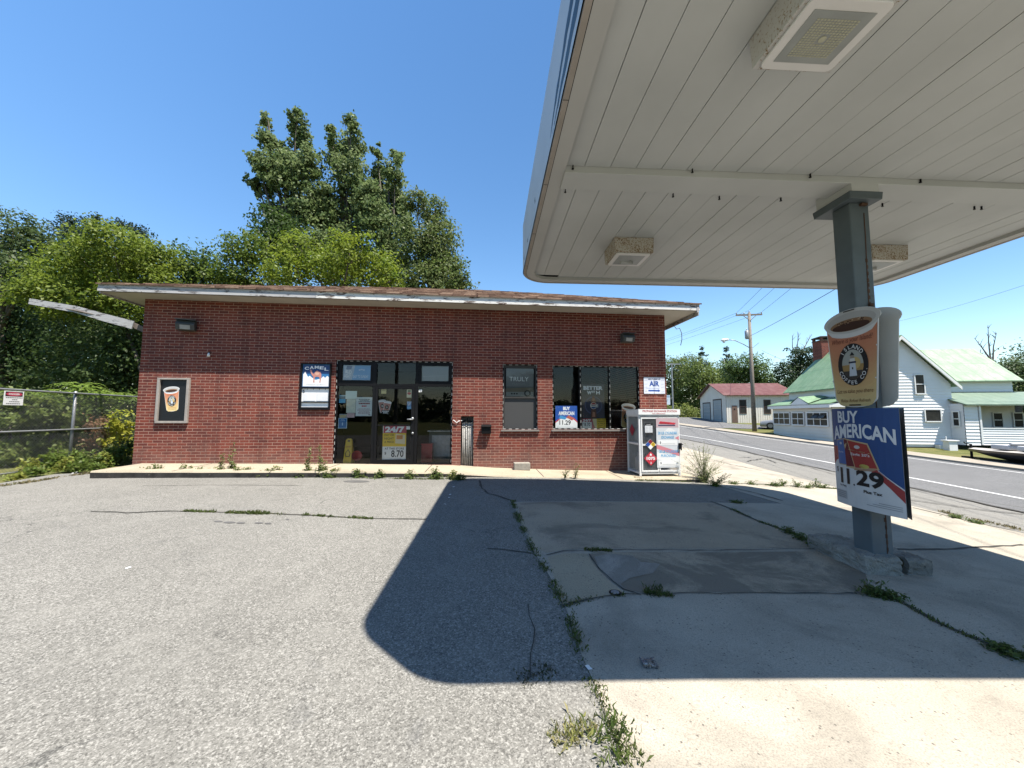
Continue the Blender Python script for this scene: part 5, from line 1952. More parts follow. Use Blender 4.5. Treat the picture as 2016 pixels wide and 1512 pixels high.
def flat_sign(name, X, y0, y1, z0, z1, sgn, label, skew=0., printed=True):
    """Bent plastic poster: x runs 0..1 towards the reader's right."""
    mb = MB()
    bul = lambda t: .06 * (1 - (2 * t - 1) ** 2)
    lay = lambda k: (lambda t, s: (sgn * (bul(t) + .0008 * k) + skew * t, (y0 + (y1 - y0) * t), z0 + (z1 - z0) * s))
    n = 12

    def cut(poly, k, col):
        """split a polygon into thin vertical strips so that it follows the bend"""
        q = [Vector((p[0], p[1])) for p in poly]
        for i in range(n):
            a, b = i / n, (i + 1) / n
            res = q
            for (lim, keep) in ((a, 1), (b, -1)):
                out = []
                for j in range(len(res)):
                    p, r_ = res[j], res[(j + 1) % len(res)]
                    ip, ir = keep * (p.x - lim) >= 0, keep * (r_.x - lim) >= 0
                    if ip:
                        out.append(p)
                    if ip != ir:
                        t = (lim - p.x) / (r_.x - p.x)
                        out.append(p.lerp(r_, t))
                res = out
                if not res:
                    break
            if len(res) >= 3:
                mb.flat([(p.x, p.y) for p in res], lay(k), 0, col)
    for i in range(n):
        a, b = i / n, (i + 1) / n
        v = [lay(0)(a, 0), lay(0)(b, 0), lay(0)(b, 1), lay(0)(a, 1)]
        v2 = [(p[0] - sgn * .004, p[1], p[2]) for p in v]
        mb.add(v + v2, [(0, 1, 2, 3), (7, 6, 5, 4), (0, 4, 5, 1), (3, 2, 6, 7)], 0, (.30, .32, .33, 1))
    if printed:
        cut(rect(0, 1, 0, 1), 1, WHT)
        cut([(0, 1), (0, .52), (.08, .50), (.25, .52), (.5, .50), (.68, .44), (.85, .34), (1, .26), (1, 1)], 2, (.022, .08, .26, 1))
        cut([(0, .52), (0, .505), (.1, .48), (.25, .50), (.5, .485), (.68, .425), (.85, .325), (1, .245), (1, .26), (.85, .34), (.68, .44), (.5, .50), (.25, .52)], 3, WHT)
        cut([(0, .60), (0, .40), (.06, .45), (.12, .47), (.12, .60)], 3, (.40, .05, .05, 1))
        cut([(.55, .48), (.70, .425), (.86, .325), (1, .245), (1, .135), (.86, .25), (.70, .36), (.55, .43)], 3, (.40, .05, .05, 1))
        cut([(0, .40), (.06, .45), (.12, .47), (.12, .40)], 3, WHT)
        cf = lay(5)
        text(mb, 'BUY', .15, .52, .85, .975, cf, (.85, .87, .89, 1), .03)
        arch = lambda t, s: lay(5)(t, s + .045 * (1 - ((t - .48) / .48) ** 2) - .045)
        text(mb, 'AMERICAN', .035, .955, .70, .845, arch, (.85, .87, .89, 1), .03)
        cut([(.09, .67), (.25, .69), (.28, .41), (.105, .41)], 3, (.42, .36, .24, 1))
        cut([(.10, .66), (.245, .68), (.27, .42), (.115, .42)], 4, (.045, .15, .42, 1))
        cut([(.24, .69), (.315, .685), (.63, .655), (.755, .41), (.42, .385), (.262, .395)], 4, (.60, .46, .26, 1))
        cut([(.245, .68), (.305, .675), (.412, .41), (.268, .405)], 4, (.16, .015, .03, 1))
        cut([(.318, .672), (.617, .642), (.732, .42), (.428, .402)], 5, (.42, .045, .04, 1))
        cut([(.42, .395), (.74, .415), (.66, .385), (.40, .375)], 5, (.45, .28, .18, 1))
        cut([(.33, .585), (.645, .56), (.65, .553), (.333, .575)], 5, (.55, .42, .22, 1))
        text(mb, "Eagle 20's", .365, .645, .515, .55, cf, WHT, .02)
        text(mb, "Eagle", .125, .225, .53, .555, cf, (.45, .5, .6, 1), .02)
        cut(oval(.47, .61, .045, .018, 12), 5, (.66, .62, .6, 1))
        cut(oval(.18, .635, .025, .014, 10), 5, (.55, .58, .62, 1))
        cut(oval(.56, .425, .07, .02, 14), 5, (.60, .50, .12, 1))
        text(mb, '$', .055, .095, .325, .385, cf, BLK, .0)
        text(mb, '1', .135, .185, .22, .38, cf, BLK, .015)
        text(mb, '1', .265, .315, .22, .38, cf, BLK, .015)
        text(mb, '.', .375, .40, .215, .235, cf, BLK, .03)
        text(mb, '29', .43, .80, .225, .385, cf, BLK, .035)
        text(mb, 'Per Pack', .115, .25, .185, .205, cf, BLK, .02)
        text(mb, 'Plus Tax', .53, .77, .165, .195, cf, BLK, .03)
        cut(rect(.03, .24, .06, .145), 4, (.55, .56, .57, 1))
        for q in range(4):
            cut(rect(.04, .22, .07 + q * .019, .078 + q * .019), 5, (.35, .36, .37, 1))
            if q < 3:
                cut(rect(.56 + .08 * q, .97, .055 + q * .018, .062 + q * .018), 4, (.42, .43, .44, 1))
    ob = mb.build(name, M_PRINT_SHADE, loc=(X, 0, 0), fix=False)
    tag(ob, label, 'poster', 'posters strapped to the column')
    return ob


pa, pb, pc_, pd = on_x(1640, 805, 3.64), on_x(1775, 803, 3.64), on_x(1787, 1018, 3.64), on_x(1652, 990, 3.64)
flat_sign('price_sign', 3.625, (pa.y + pd.y) / 2, (pb.y + pc_.y) / 2, (pc_.z + pd.z) / 2, (pa.z + pb.z) / 2, -1, 'tall blue, red and white BUY AMERICAN cigarette price sign strapped to the column')
flat_sign('price_sign', 3.69, (pb.y + pc_.y) / 2 + .02, (pa.y + pd.y) / 2, (pc_.z + pd.z) / 2 - .01, (pa.z + pb.z) / 2, 1, 'grey rear face of the matching price sign on the far side of the column', .23)
for z, lab in ((1.50, 'thin black cable tie round the column at the top of the price sign'), (.60, 'thin black cable tie round the column near the foot of the price sign')):
    mb = MB()
    mb.tube([(3.628, 4.02, z), (3.64, 3.99, z + .005), (3.90, 3.99, z), (3.924, 4.02, z)], .004, 5)
    tag(mb.build('cable_tie', M_BLACK), lab, 'cable tie', 'cable ties on the column')


def rough_block(x0, x1, y0, y1, z0, z1, seed, amp=.03, cuts=15):
    bm = bmesh.new()
    bmesh.ops.create_cube(bm, size=1)
    bmesh.ops.subdivide_edges(bm, edges=bm.edges[:], cuts=cuts, use_grid_fill=True)
    for v in bm.verts:
        p = v.co
        r_ = max(abs(p.x), abs(p.y)) * 2
        q = Vector((p.x * (x1 - x0), p.y * (y1 - y0), p.z * (z1 - z0)))
        cr = max(0, abs(p.z * 2) + r_ - 1.78)
        q.x *= 1 - .28 * cr
        q.y *= 1 - .12 * cr
        if p.z > 0:
            q.z -= .10 * cr * (z1 - z0)
        nv = mnoise.noise_vector(q * 8 + Vector((seed, seed * 2, 0))) * amp * .8 + mnoise.noise_vector(q * 26 + Vector((seed, 0, seed))) * amp * .55 + mnoise.noise_vector(q * 60 + Vector((0, seed, seed))) * amp * .2
        v.co = q + nv + Vector(((x0 + x1) / 2, (y0 + y1) / 2, (z0 + z1) / 2))
    me = bpy.data.meshes.new('rough')
    bm.to_mesh(me)
    bm.free()
    return me


kerb = empty('broken_kerb', (3.8, 4.2, H(3.8, 4.2)), (0, 0, 0))
tag(kerb, 'crumbling whitish concrete island under the grey canopy column', 'kerb')
for nm, args, m_ in (('kerb_block', (3.53, 3.88, 3.95, 4.72, -.22, .098, 3.1, .03), M_CURB), ('kerb_block', (3.98, 4.22, 3.99, 4.72, -.25, .05, 8.7, .03), M_CURB), ('mossy_core', (3.86, 4.02, 4.05, 4.68, -.24, .04, 5.2, .03), mat('moss_soil', (.09, .075, .035), .95, .4, 14, bump=.8))):
    me = rough_block(*args)
    me.materials.append(m_)
    o = bpy.data.objects.new(nm, me)
    COL.objects.link(o)
    o.parent = kerb
    o.location = -kerb.location

# ----------------------------------------------------------------------------- across the street
UROT = (0, 0, -R(8.5))


def uempty(name, u, v, z):
    x, y = xy_of(u, v)
    return empty(name, (x, y, z), UROT)


def ub(mb, name, mats, an, parent=None, **k):
    mb.v = [(p[0] - an[0], p[1] - an[1], p[2] - an[2]) for p in mb.v]
    if parent is None:
        x, y = xy_of(an[0], an[1])
        return mb.build(name, mats, loc=(x, y, an[2]), rot=UROT, **k)
    return mb.build(name, mats, parent, **k)


def laps(mb, a_fn, b_fn, z0, z1, fn, lap=.2, mi=0, out=.032):
    """Clapboards: each course leans out at its lower edge. fn(t, depth, z)."""
    z = z0
    while z < z1 - .01:
        zt = min(z + lap, z1)
        p = [fn(a_fn(z), out, z), fn(b_fn(z), out, z), fn(b_fn(zt), .0, zt), fn(a_fn(zt), .0, zt)]
        mb.poly(p, mi)
        mb.poly([fn(a_fn(z), .0, z), fn(b_fn(z), .0, z), fn(b_fn(z), out, z), fn(a_fn(z), out, z)], mi)
        z = zt


def window_at(parent, an, t0, t1, z0, z1, fn, rows=2, cols=1, fr=.06, name='window', tilt=0):
    """Framed window on a wall; fn(t, out, z)."""
    f = MB()

    def bx(a, b, c, d, o0, o1):
        o0, o1 = o0 + .03, o1 + .03
        v = [fn(a, o0, c), fn(b, o0, c), fn(b, o1, c), fn(a, o1, c), fn(a, o0, d), fn(b, o0, d), fn(b, o1, d), fn(a, o1, d)]
        f.add(v, [(0, 3, 2, 1), (4, 5, 6, 7), (0, 1, 5, 4), (1, 2, 6, 5), (2, 3, 7, 6), (3, 0, 4, 7)])
    bx(t0 - fr, t0, z0 - fr, z1 + fr, .02, .065)
    bx(t1, t1 + fr, z0 - fr, z1 + fr, .02, .065)
    bx(t0, t1, z1, z1 + fr, .02, .065)
    bx(t0, t1, z0 - fr * 1.2, z0, .02, .09)
    for i in range(1, rows):
        z = z0 + (z1 - z0) * i / rows
        bx(t0, t1, z - .022, z + .022, .03, .055)
    for i in range(1, cols):
        t = t0 + (t1 - t0) * i / cols
        bx(t - .03, t + .03, z0, z1, .03, .056)
    o = ub(f, name, M_TRIMW, an, parent)
    g_ = MB()
    g_.poly([fn(t0, .066, z0), fn(t1, .066, z0), fn(t1, .066, z1), fn(t0, .066, z1)])
    g_.v = [(p[0] - an[0], p[1] - an[1], p[2] - an[2]) for p in g_.v]
    g_.build('pane', M_PANE, o, fix=False)
    return o


# white house
HA = (21.4, 28.5, -.45)
house = uempty('white_house', *HA)
tag(house, 'white clapboard house with green metal roof across the street', 'house')
ul, ur, um = 18.6, 24.2, 21.4
ez, rz_ = 3.55, 6.62
gl = lambda z: ul if z < ez else ul + (z - ez) / (rz_ - ez) * (um - ul)
gr = lambda z: ur if z < ez else ur - (z - ez) / (rz_ - ez) * (ur - um)
fg = lambda t, o, z: (t, 28.5 - o, z)
mb = MB()
laps(mb, gl, gr, -.34, rz_, fg)
fl = lambda t, o, z: (18.6 - o, t, z)
laps(mb, lambda z: 28.53, lambda z: 36.0, -.34, ez, fl)
mb.box(ul + .02, ur - .02, 28.52, 35.98, -.5, ez - .02)
ub(mb, 'wall', M_SIDING, HA, house, fix=False)
mb = MB()
mb.box(ul + .05, ur - .05, 28.53, 36, -.8, -.34)
mb.box(24.2, 29.0, 30.05, 35.2, -.8, -.3)
ub(mb, 'foundation', M_FOUND, HA, house)
mb = MB()
for s_ in (-1, 1):
    tip = um + s_ * 3.15
    zt_ = ez - .14
    v0, v1 = 28.15, 36.25
    v = [(um, v0, rz_ + .12), (tip, v0, zt_), (tip, v1, zt_), (um, v1, rz_ + .12), (um, v0, rz_ + .06), (tip, v0, zt_ - .06), (tip, v1, zt_ - .06), (um, v1, rz_ + .06)]
    mb.add(v, [(0, 1, 2, 3), (7, 6, 5, 4), (0, 4, 5, 1), (1, 5, 6, 2), (2, 6, 7, 3)])
rf = ub(mb, 'roof', M_GREEN, HA, house)
mb = MB()
for s_ in (-1, 1):
    tip = um + s_ * 3.13
    zt_ = ez - .16
    mb.add([(um, 28.13, rz_ + .055), (tip, 28.13, zt_ - .055), (tip, 28.13, zt_ - .27), (um, 28.13, rz_ - .16), (um, 28.20, rz_ + .055), (tip, 28.20, zt_ - .055), (tip, 28.20, zt_ - .27), (um, 28.20, rz_ - .16)], [(0, 1, 2, 3), (4, 7, 6, 5), (0, 4, 5, 1), (1, 5, 6, 2), (2, 6, 7, 3)])
ub(mb, 'bargeboard', M_TRIMW, HA, house)
mb = MB()
mb.box(20.9, 22.3, 35.3, 36.5, 5.2, 7.75)
mb.box(20.85, 22.35, 35.25, 36.55, 7.75, 7.8, 1)
for (a, b) in ((20.9, 35.3), (22.12, 35.3), (20.9, 36.32), (22.12, 36.32)):
    mb.box(a, a + .18, b, b + .18, 7.8, 8.02)
mb.box(20.85, 22.35, 35.25, 36.55, 8.02, 8.12, 1)
ub(mb, 'chimney', [M_CHIM, M_FOUND], HA, rf)
window_at(house, HA, 22.2, 22.67, 2.93, 4.12, fg, 2)
window_at(house, HA, 22.62, 23.45, 1.15, 1.86, fg, 1)
# wing to the right
mb = MB()
fw = lambda t, o, z: (t, 30.0 - o, z)
laps(mb, lambda z: 24.2, lambda z: 29.0, 2.9, 3.9, fw)
laps(mb, lambda z: 24.2, lambda z: 29.0, -.3, 2.9, fw, .12)
mb.box(24.2, 29.0, 30.02, 35.2, -.3, 3.85)
ub(mb, 'wing_wall', M_SIDING, HA, house, fix=False)
mb = MB()
v = [(23.9, 29.65, 3.82), (29.35, 29.65, 3.82), (29.35, 32.6, 6.42), (23.4, 32.6, 6.42), (29.35, 35.5, 3.82), (23.9, 35.5, 3.82)]
v += [(p[0], p[1], p[2] - .07) for p in v]
mb.add(v, [(0, 1, 2, 3), (3, 2, 4, 5), (9, 8, 7, 6), (11, 10, 8, 9), (0, 6, 7, 1), (1, 7, 8, 2), (2, 8, 10, 4)])
ub(mb, 'wing_roof', make_metal_roof('pale_green_metal_roof', (.25, .37, .235, 1), (.47, .56, .42, 1), 0), HA, house)
mb = MB()
v = [(23.95, 27.35, 2.20), (33, 27.35, 2.20), (33, 30.0, 3.08), (23.95, 30.0, 3.08)]
v += [(p[0], p[1], p[2] - .08) for p in v]
mb.add(v, [(0, 1, 2, 3), (7, 6, 5, 4), (0, 4, 5, 1), (1, 5, 6, 2), (3, 7, 4, 0)])
ub(mb, 'porch_roof', M_GREEN2, HA, house)
mb = MB()
fk = lambda t, o, z: (t, 27.6 - o, z)
laps(mb, lambda z: 24.85, lambda z: 33, -.28, .70, fk, .14)
mb.box(24.85, 33, 27.62, 27.7, -.28, .70)
mb.box(24.8, 33, 27.56, 27.72, .70, .76)
ub(mb, 'porch_knee_wall', M_SIDING, HA, house, fix=False)
mb = MB()
fs = lambda t, o, z: (24.02 - o, t, z)
laps(mb, lambda z: 27.6, lambda z: 28.48, -.3, 2.25, fs)
laps(mb, lambda z: 24.03, lambda z: 24.75, -.3, 2.15, fk, .2)
mb.box(24.04, 24.75, 27.62, 27.7, -.3, 2.15)
mb.box(24.04, 24.1, 27.62, 28.48, -.3, 2.2)
ub(mb, 'porch_side_wall', M_SIDING, HA, house, fix=False)
window_at(house, HA, 27.85, 28.2, .88, 1.72, fs, 2, name='porch_window')
for uu in (26.55, 27.72, 28.86):
    window_at(house, HA, uu, uu + .48, .78, 1.66, fw, 2)
for (uu, a) in ((24.8, 2.15),):
    mb = MB()
    mb.box(uu, uu + .1, 27.55, 27.65, -.28, a)
    ub(mb, 'porch_post', M_TRIMW, HA, house)
# glazed front porch facing the road
fp = lambda t, o, z: (17.3 - o, t, z)
mb = MB()
laps(mb, lambda z: 28.6, lambda z: 36.1, -.45, 2.12, fp, .22)
laps(mb, lambda z: 17.3, lambda z: 18.58, -.45, 2.12, lambda t, o, z: (t, 28.6 - o, z), .22)
mb.box(17.32, 18.58, 28.62, 36.08, -.5, 2.2)
ub(mb, 'front_porch_wall', M_SIDING2, HA, house, fix=False)
mb = MB()
v = [(17.0, 28.3, 2.3), (17.0, 36.4, 2.3), (18.58, 36.4, 2.80), (18.58, 28.3, 2.80)]
v += [(p[0], p[1], p[2] - .05) for p in v]
mb.add(v, [(0, 1, 2, 3), (7, 6, 5, 4), (0, 4, 5, 1), (1, 5, 6, 2), (3, 7, 4, 0)])
v = [(16.98, 30.5, 2.36), (16.98, 31.75, 2.86), (16.98, 33.0, 2.36), (18.5, 30.9, 2.86), (18.5, 31.75, 3.0), (18.5, 32.6, 2.86)]
mb.add(v, [(0, 1, 4, 3), (1, 2, 5, 4)])
ub(mb, 'front_porch_roof', M_GREEN, HA, house)
mb = MB()
mb.box(17.02, 17.1, 28.32, 36.38, 2.02, 2.245)
mb.box(17.1, 18.5, 28.33, 28.40, 2.05, 2.30)
mb.add([(17.0, 30.5, 2.25), (17.0, 33.0, 2.25), (17.0, 31.75, 2.82), (17.06, 30.5, 2.25), (17.06, 33.0, 2.25), (17.06, 31.75, 2.82)], [(0, 1, 2), (3, 5, 4), (0, 2, 5, 3), (2, 1, 4, 5)])
ub(mb, 'front_porch_fascia', M_TRIMW, HA, house)
for (a, b, cc) in ((33.5, 35.85, 3), (31.65, 33.1, 2), (28.95, 31.2, 3)):
    window_at(house, HA, a, b, .8, 1.66, fp, 2, cc, .07, 'porch_window')
mb = MB()
for (a, b) in ((29.75, 30.4), (29.02, 29.65)):
    v = [(17.26, a, 1.64), (17.26, b, 1.64), (16.98, b, 1.30), (16.98, a, 1.30)]
    v += [(p[0] + .03, p[1], p[2]) for p in v]
    mb.add(v, [(0, 1, 2, 3), (7, 6, 5, 4), (0, 4, 5, 1), (1, 5, 6, 2), (2, 6, 7, 3), (3, 7, 4, 0)])
ub(mb, 'tilted_sash', M_PANE, HA, house)
# concrete step and low blocks at the gable
mb = MB()
mb.box(23.0, 23.75, 28.1, 28.45, -.62, -.36)
ub(mb, 'basement_vent', M_TRIMW, HA, house)

# garage with the red roof
GA = (21.4, 47.6, .5)
gar = uempty('garage', *GA)
tag(gar, 'cream garage with a red metal roof and two overhead doors up the street', 'garage')
mb = MB()


def ribbed(mb, t0, t1, z0, z1f, fn, pitch=.24):
    t = t0
    while t < t1 - .01:
        te = min(t + pitch, t1)
        m_ = t + (te - t) * .82
        mb.poly([fn(t, .03, z0), fn(m_, .03, z0), fn(m_, .03, z1f(m_)), fn(t, .03, z1f(t))])
        mb.poly([fn(m_, .03, z0), fn(m_, .0, z0), fn(m_, .0, z1f(m_)), fn(m_, .03, z1f(m_))])
        mb.poly([fn(m_, .0, z0), fn(te, .0, z0), fn(te, .0, z1f(te)), fn(m_, .0, z1f(m_))])
        mb.poly([fn(te, .0, z0), fn(te, .03, z0), fn(te, .03, z1f(te)), fn(te, .0, z1f(te))])
        t = te


fga = lambda t, o, z: (t, 47.6 - o, z)
fgu = lambda t, o, z: (17.9 - o, t, z)
ribbed(mb, 17.9, 25.2, .3, lambda t: 3.85, fga)
ribbed(mb, 47.6, 56.4, .3, lambda t: 3.85 + 1.5 * (1 - abs(t - 52) / 4.4), fgu)
mb.box(17.95, 25.15, 47.65, 56.35, .2, 3.8)
ub(mb, 'wall', M_SIDING2, GA, gar, fix=False)
mb = MB()
for s_ in (-1, 1):
    tip = 52 + s_ * 4.75
    v = [(17.5, 52, 5.47), (17.5, tip, 3.80), (25.6, tip, 3.80), (25.6, 52, 5.47)]
    v += [(p[0], p[1], p[2] - .08) for p in v]
    mb.add(v, [(0, 1, 2, 3), (7, 6, 5, 4), (0, 4, 5, 1), (1, 5, 6, 2), (2, 6, 7, 3)])
ub(mb, 'roof', M_RED, GA, gar)
for (a, b, c, d) in ((52.65, 55.2, .5, 3.0), (48.95, 51.45, .5, 3.3)):
    f = MB()
    for r_ in ((a - .14, a, c, d + .14), (b, b + .14, c, d + .14), (a, b, d, d + .14)):
        f.box(17.83, 17.90, r_[0], r_[1], r_[2], r_[3])
    o = ub(f, 'garage_door', M_BRN, GA, gar)
    p_ = MB()
    for i in range(5):
        p_.box(17.84 + .003, 17.865, a, b, c + (d - c) * i / 5 + .01, c + (d - c) * (i + 1) / 5 - .01)
    ub(p_, 'door_panel', M_GDOOR, GA, o)
f = MB()
f.box(18.45, 19.05, 47.54, 47.58, .62, 2.58)
o = ub(f, 'side_door', M_DOORB, GA, gar)
p_ = MB()
p_.box(18.68, 18.82, 47.53, 47.538, 2.1, 2.25)
ub(p_, 'peephole', M_BLACK, GA, o)
for a in (19.36, 21.93):
    f = MB()
    for r_ in ((a - .08, a, 1.65, 3.25), (a + .58, a + .66, 1.65, 3.25), (a, a + .58, 3.17, 3.25), (a, a + .58, 1.65, 1.75), (a, a + .58, 2.44, 2.50)):
        f.box(r_[0], r_[1], 47.53, 47.58, r_[2], r_[3])
    o = ub(f, 'window', M_BRN, GA, gar)
    p_ = MB()
    p_.box(a, a + .58, 47.552, 47.56, 1.75, 3.17)
    ub(p_, 'pane', M_PANE, GA, o)

# utility pole with street lamp
PA = (16.6, 38.0, H(*xy_of(16.6, 38.0)))
pole = uempty('utility_pole', *PA)
tag(pole, 'tall wooden utility pole with a crossarm, transformer and street lamp across the road', 'utility pole')
mb = MB()
mb.tube([(16.6, 38, PA[2] - .3), (16.6, 38, 5), (16.6, 38, 11.0)], [.19, .16, .12], 12)
ub(mb, 'post', M_POLEWOOD, PA, pole, smooth=True)
mb = MB()
mb.box(15.45, 17.7, 37.93, 38.03, 10.72, 10.86)
mb.tube([(16.0, 37.9, 10.75), (16.55, 37.87, 10.25)], .03, 6)
mb.tube([(17.2, 37.9, 10.75), (16.65, 37.87, 10.25)], .03, 6)
ca = ub(mb, 'crossarm', M_POLEWOOD, PA, pole)
for uu in (15.5, 16.15, 16.6, 17.65):
    i_ = MB()
    z0 = 10.86 if uu != 16.6 else 11.0
    i_.tube([(uu, 37.98, z0), (uu, 37.98, z0 + .08), (uu, 37.98, z0 + .18)], [.03, .05, .035], 8)
    ub(i_, 'insulator', M_STEEL, PA, ca, smooth=True)
mb = MB()
mb.tube([(16.28, 37.9, 8.5), (16.28, 37.9, 8.6), (16.28, 37.9, 9.25), (16.28, 37.9, 9.32)], [.12, .17, .17, .08], 12)
mb.tube([(16.28, 37.9, 9.3), (16.28, 37.9, 9.5)], .03, 6)
ub(mb, 'transformer', M_STEEL, PA, pole, smooth=True)
mb = MB()
pts = [(16.5, 38, 7.7), (15.9, 37.9, 8.05), (15.2, 37.8, 8.38), (14.55, 37.7, 8.45)]
mb.tube(pts, .035, 8)
la = ub(mb, 'lamp_arm', M_STEEL, PA, pole, smooth=True)
mb = MB()
mb.tube([(14.62, 37.7, 8.45), (14.45, 37.7, 8.46), (14.1, 37.7, 8.42), (13.95, 37.7, 8.38)], [.07, .13, .14, .05], 10)
ub(mb, 'lamp_head', M_WHITE, PA, la, smooth=True)
mb = MB()
mb.tube([(14.2, 37.7, 8.33), (14.2, 37.7, 8.22), (14.2, 37.7, 8.17)], [.13, .11, .04], 10)
ub(mb, 'lamp_bowl', M_LENS, PA, la, smooth=True)


def wire(a, b, sag, r_, label, n=22):
    a, b = Vector(a), Vector(b)
    mb = MB()
    pts = []
    for i in range(n + 1):
        t = i / n
        p = a.lerp(b, t)
        p.z -= sag * 4 * t * (1 - t)
        pts.append(p - a)
    mb.tube(pts, r_, 4)
    tag(mb.build('power_line', M_WIRE, loc=a), label, 'power line', 'overhead power lines')


def at_pole(u, v, z):
    x, y = xy_of(u, v)
    return (x, y, z)


GW = 'thin power line from the wooden pole'
for (uu, z0, lab) in ((15.5, 11.0, ' crossarm left end over the canopy'), (16.6, 11.2, ' top over the canopy'), (17.65, 11.0, ' crossarm right end over the canopy')):
    wire(at_pole(uu, 38, z0), (8 + (uu - 16.6) * .9, -6, 11.2), .35, .011, GW + lab)
    wire(at_pole(uu, 38, z0), at_pole(uu - 12.5, 84, 12.6), .6, .011, (GW + lab).replace('over the canopy', 'away up the street'))
wire(at_pole(16.6, 38, 8.8), (9.2, -5, 8.2), .4, .016, 'thicker low cable from the wooden pole passing behind the grey column')
wire(P(1500, 690, 36.5), P(1640, 738, 33), .25, .012, 'slack service wire from the wooden pole to the white house')
wire(P(1494, 675, 36.6), P(1440, 712, 60), .15, .014, 'short wire dipping left from the wooden pole above the garage')
wire(P(1700, 645, 60), P(2080, 540, 30), .5, .012, 'lone faint wire high in the sky right of the column')
wire(P(1290, 711, 66), P(1520, 716, 62), .1, .03, 'upper pale wire in front of the trees left of the pole')
wire(P(1290, 727, 66), P(1470, 727, 62), .1, .03, 'lower pale wire in front of the trees left of the pole')
# far slim poles
mb = MB()
q = P(1427, 756, 70)
mb.tube([(0, 0, -6), (0, 0, 0), (0, 0, 4.6)], [.14, .13, .1], 8)
tag(mb.build('utility_pole', M_TRIMW, loc=q), 'slim pale pole rising behind the red garage roof', 'utility pole')
q = P(1325, 806, 40)
e = empty('sign_pole', (q.x, q.y, H(q.x, q.y)))
tag(e, 'slim grey pole with a small white sign just right of the store corner', 'sign pole')
mb = MB()
mb.tube([(0, 0, -.2), (0, 0, 6.6)], [.09, .07], 8)
mb.box(-.9, .9, -.05, .05, 6.45, 6.55)
mb.build('post', M_STEEL, e)
mb = MB()
mb.box(-.90, -.28, -.03, .02, 2.25, 3.25, 0, (.50, .58, .64, 1))
mb.flat(rect(-.86, -.32, 3.0, 3.2), lambda x, z: (x, -.034, z), 0, (.25, .36, .46, 1))
mb.flat([(-.75, 2.5), (-.6, 2.8), (-.45, 2.9), (-.55, 2.6), (-.62, 2.45)], lambda x, z: (x, -.034, z), 0, (.30, .40, .46, 1))
mb.box(-.3, -.05, -.02, .02, 2.9, 2.95, 0, (.2, .2, .2, 1))
mb.build('sign_plate', M_PRINT, e)

# parked car half hidden by the porch
CA = (20.4, 39.9, 0)
cx0, cy0 = xy_of(CA[0], CA[1])
CA = (20.4, 39.9, H(cx0, cy0))
car = empty('parked_car', (cx0, cy0, CA[2]), (0, 0, R(-35)))
tag(car, 'grey car parked on the driveway beside the glazed porch', 'car')


def car_shell(mb, half, prof_fn, xs, mi=0):
    V, F = [], []
    m_ = None
    for x in xs:
        sec = prof_fn(x)
        m_ = len(sec)
        V += [(x, p[0] * half, p[1]) for p in sec]
    for i in range(len(xs) - 1):
        for k in range(m_ - 1):
            a = i * m_ + k
            F.append((a, a + 1, a + m_ + 1, a + m_))
    F.append(tuple(range(m_)))
    F.append(tuple((len(xs) - 1) * m_ + k for k in range(m_ - 1, -1, -1)))
    mb.add(V, F, mi)


hood = lambda x: float(np.interp(x, [-2.2, -2.1, -1.0, -.8, .9, 1.6, 2.15, 2.2], [.62, .74, .90, .93, .95, .95, .88, .6]))
roofz = lambda x: float(np.interp(x, [-.9, -.15, .6, 1.5], [.93, 1.40, 1.42, .95]))
mb = MB()
car_shell(mb, .88, lambda x: [(-.86, .22), (-1, .35), (-1, .62), (-.93, hood(x)), (-.4, hood(x) + .03), (.4, hood(x) + .03), (.93, hood(x)), (1, .62), (1, .35), (.86, .22)], [-2.2, -2.1, -1.6, -1.0, -.5, .2, .9, 1.6, 2.1, 2.2])
bd = mb.build('body', M_CARW, car, smooth=True, bevel=.02)
mb = MB()
car_shell(mb, .80, lambda x: [(-1, min(.9, roofz(x))), (-.84, roofz(x)), (.84, roofz(x)), (1, min(.9, roofz(x)))], [-.95, -.5, -.15, .3, .6, 1.1, 1.5])
mb.build('cabin_glass', M_PANE, car, smooth=True)
mb = MB()
for s_ in (-1, 1):
    for q in ([(-.95, .93), (-.15, 1.41), (.6, 1.43), (1.52, .95)],):
        mb.tube([(x, s_ * .69, z) for x, z in q], .04, 6)
mb.box(-.15, .6, -.66, .66, 1.41, 1.45)
mb.build('roof_panel', M_CARW, car, smooth=False)
for (x, s_) in ((-1.4, -1), (-1.4, 1), (1.35, -1), (1.35, 1)):
    t = MB()
    t.tube([(x, s_ * .70, .32), (x, s_ * .90, .32)], .32, 20)
    wl = t.build('wheel', M_RUBBER, car)
    t = MB()
    t.tube([(x, s_ * .89, .32), (x, s_ * .91, .32)], .20, 14)
    t.build('rim', M_STEEL, wl)
for s_ in (-1, 1):
    t = MB()
    t.box(-2.215, -2.13, s_ * .55 - .18, s_ * .55 + .18, .60, .72)
    t.build('headlight', M_LENS, car, bevel=.02)
t = MB()
t.box(-2.23, -2.16, -.7, .7, .28, .46)
t.build('grille', M_BLACK, car, bevel=.02)

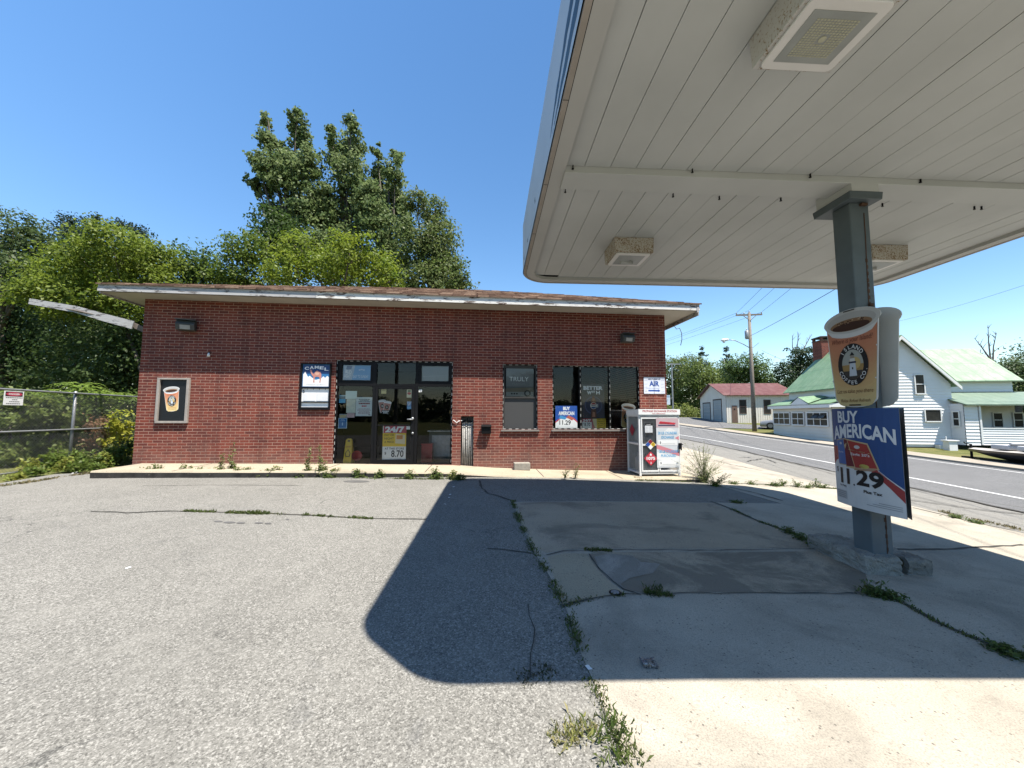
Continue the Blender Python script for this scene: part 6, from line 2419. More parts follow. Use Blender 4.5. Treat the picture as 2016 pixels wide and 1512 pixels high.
# boat on its trailer
BA = (18.1, 17.6, H(*xy_of(18.1, 17.6)))
boat = uempty('boat', *BA)
tag(boat, 'low black boat with pale seats on a trailer in front of the white house', 'boat')
mb = MB()
xs = [20.65, 20.4, 19.9, 19.2, 18.2, 17.0, 15.8, 15.0]
V, F = [], []
for v_ in xs:
    t = (20.65 - v_) / 5.65
    hw = .05 + .85 * min(1, (t * 3.2)) ** .6
    top = .02 + .06 * t
    kl = top - .06 - .42 * min(1, t * 2.2) ** .8
    V += [(18.1 - hw, v_, top), (18.1 - hw * .96, v_, top - .1), (18.1 - hw * .7, v_, kl + .08), (18.1, v_, kl), (18.1 + hw * .7, v_, kl + .08), (18.1 + hw * .96, v_, top - .1), (18.1 + hw, v_, top)]
for i in range(len(xs) - 1):
    for k in range(6):
        a = i * 7 + k
        F.append((a, a + 1, a + 8, a + 7))
F.append(tuple((len(xs) - 1) * 7 + k for k in range(7)))
mb.add(V, F)
ub(mb, 'hull', M_BOAT, BA, boat, smooth=True)
mb = MB()
V, F = [], []
for v_ in xs:
    t = (20.65 - v_) / 5.65
    hw = .03 + .83 * min(1, (t * 3.2)) ** .6
    top = .025 + .06 * t
    V += [(18.1 - hw, v_, top), (18.1, v_, top + .04), (18.1 + hw, v_, top)]
for i in range(len(xs) - 1):
    for k in range(2):
        a = i * 3 + k
        F.append((a, a + 1, a + 4, a + 3))
mb.add(V, F)
ub(mb, 'boat_deck', mat('boat_floor', (.5, .47, .43), .8), BA, boat)
for (v_, w_) in ((18.95, .55), (18.0, .55)):
    s_ = MB()
    s_.box(17.65, 18.55, v_ - .35, v_ + .35, .10, .30)
    s_.box(17.7, 18.5, v_ - .4, v_ - .28, .30, .42)
    ub(s_, 'seat', M_TARP, BA, boat, bevel=.05)
TA = (18.1, 18.5, BA[2])
tr = uempty('boat_trailer', *TA)
tag(tr, 'dark steel boat trailer with a jack stand under the black boat', 'trailer')
g0 = BA[2]
mb = MB()
mb.box(18.02, 18.18, 16, 21.0, g0 + .12, g0 + .2)
for s_ in (-.55, .55):
    mb.box(18.1 + s_ - .04, 18.1 + s_ + .04, 15, 19.6, g0 + .12, g0 + .2)
mb.box(17.5, 18.7, 17.0, 17.1, g0 + .125, g0 + .195)
ub(mb, 'chassis', M_BLACK, TA, tr)
mb = MB()
mb.tube([(18.0, 20.5, g0 + .06), (18.0, 20.5, g0 + .78)], .045, 8)
mb.tube([(18.0, 20.5, g0 + .76), (18.0, 20.78, g0 + .80), (18.0, 20.8, g0 + .86)], .022, 6)
mb.tube([(17.93, 20.5, g0 + .06), (18.07, 20.5, g0 + .06)], .07, 12)
mb.box(17.9, 18.12, 20.38, 20.62, g0 - .0, g0 + .03)
ub(mb, 'jack_stand', M_BLACK, TA, tr)
for s_ in (-.85, .85):
    mb = MB()
    mb.tube([(18.1 + s_ - .09, 16.2, g0 + .28), (18.1 + s_ + .09, 16.2, g0 + .28)], .28, 18)
    ub(mb, 'wheel', M_RUBBER, TA, tr)
# small white hydrant-like stand by the porch corner
mb = MB()
q = xy_of(22.9, 27.3)
mb.box(-.22, .22, -.2, .2, -.05, .52)
mb.box(-.3, .3, -.25, .25, .52, .58)
mb.tube([(-.2, 0, .58), (-.2, 0, .8)], .03, 8)
tag(mb.build('concrete_step', M_TRIMW, loc=(q[0], q[1], H(*q)), rot=UROT, bevel=.01), 'pale concrete step block at the porch corner behind the boat bow', 'step')

# ----------------------------------------------------------------------------- chain-link fence on the left
FX = lambda y: -10.65 - .17 * (y - 8)
fence = empty('chain_link_fence', (FX(9.65), 9.65, H(FX(9.65), 9.65)))
tag(fence, 'grey chain-link fence with top and middle rails at the left edge of the lot', 'fence')
fo = fence.location.copy()


def fpt(y, z):
    return Vector((FX(y), y, z)) - fo


FZ0, FZ1 = .20, 2.0
mb = MB()
for z in (FZ1, 1.10):
    mb.tube([fpt(3.0, z + .02), fpt(9, z), fpt(15.5, z)], .021, 8)
mb.tube([fpt(3.0, FZ0 + .03), fpt(15.5, FZ0 + .03)], .012, 6)
mb.build('rails', M_STEEL, fence, smooth=True)
for y in (4.45, 7.05, 9.65, 12.25, 14.85):
    mb = MB()
    mb.tube([fpt(y, FZ0 - .2) + Vector((-.03, 0, 0)), fpt(y, FZ1 + .05) + Vector((-.03, 0, 0))], .03, 8)
    mb.build('post', M_STEEL, fence, smooth=True)
mb = MB()
Lf = 15.5 - 3.0
pitch = .062
kmax = int((Lf + 1.8) / pitch)
for k in range(kmax):
    for s_ in (1, -1):
        # diagonal from bottom to top at 45 degrees, clipped to the panel
        y0 = 3.0 - 1.8 + k * pitch if s_ > 0 else 3.0 + k * pitch
        a, b = (y0, FZ0), (y0 + s_ * (FZ1 - FZ0), FZ1)
        ya, yb = min(a[0], b[0]), max(a[0], b[0])
        lo, hi = max(ya, 3.0), min(yb, 15.5)
        if hi - lo < .02:
            continue
        za = a[1] + (lo - a[0]) * s_ if s_ > 0 else a[1] + (a[0] - lo)
        zb2 = a[1] + (hi - a[0]) * s_ if s_ > 0 else a[1] + (a[0] - hi)
        mb.tube([fpt(lo, za), fpt(hi, zb2)], .0023, 3, cap=False)
mb.build('chain_mesh', mat('dull_wire', (.22, .23, .23), .6, .1, 5, metal=.3), fence, fix=False)


def fence_y(px_):
    k = ray(px_, 780)
    k = k.x / k.y
    return (-10.65 + 1.36) / (k + .17)


ya, yb = fence_y(5), fence_y(44)
mb = MB()
zlo, zhi = 1.67, 1.97
dsg = lambda k: (lambda t, s: (FX(ya + (yb - ya) * t) + .03 + .0012 * k, ya + (yb - ya) * t, zlo + (zhi - zlo) * s))
mb.prism(rect(0, 1, 0, 1), lambda t, s, k: tuple(Vector(dsg(0)(t, s)) - Vector((.006 * (1 - k), 0, 0))), 0, WHT)
mb.flat(rect(.06, .94, .62, .95), dsg(1), 0, BLK)
mb.flat(oval(.5, .785, .42, .14, 24), dsg(2), 0, (.48, .06, .10, 1))
text(mb, 'DANGER', .22, .78, .73, .84, dsg(3), WHT, .03)
for (z, a, b) in ((.50, .1, .95), (.36, .42, .70), (.22, .28, .82), (.08, .14, .86)):
    t = a
    while t < b:
        mb.flat(rect(t, min(t + .07, b), z, z + .06), dsg(1), 0, (.10, .10, .10, 1))
        t += .09
mb.v = [tuple(Vector(p) - Vector((FX(ya), ya, zlo))) for p in mb.v]
tag(mb.build('danger_sign', M_PRINT, loc=(FX(ya), ya, zlo), fix=False), 'white DANGER sign with a red oval wired to the chain-link fence', 'sign')

# fallen eave board
pts = [P(58, 593, 9.9), P(150, 609, 9.8), P(205, 625, 9.75), P(262, 640, 9.7)]
mb = MB()
for i in range(3):
    a, b = pts[i], pts[i + 1]
    d = (b - a)
    up = Vector((0, 0, 1)) - d.normalized() * d.normalized().z
    up.normalize()
    w_ = (.075, .085, .098, .105)
    dn = d.normalized().cross(up)
    V = []
    for (p, hh) in ((a, w_[i]), (b, w_[i + 1])):
        for (su_, sn) in ((-1, -1), (1, -1), (1, 1), (-1, 1)):
            V.append(p + up * hh * su_ + dn * .012 * sn - pts[0])
    F = [(0, 4, 5, 1), (1, 5, 6, 2), (2, 6, 7, 3), (3, 7, 4, 0)]
    if i == 0:
        F.append((0, 1, 2, 3))
    if i == 2:
        F.append((4, 7, 6, 5))
    mb.add(V, F)
o = mb.build('hanging_board', M_GREYWOOD, loc=pts[0])
tag(o, 'weathered grey board torn off the eave and hanging out to the left', 'board')
a, b = P(256, 637, 9.76), P(285, 650, 9.8)
mb = MB()
d = (b - a).normalized()
up = Vector((0, 0, 1)) - d * d.z
mb.obox((a + b) / 2 - pts[0], (b - a) / 2, up * .07, d.cross(up) * .02)
mb.build('splintered_end', M_DEADWOOD, o)
a, b = P(120, 606, 9.84), P(196, 622, 9.76)
mb = MB()
mb.tube([a - pts[0], (a + b) / 2 - pts[0] + Vector((0, -.03, .015)), b - pts[0]], [.004, .035, .004], 5)
mb.build('split', M_DEADWOOD, o)

# ----------------------------------------------------------------------------- vegetation


def leaf_mesh(name, C, N, size, cols, asp=.55, mats=None, parent=None, loc=None):
    """Many small leaf faces: centres C, normals N, half-lengths size, colours."""
    n = len(C)
    a = rng.normal(size=(n, 3))
    a -= N * (a * N).sum(1, keepdims=True)
    a /= np.linalg.norm(a, axis=1, keepdims=True) + 1e-9
    b = np.cross(N, a)
    s = size[:, None]
    fold = N * s * .18
    V = np.stack([C + a * s, C + b * s * asp - fold * .0, C - a * s * .9 - fold, C - b * s * asp], axis=1).reshape(-1, 3)
    me = bpy.data.meshes.new(name)
    me.vertices.add(n * 4)
    me.vertices.foreach_set('co', V.astype(np.float32).ravel())
    me.loops.add(n * 4)
    me.loops.foreach_set('vertex_index', np.arange(n * 4, dtype=np.int32))
    me.polygons.add(n)
    me.polygons.foreach_set('loop_start', np.arange(0, n * 4, 4, dtype=np.int32))
    me.update(calc_edges=True)
    at = me.color_attributes.new('Col', 'FLOAT_COLOR', 'CORNER')
    c4 = np.concatenate([cols, np.ones((n, 1))], axis=1)
    at.data.foreach_set('color', np.repeat(c4, 4, axis=0).astype(np.float32).ravel())
    me.materials.append(mats or M_LEAF)
    o = bpy.data.objects.new(name, me)
    COL.objects.link(o)
    if parent is not None:
        o.parent = parent
    if loc is not None:
        o.location = loc
    return o


def unit(v):
    return v / (np.linalg.norm(v, axis=1, keepdims=True) + 1e-9)


def lobe_leaves(c, r, dens, size, up=.55, clump=.30, shell=.62):
    """Leaves of one leafy mass: small sprays spread over and through an ellipsoid."""
    c, r = np.array(c), np.array(r)
    area = 4 * PI * ((r[0] * r[1]) ** 1.6 / 3 + (r[0] * r[2]) ** 1.6 / 3 + (r[1] * r[2]) ** 1.6 / 3) ** (1 / 1.6)
    n = max(30, int(2.6 * dens * area / (size * size)))
    k = max(6, n // 26)
    d = unit(rng.normal(size=(k, 3)))
    rad = shell + (1.06 - shell) * rng.random(k) ** .7
    # lumpy outline
    lump = 1 + .22 * np.sin(d[:, 0] * 5 + c[0] * 3) * np.cos(d[:, 2] * 6 + c[1]) + rng.normal(size=k) * .07
    sc_ = c + d * r * (rad * lump)[:, None]
    which = rng.integers(0, k, n)
    spread = clump * float(np.mean(r)) * (.55 + .9 * rng.random(k))
    off = np.clip(rng.normal(size=(n, 3)), -1.6, 1.6) * spread[which][:, None] * np.array([1, 1, .62])
    C = sc_[which] + off
    N = unit(unit(C - c) * .75 + rng.normal(size=(n, 3)) * .62 + np.array([0, 0, up]))
    tone = rng.random(k)[which]
    return C, N, tone


def tree(name, label, cat, d, lobes, base_px, leaf, size, dens=.30, jitter=.6, depth=1.0, trunk=.22, group=None, mats=None, var=.35, limbs=True, clump=.30, up=.55, cols2=None, asp=.55, shell=.62):
    """A tree: tapered trunk with limbs to each leafy mass. lobes are (px, py, rx, rz) in photo pixels at distance d."""
    bp = P(base_px, 816, d)
    bz = H(bp.x, bp.y) - .1
    base = Vector((bp.x, bp.y, bz))
    e = empty(name, base)
    tag(e, label, cat, group)
    k = d / FPX
    Cs, Ns, Ts = [], [], []
    tr = MB()
    tops = []
    for (lx, ly, rx_, rz2) in lobes:
        c = P(lx, ly, d + random.uniform(-jitter, jitter))
        r = (rx_ * k, max(rx_, rz2) * k * depth * .9, rz2 * k)
        a, b, t = lobe_leaves(c, r, dens, size, up, clump, shell)
        Cs.append(a)
        Ns.append(b)
        Ts.append(t)
        tops.append((c, rx_ * k))
    C, N, T = np.concatenate(Cs), np.concatenate(Ns), np.concatenate(Ts)
    C = C - np.array(base)
    n = len(C)
    lc = np.array(leaf)
    l2 = np.array(cols2 if cols2 is not None else (lc * np.array([1.25, 1.15, .9])))
    mixv = np.clip(T + rng.normal(size=n) * .22, 0, 1)[:, None]
    cols = (lc * (1 - mixv) + l2 * mixv) * (1 + var * (rng.random((n, 1)) - .5))
    ok = C[:, 2] > .05
    C, N, cols = C[ok], N[ok], cols[ok]
    leaf_mesh('crown', C, N, size * (.7 + .6 * rng.random(len(C))), cols, asp, mats, e)
    hi = max(t[0].z for t in tops)
    mid = sum((t[0] for t in tops), Vector()) / len(tops)
    th = base.lerp(Vector((mid.x, mid.y, base.z)), .6)
    th.z = base.z + (min(t[0].z for t in tops) - base.z) * .75
    top = Vector((mid.x, mid.y, base.z + (hi - base.z) * .85))
    tr.tube([Vector((0, 0, -.3)), (th - base) * .5, th - base, top - base], [trunk * 1.25, trunk, trunk * .8, trunk * .2], 9)
    if limbs:
        for (c, rr) in tops:
            s_ = th.lerp(top, random.uniform(.0, .75)) - base
            e_ = Vector(c) - base
            m_ = s_.lerp(e_, .5) + Vector((random.uniform(-.15, .15), random.uniform(-.15, .15), random.uniform(.05, .35)))
            tr.tube([s_, m_, e_], [trunk * .38, trunk * .24, trunk * .08], 6)
            for q in range(3):
                w_ = e_ + Vector((random.uniform(-1, 1), random.uniform(-1, 1), random.uniform(-.4, .9))) * rr * .8
                tr.tube([m_.lerp(e_, random.uniform(.3, 1)), w_], [trunk * .12, trunk * .03], 5)
    tr.build('trunk', M_BARK, e, smooth=True)
    return e


POP = (.105, .160, .055)
POP2 = (.22, .275, .115)
TG = 'trees behind the store'
PK = dict(group=TG, mats=M_LEAFP, cols2=POP2, clump=.20, up=.15, asp=.8, shell=.3)
tree('poplar_tree', 'tallest dark poplar with two pointed tops, left of the three poplars behind the store', 'tree', 27, [(525, 235, 7, 22), (527, 275, 13, 30), (585, 232, 13, 24), (590, 275, 22, 36), (508, 318, 13, 22), (530, 330, 22, 34), (500, 350, 12, 20), (520, 372, 22, 26), (565, 345, 30, 46), (608, 325, 24, 44), (545, 425, 34, 40), (600, 415, 40, 50), (622, 495, 42, 50), (565, 490, 44, 45), (556, 300, 16, 28), (560, 330, 24, 34), (628, 400, 24, 44)], 590, POP, .105, .50, 1.2, .8, .34, **PK)
tree('poplar_tree', 'middle dark poplar with one rounded peak behind the store', 'tree', 27.5, [(692, 250, 15, 24), (692, 290, 26, 34), (652, 268, 8, 26), (655, 310, 13, 28), (692, 345, 34, 46), (704, 420, 38, 50), (680, 500, 46, 60), (655, 400, 22, 40), (672, 312, 14, 28), (725, 400, 26, 46), (645, 440, 28, 46)], 690, POP, .105, .50, 1.2, .8, .30, **PK)
tree('poplar_tree', 'lowest of the three dark poplars behind the store, on their right side', 'tree', 27, [(779, 308, 13, 20), (778, 345, 18, 30), (743, 305, 9, 20), (744, 345, 13, 30), (774, 390, 24, 38), (748, 445, 34, 50), (765, 520, 42, 50), (798, 450, 18, 36), (762, 335, 12, 24), (735, 400, 22, 40), (790, 410, 18, 30)], 760, POP, .105, .50, 1.2, .8, .28, **PK)
tree('tree', 'olive and brownish green tree at the right end of the grove behind the store', 'tree', 24, [(852, 415, 30, 30), (818, 400, 24, 28), (872, 470, 32, 42), (822, 490, 44, 48), (880, 535, 34, 38), (905, 562, 24, 18), (842, 560, 48, 38), (800, 560, 30, 30), (850, 500, 40, 50), (900, 545, 22, 24)], 850, (.085, .135, .035), .095, .50, 1, .9, .25, TG, cols2=(.15, .18, .06), clump=.24)
tree('maple_tree', 'dark green maple wedged under the left side of the tallest poplar', 'tree', 23.5, [(528, 432, 32, 28), (518, 480, 38, 36), (560, 470, 35, 40)], 530, (.045, .085, .020), .11, .32, .7, .9, .2, TG)
BR = (.135, .20, .018)
BR2 = (.22, .27, .035)
tree('maple_tree', 'bright yellow-green maple directly behind the middle of the store roof', 'tree', 18.5, [(690, 492, 40, 34), (742, 530, 42, 36), (640, 530, 48, 38), (592, 490, 42, 33), (562, 532, 46, 38), (700, 552, 58, 36), (770, 552, 24, 26)], 660, BR, .078, .32, .8, .9, .18, TG, cols2=BR2, clump=.26)
tree('maple_tree', 'mid green maple behind the store roof left of the bright maple', 'tree', 19.5, [(490, 488, 42, 34), (458, 530, 40, 38), (520, 548, 48, 36), (445, 565, 36, 30)], 480, (.085, .135, .020), .082, .36, .8, .9, .2, TG, cols2=(.15, .20, .03))
tree('tree', 'darker green tree with sky gaps between the two bright maples', 'tree', 20.5, [(375, 512, 38, 30), (338, 540, 38, 36), (412, 540, 34, 36), (380, 560, 40, 30)], 375, (.060, .105, .022), .085, .36, .8, .9, .2, TG)
tree('maple_tree', 'big bright yellow-green maple rising over the left end of the store', 'tree', 16.5, [(222, 482, 52, 32), (152, 500, 50, 36), (272, 500, 46, 36), (118, 540, 54, 38), (205, 545, 76, 42), (292, 552, 46, 42), (252, 598, 48, 36), (160, 590, 60, 34), (90, 580, 50, 34), (318, 515, 40, 34)], 335, (.115, .170, .018), .075, .36, 1.2, 1.0, .09, TG, cols2=(.20, .25, .035), clump=.26)
tree('tree', 'tall dark leafy tree at the far left edge behind the fence', 'tree', 19, [(28, 448, 38, 36), (72, 480, 36, 38), (18, 520, 50, 46), (60, 542, 50, 40), (0, 592, 55, 56), (-60, 520, 50, 80), (-80, 640, 60, 80)], 10, (.055, .085, .025), .085, .36, 1, .9, .25, TG, cols2=(.10, .14, .05))
tree('spruce_tree', 'dark evergreen tops peeking over the big bright maple', 'tree', 28, [(140, 446, 26, 20), (190, 440, 22, 20), (236, 452, 22, 18), (270, 470, 24, 22), (160, 490, 60, 40), (230, 500, 60, 40)], 190, (.020, .040, .022), .09, .34, .6, .8, .25, TG, cols2=(.035, .06, .035), up=.1)
UG = 'shaded undergrowth trees left of the store'
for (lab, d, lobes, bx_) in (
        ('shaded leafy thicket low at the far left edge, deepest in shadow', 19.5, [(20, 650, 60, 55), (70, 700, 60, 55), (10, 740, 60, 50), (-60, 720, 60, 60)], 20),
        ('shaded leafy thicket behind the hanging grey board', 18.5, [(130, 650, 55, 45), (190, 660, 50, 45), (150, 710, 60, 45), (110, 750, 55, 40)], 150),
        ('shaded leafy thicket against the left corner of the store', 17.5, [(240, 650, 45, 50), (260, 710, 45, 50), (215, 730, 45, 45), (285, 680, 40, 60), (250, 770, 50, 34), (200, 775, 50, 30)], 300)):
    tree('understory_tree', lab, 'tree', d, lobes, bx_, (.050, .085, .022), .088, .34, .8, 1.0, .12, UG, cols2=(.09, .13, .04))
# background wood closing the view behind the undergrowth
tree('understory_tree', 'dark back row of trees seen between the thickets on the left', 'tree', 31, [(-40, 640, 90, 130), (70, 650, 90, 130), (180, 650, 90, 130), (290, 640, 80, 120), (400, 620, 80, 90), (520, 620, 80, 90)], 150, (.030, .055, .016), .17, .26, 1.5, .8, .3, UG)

# right-hand background
RG = 'distant trees up the street'
for (lab, d, lobes, bx_, c_, cat) in (
        ('distant broad tree beside the store corner, left of the slim sign pole', 64, [(1322, 735, 24, 34), (1340, 765, 30, 40), (1316, 800, 26, 34), (1350, 720, 20, 22)], 1330, (.075, .105, .035), 'tree'),
        ('distant light green tree behind the left end of the garage', 60, [(1372, 735, 26, 30), (1390, 765, 28, 34), (1362, 780, 26, 34), (1405, 745, 16, 22)], 1380, (.085, .120, .035), 'tree'),
        ('distant tree behind the garage left of the wooden utility pole', 70, [(1425, 740, 26, 28), (1445, 765, 24, 30), (1412, 770, 26, 30)], 1430, (.060, .095, .035), 'tree'),
        ('distant round green tree behind the garage beside the wooden utility pole', 60, [(1478, 722, 28, 24), (1500, 745, 22, 34), (1470, 762, 34, 34), (1450, 730, 22, 22), (1505, 775, 16, 30)], 1480, (.060, .100, .032), 'tree'),
        ('dark maple behind the chimney of the white house', 52, [(1578, 705, 26, 20), (1552, 735, 26, 26), (1592, 738, 32, 34), (1560, 772, 36, 28), (1540, 790, 28, 30), (1612, 700, 18, 20)], 1575, (.022, .042, .018), 'tree'),
        ('green tree behind the right end of the pale green house roof', 44, [(1985, 735, 24, 26), (2012, 748, 30, 32), (1995, 775, 36, 28), (2060, 730, 50, 60)], 2000, (.060, .090, .040), 'tree'),
        ('low bushes at the end of the road beside the propane cage', 58, [(1345, 815, 26, 14), (1310, 812, 26, 18), (1370, 820, 12, 10)], 1340, (.110, .140, .045), 'bush')):
    tree('tree' if cat == 'tree' else 'bush', lab, cat, d, lobes, bx_, tuple(q * 1.45 for q in c_), .16 if d > 50 else .13, .46, 1.2, .8, .3 if cat == 'tree' else .08, RG, clump=.26)
for (lab, d, q) in (('dark conifer tip standing above the distant trees, the left one', 72, (1382, 695, 12, 30)), ('dark conifer tip above the trees just left of the wooden utility pole', 74, (1431, 698, 12, 30))):
    lob = [(q[0] + 0, q[1] - 6 + i * 14, 4 + i * 4.5, 9) for i in range(5)]
    tree('conifer_tree', lab, 'tree', d, lob, q[0], (.028, .055, .025), .16, .34, .3, .9, .2, RG, up=.1)


def dead_tree(label, d, stems, base_px, seed):
    random.seed(seed)
    bp = P(base_px, 816, d)
    base = Vector((bp.x, bp.y, H(bp.x, bp.y)))
    mb = MB()
    k = d / FPX
    for (x0, y0, x1, y1) in stems:
        a, b = P(x0, y0, d) - base, P(x1, y1, d + random.uniform(-.5, .5)) - base
        m_ = a.lerp(b, .5) + Vector((random.uniform(-.3, .3), random.uniform(-.3, .3), 0))
        mb.tube([a, m_, b], [.09, .055, .018], 5)
        for i in range(6):
            t = random.uniform(.25, .95)
            p = a.lerp(m_, t * 2) if t < .5 else m_.lerp(b, t * 2 - 1)
            q = p + Vector((random.uniform(-.7, .7), random.uniform(-.5, .5), random.uniform(.3, 1.0))) * (1.2 - t * .6)
            mb.tube([p, p.lerp(q, .5) + Vector((0, 0, .08)), q], [.03, .02, .008], 4)
    mb.tube([Vector((0, 0, -.2)), P(stems[0][0], stems[0][1], d) - base], [.2, .1], 6)
    e = mb.build('dead_tree', M_DEADWOOD, loc=base)
    tag(e, label, 'tree', 'bare dead trees')


dead_tree('bare dead tree with thin grey twigs above the dark maple and chimney', 54, [(1566, 700, 1572, 655), (1578, 695, 1598, 658), (1570, 705, 1560, 660)], 1570, 3)
dead_tree('bare dead tree with forked branches behind the right end of the green roof', 46, [(1950, 705, 1945, 640), (1948, 705, 1918, 665), (1955, 710, 1962, 655), (1952, 720, 1930, 690)], 1950, 5)
random.seed(11)


def plant(name, label, cat, base, stems, leaf, size, group=None, spread=.5, nleaf=60, seed_=0, stemr=.006, top_bias=0., asp=.35):
    """A leafy weed: a few stems from one root carrying small leaves. stems: (dx, dy, h)."""
    base = Vector(base)
    Cs, Ns = [], []
    mb = MB()
    for (dx, dy, h) in stems:
        tip = Vector((dx, dy, h))
        m_ = Vector((dx * .35, dy * .35, h * .55))
        mb.tube([(0, 0, -.02), m_, tip], [stemr, stemr * .8, stemr * .3], 5)
        for i in range(nleaf):
            t = random.random() ** (1 - top_bias * .5)
            p = (m_ * (t / .55)) if t < .55 else m_.lerp(tip, (t - .55) / .45)
            rr = spread * size * 3 * (1.15 - .75 * t)
            q = p + Vector((random.gauss(0, rr), random.gauss(0, rr), random.gauss(0, rr * .4)))
            q.z = max(q.z, .01)
            Cs.append(q)
            Ns.append((random.gauss(0, .6), random.gauss(0, .6), 1))
    C, N = np.array(Cs), unit(np.array(Ns))
    n = len(C)
    cols = np.array(leaf) * (1 + .5 * (rng.random((n, 1)) - .5)) * (1 + .18 * (rng.random((n, 3)) - .5))
    e = empty(name, base)
    tag(e, label, cat, group)
    leaf_mesh('leaves', C, N, size * (.6 + .8 * rng.random(n)), cols, asp, M_LEAF, e)
    mb.build('stem', mat('weed_stem', (.12, .13, .05), .9), e)
    return e


# shrubs behind and before the fence
SG = 'shrubs behind the chain-link fence'
for (lab, d, lobes, bx_, c_, c2_) in (
        ('leafy green shrub behind the DANGER sign on the fence', 9.6, [(15, 850, 50, 48), (45, 812, 45, 42), (10, 800, 45, 34), (70, 800, 30, 30), (-40, 830, 50, 60), (30, 890, 50, 24)], 30, (.105, .150, .028), (.17, .21, .05)),
        ('leafy green shrub behind the fence left of the fence post', 10.4, [(95, 815, 40, 42), (125, 808, 34, 36), (110, 860, 45, 45), (75, 865, 40, 40), (100, 895, 40, 16)], 95, (.095, .145, .028), (.16, .20, .05)),
        ('leafy green shrub behind the fence right of the fence post', 11.4, [(165, 815, 34, 40), (205, 830, 30, 50), (160, 860, 30, 30)], 180, (.090, .140, .030), (.15, .20, .05)),
        ('leafy green shrub squeezed between the fence and the store corner', 12.4, [(240, 820, 26, 44), (255, 860, 20, 44), (225, 880, 26, 30), (262, 800, 14, 30)], 245, (.085, .135, .030), (.14, .19, .05))):
    tree('shrub', lab, 'shrub', d, lobes, bx_, c_, .055, .26, .3, .9, .035, SG, cols2=c2_, clump=.22)
tree('dead_shrub', 'brown dried shrub behind the fence near the store corner', 'shrub', 10.9, [(180, 850, 24, 30), (195, 880, 22, 24)], 185, (.20, .105, .055), .04, .20, .2, .9, .03, None, cols2=(.28, .17, .10))
tree('vine', 'yellow-green climbing vine on the end of the fence by the store corner', 'vine', 10.8, [(236, 828, 18, 26), (228, 858, 16, 30), (246, 868, 16, 34)], 238, (.30, .33, .035), .05, .24, .15, .7, .02, None, cols2=(.42, .40, .06))


def sumac(px_, py_, d, hgt, label):
    tip = P(px_, py_, d)
    b = Vector((tip.x + random.uniform(-.15, .15), tip.y, H(tip.x, tip.y)))
    e = empty('sumac', b)
    tag(e, label, 'sumac', 'sumac stems over the fence')
    top = tip - b
    mb = MB()
    mb.tube([(0, 0, -.05), top * .5 + Vector((.04, .03, 0)), top], [.022, .016, .01], 6)
    mb.build('stem', M_BARK, e, smooth=True)
    C, N, Sz = [], [], []
    for f in range(13):
        az = f * 2.4 + random.uniform(-.3, .3)
        L = random.uniform(.5, .82)
        z0 = -random.uniform(0, .35) * (f / 13)
        d_ = Vector((math.cos(az), math.sin(az), 0))
        side = Vector((-d_.y, d_.x, 0))
        for i in range(11):
            t = (i + 1) / 11
            p = top + d_ * L * t + Vector((0, 0, z0 + L * (.75 * t - .75 * t * t)))
            for s_ in (-1, 1):
                q = p + side * s_ * .075
                C.append(q)
                N.append(Vector((random.gauss(0, .15), random.gauss(0, .15), 1)) + d_ * (.4 * t) + side * s_ * .1)
                Sz.append(.08 * (1.1 - .5 * t))
    C, N, Sz = np.array(C), unit(np.array(N)), np.array(Sz)
    n = len(C)
    cols = np.array((.21, .30, .055)) * (1 + .45 * (rng.random((n, 1)) - .5))
    leaf_mesh('fronds', C, N, Sz, cols, .34, M_LEAF, e)


for i, (a, b, d, lab) in enumerate(((160, 762, 11.0, 'tallest sumac crown with fanned leaves above the fence rail'), (128, 775, 10.9, 'sumac crown just above the fence left of the tallest one'), (190, 778, 11.6, 'sumac crown just right of the tallest one'), (215, 782, 11.9, 'sumac crown two along toward the store from the tallest one'), (238, 784, 12.3, 'sumac crown second nearest the store corner'), (258, 790, 12.6, 'sumac crown touching the store corner'), (95, 785, 10.4, 'sumac crown above the fence midway to the DANGER sign'), (50, 780, 9.9, 'sumac crown right beside the DANGER sign'))):
    sumac(a, b, d, 0, lab)

WG = 'weeds along the foot of the fence'
for i, (a, b, hp, sz) in enumerate(((30, 944, 12, .03), (70, 935, 18, .035), (95, 925, 34, .045), (112, 922, 40, .045), (128, 928, 30, .04), (150, 928, 22, .035), (165, 920, 34, .035), (182, 922, 38, .035), (200, 918, 32, .04), (215, 916, 40, .045), (235, 912, 44, .045), (250, 908, 50, .045), (60, 930, 30, .04), (140, 915, 34, .04), (190, 926, 16, .03))):
    p = hit(a, b)
    h = hp * p.y / FPX
    st = [(random.uniform(-.14, .14), random.uniform(-.1, .1), h * random.uniform(.6, 1)) for _ in range(7)]
    cc = (.12, .17, .035) if i % 4 else (.22, .24, .05)
    lab = 'low leafy weed at the foot of the chain-link fence'
    plant('weed', lab, 'weed', p, st, cc, sz, WG, .8, 45, asp=.45)

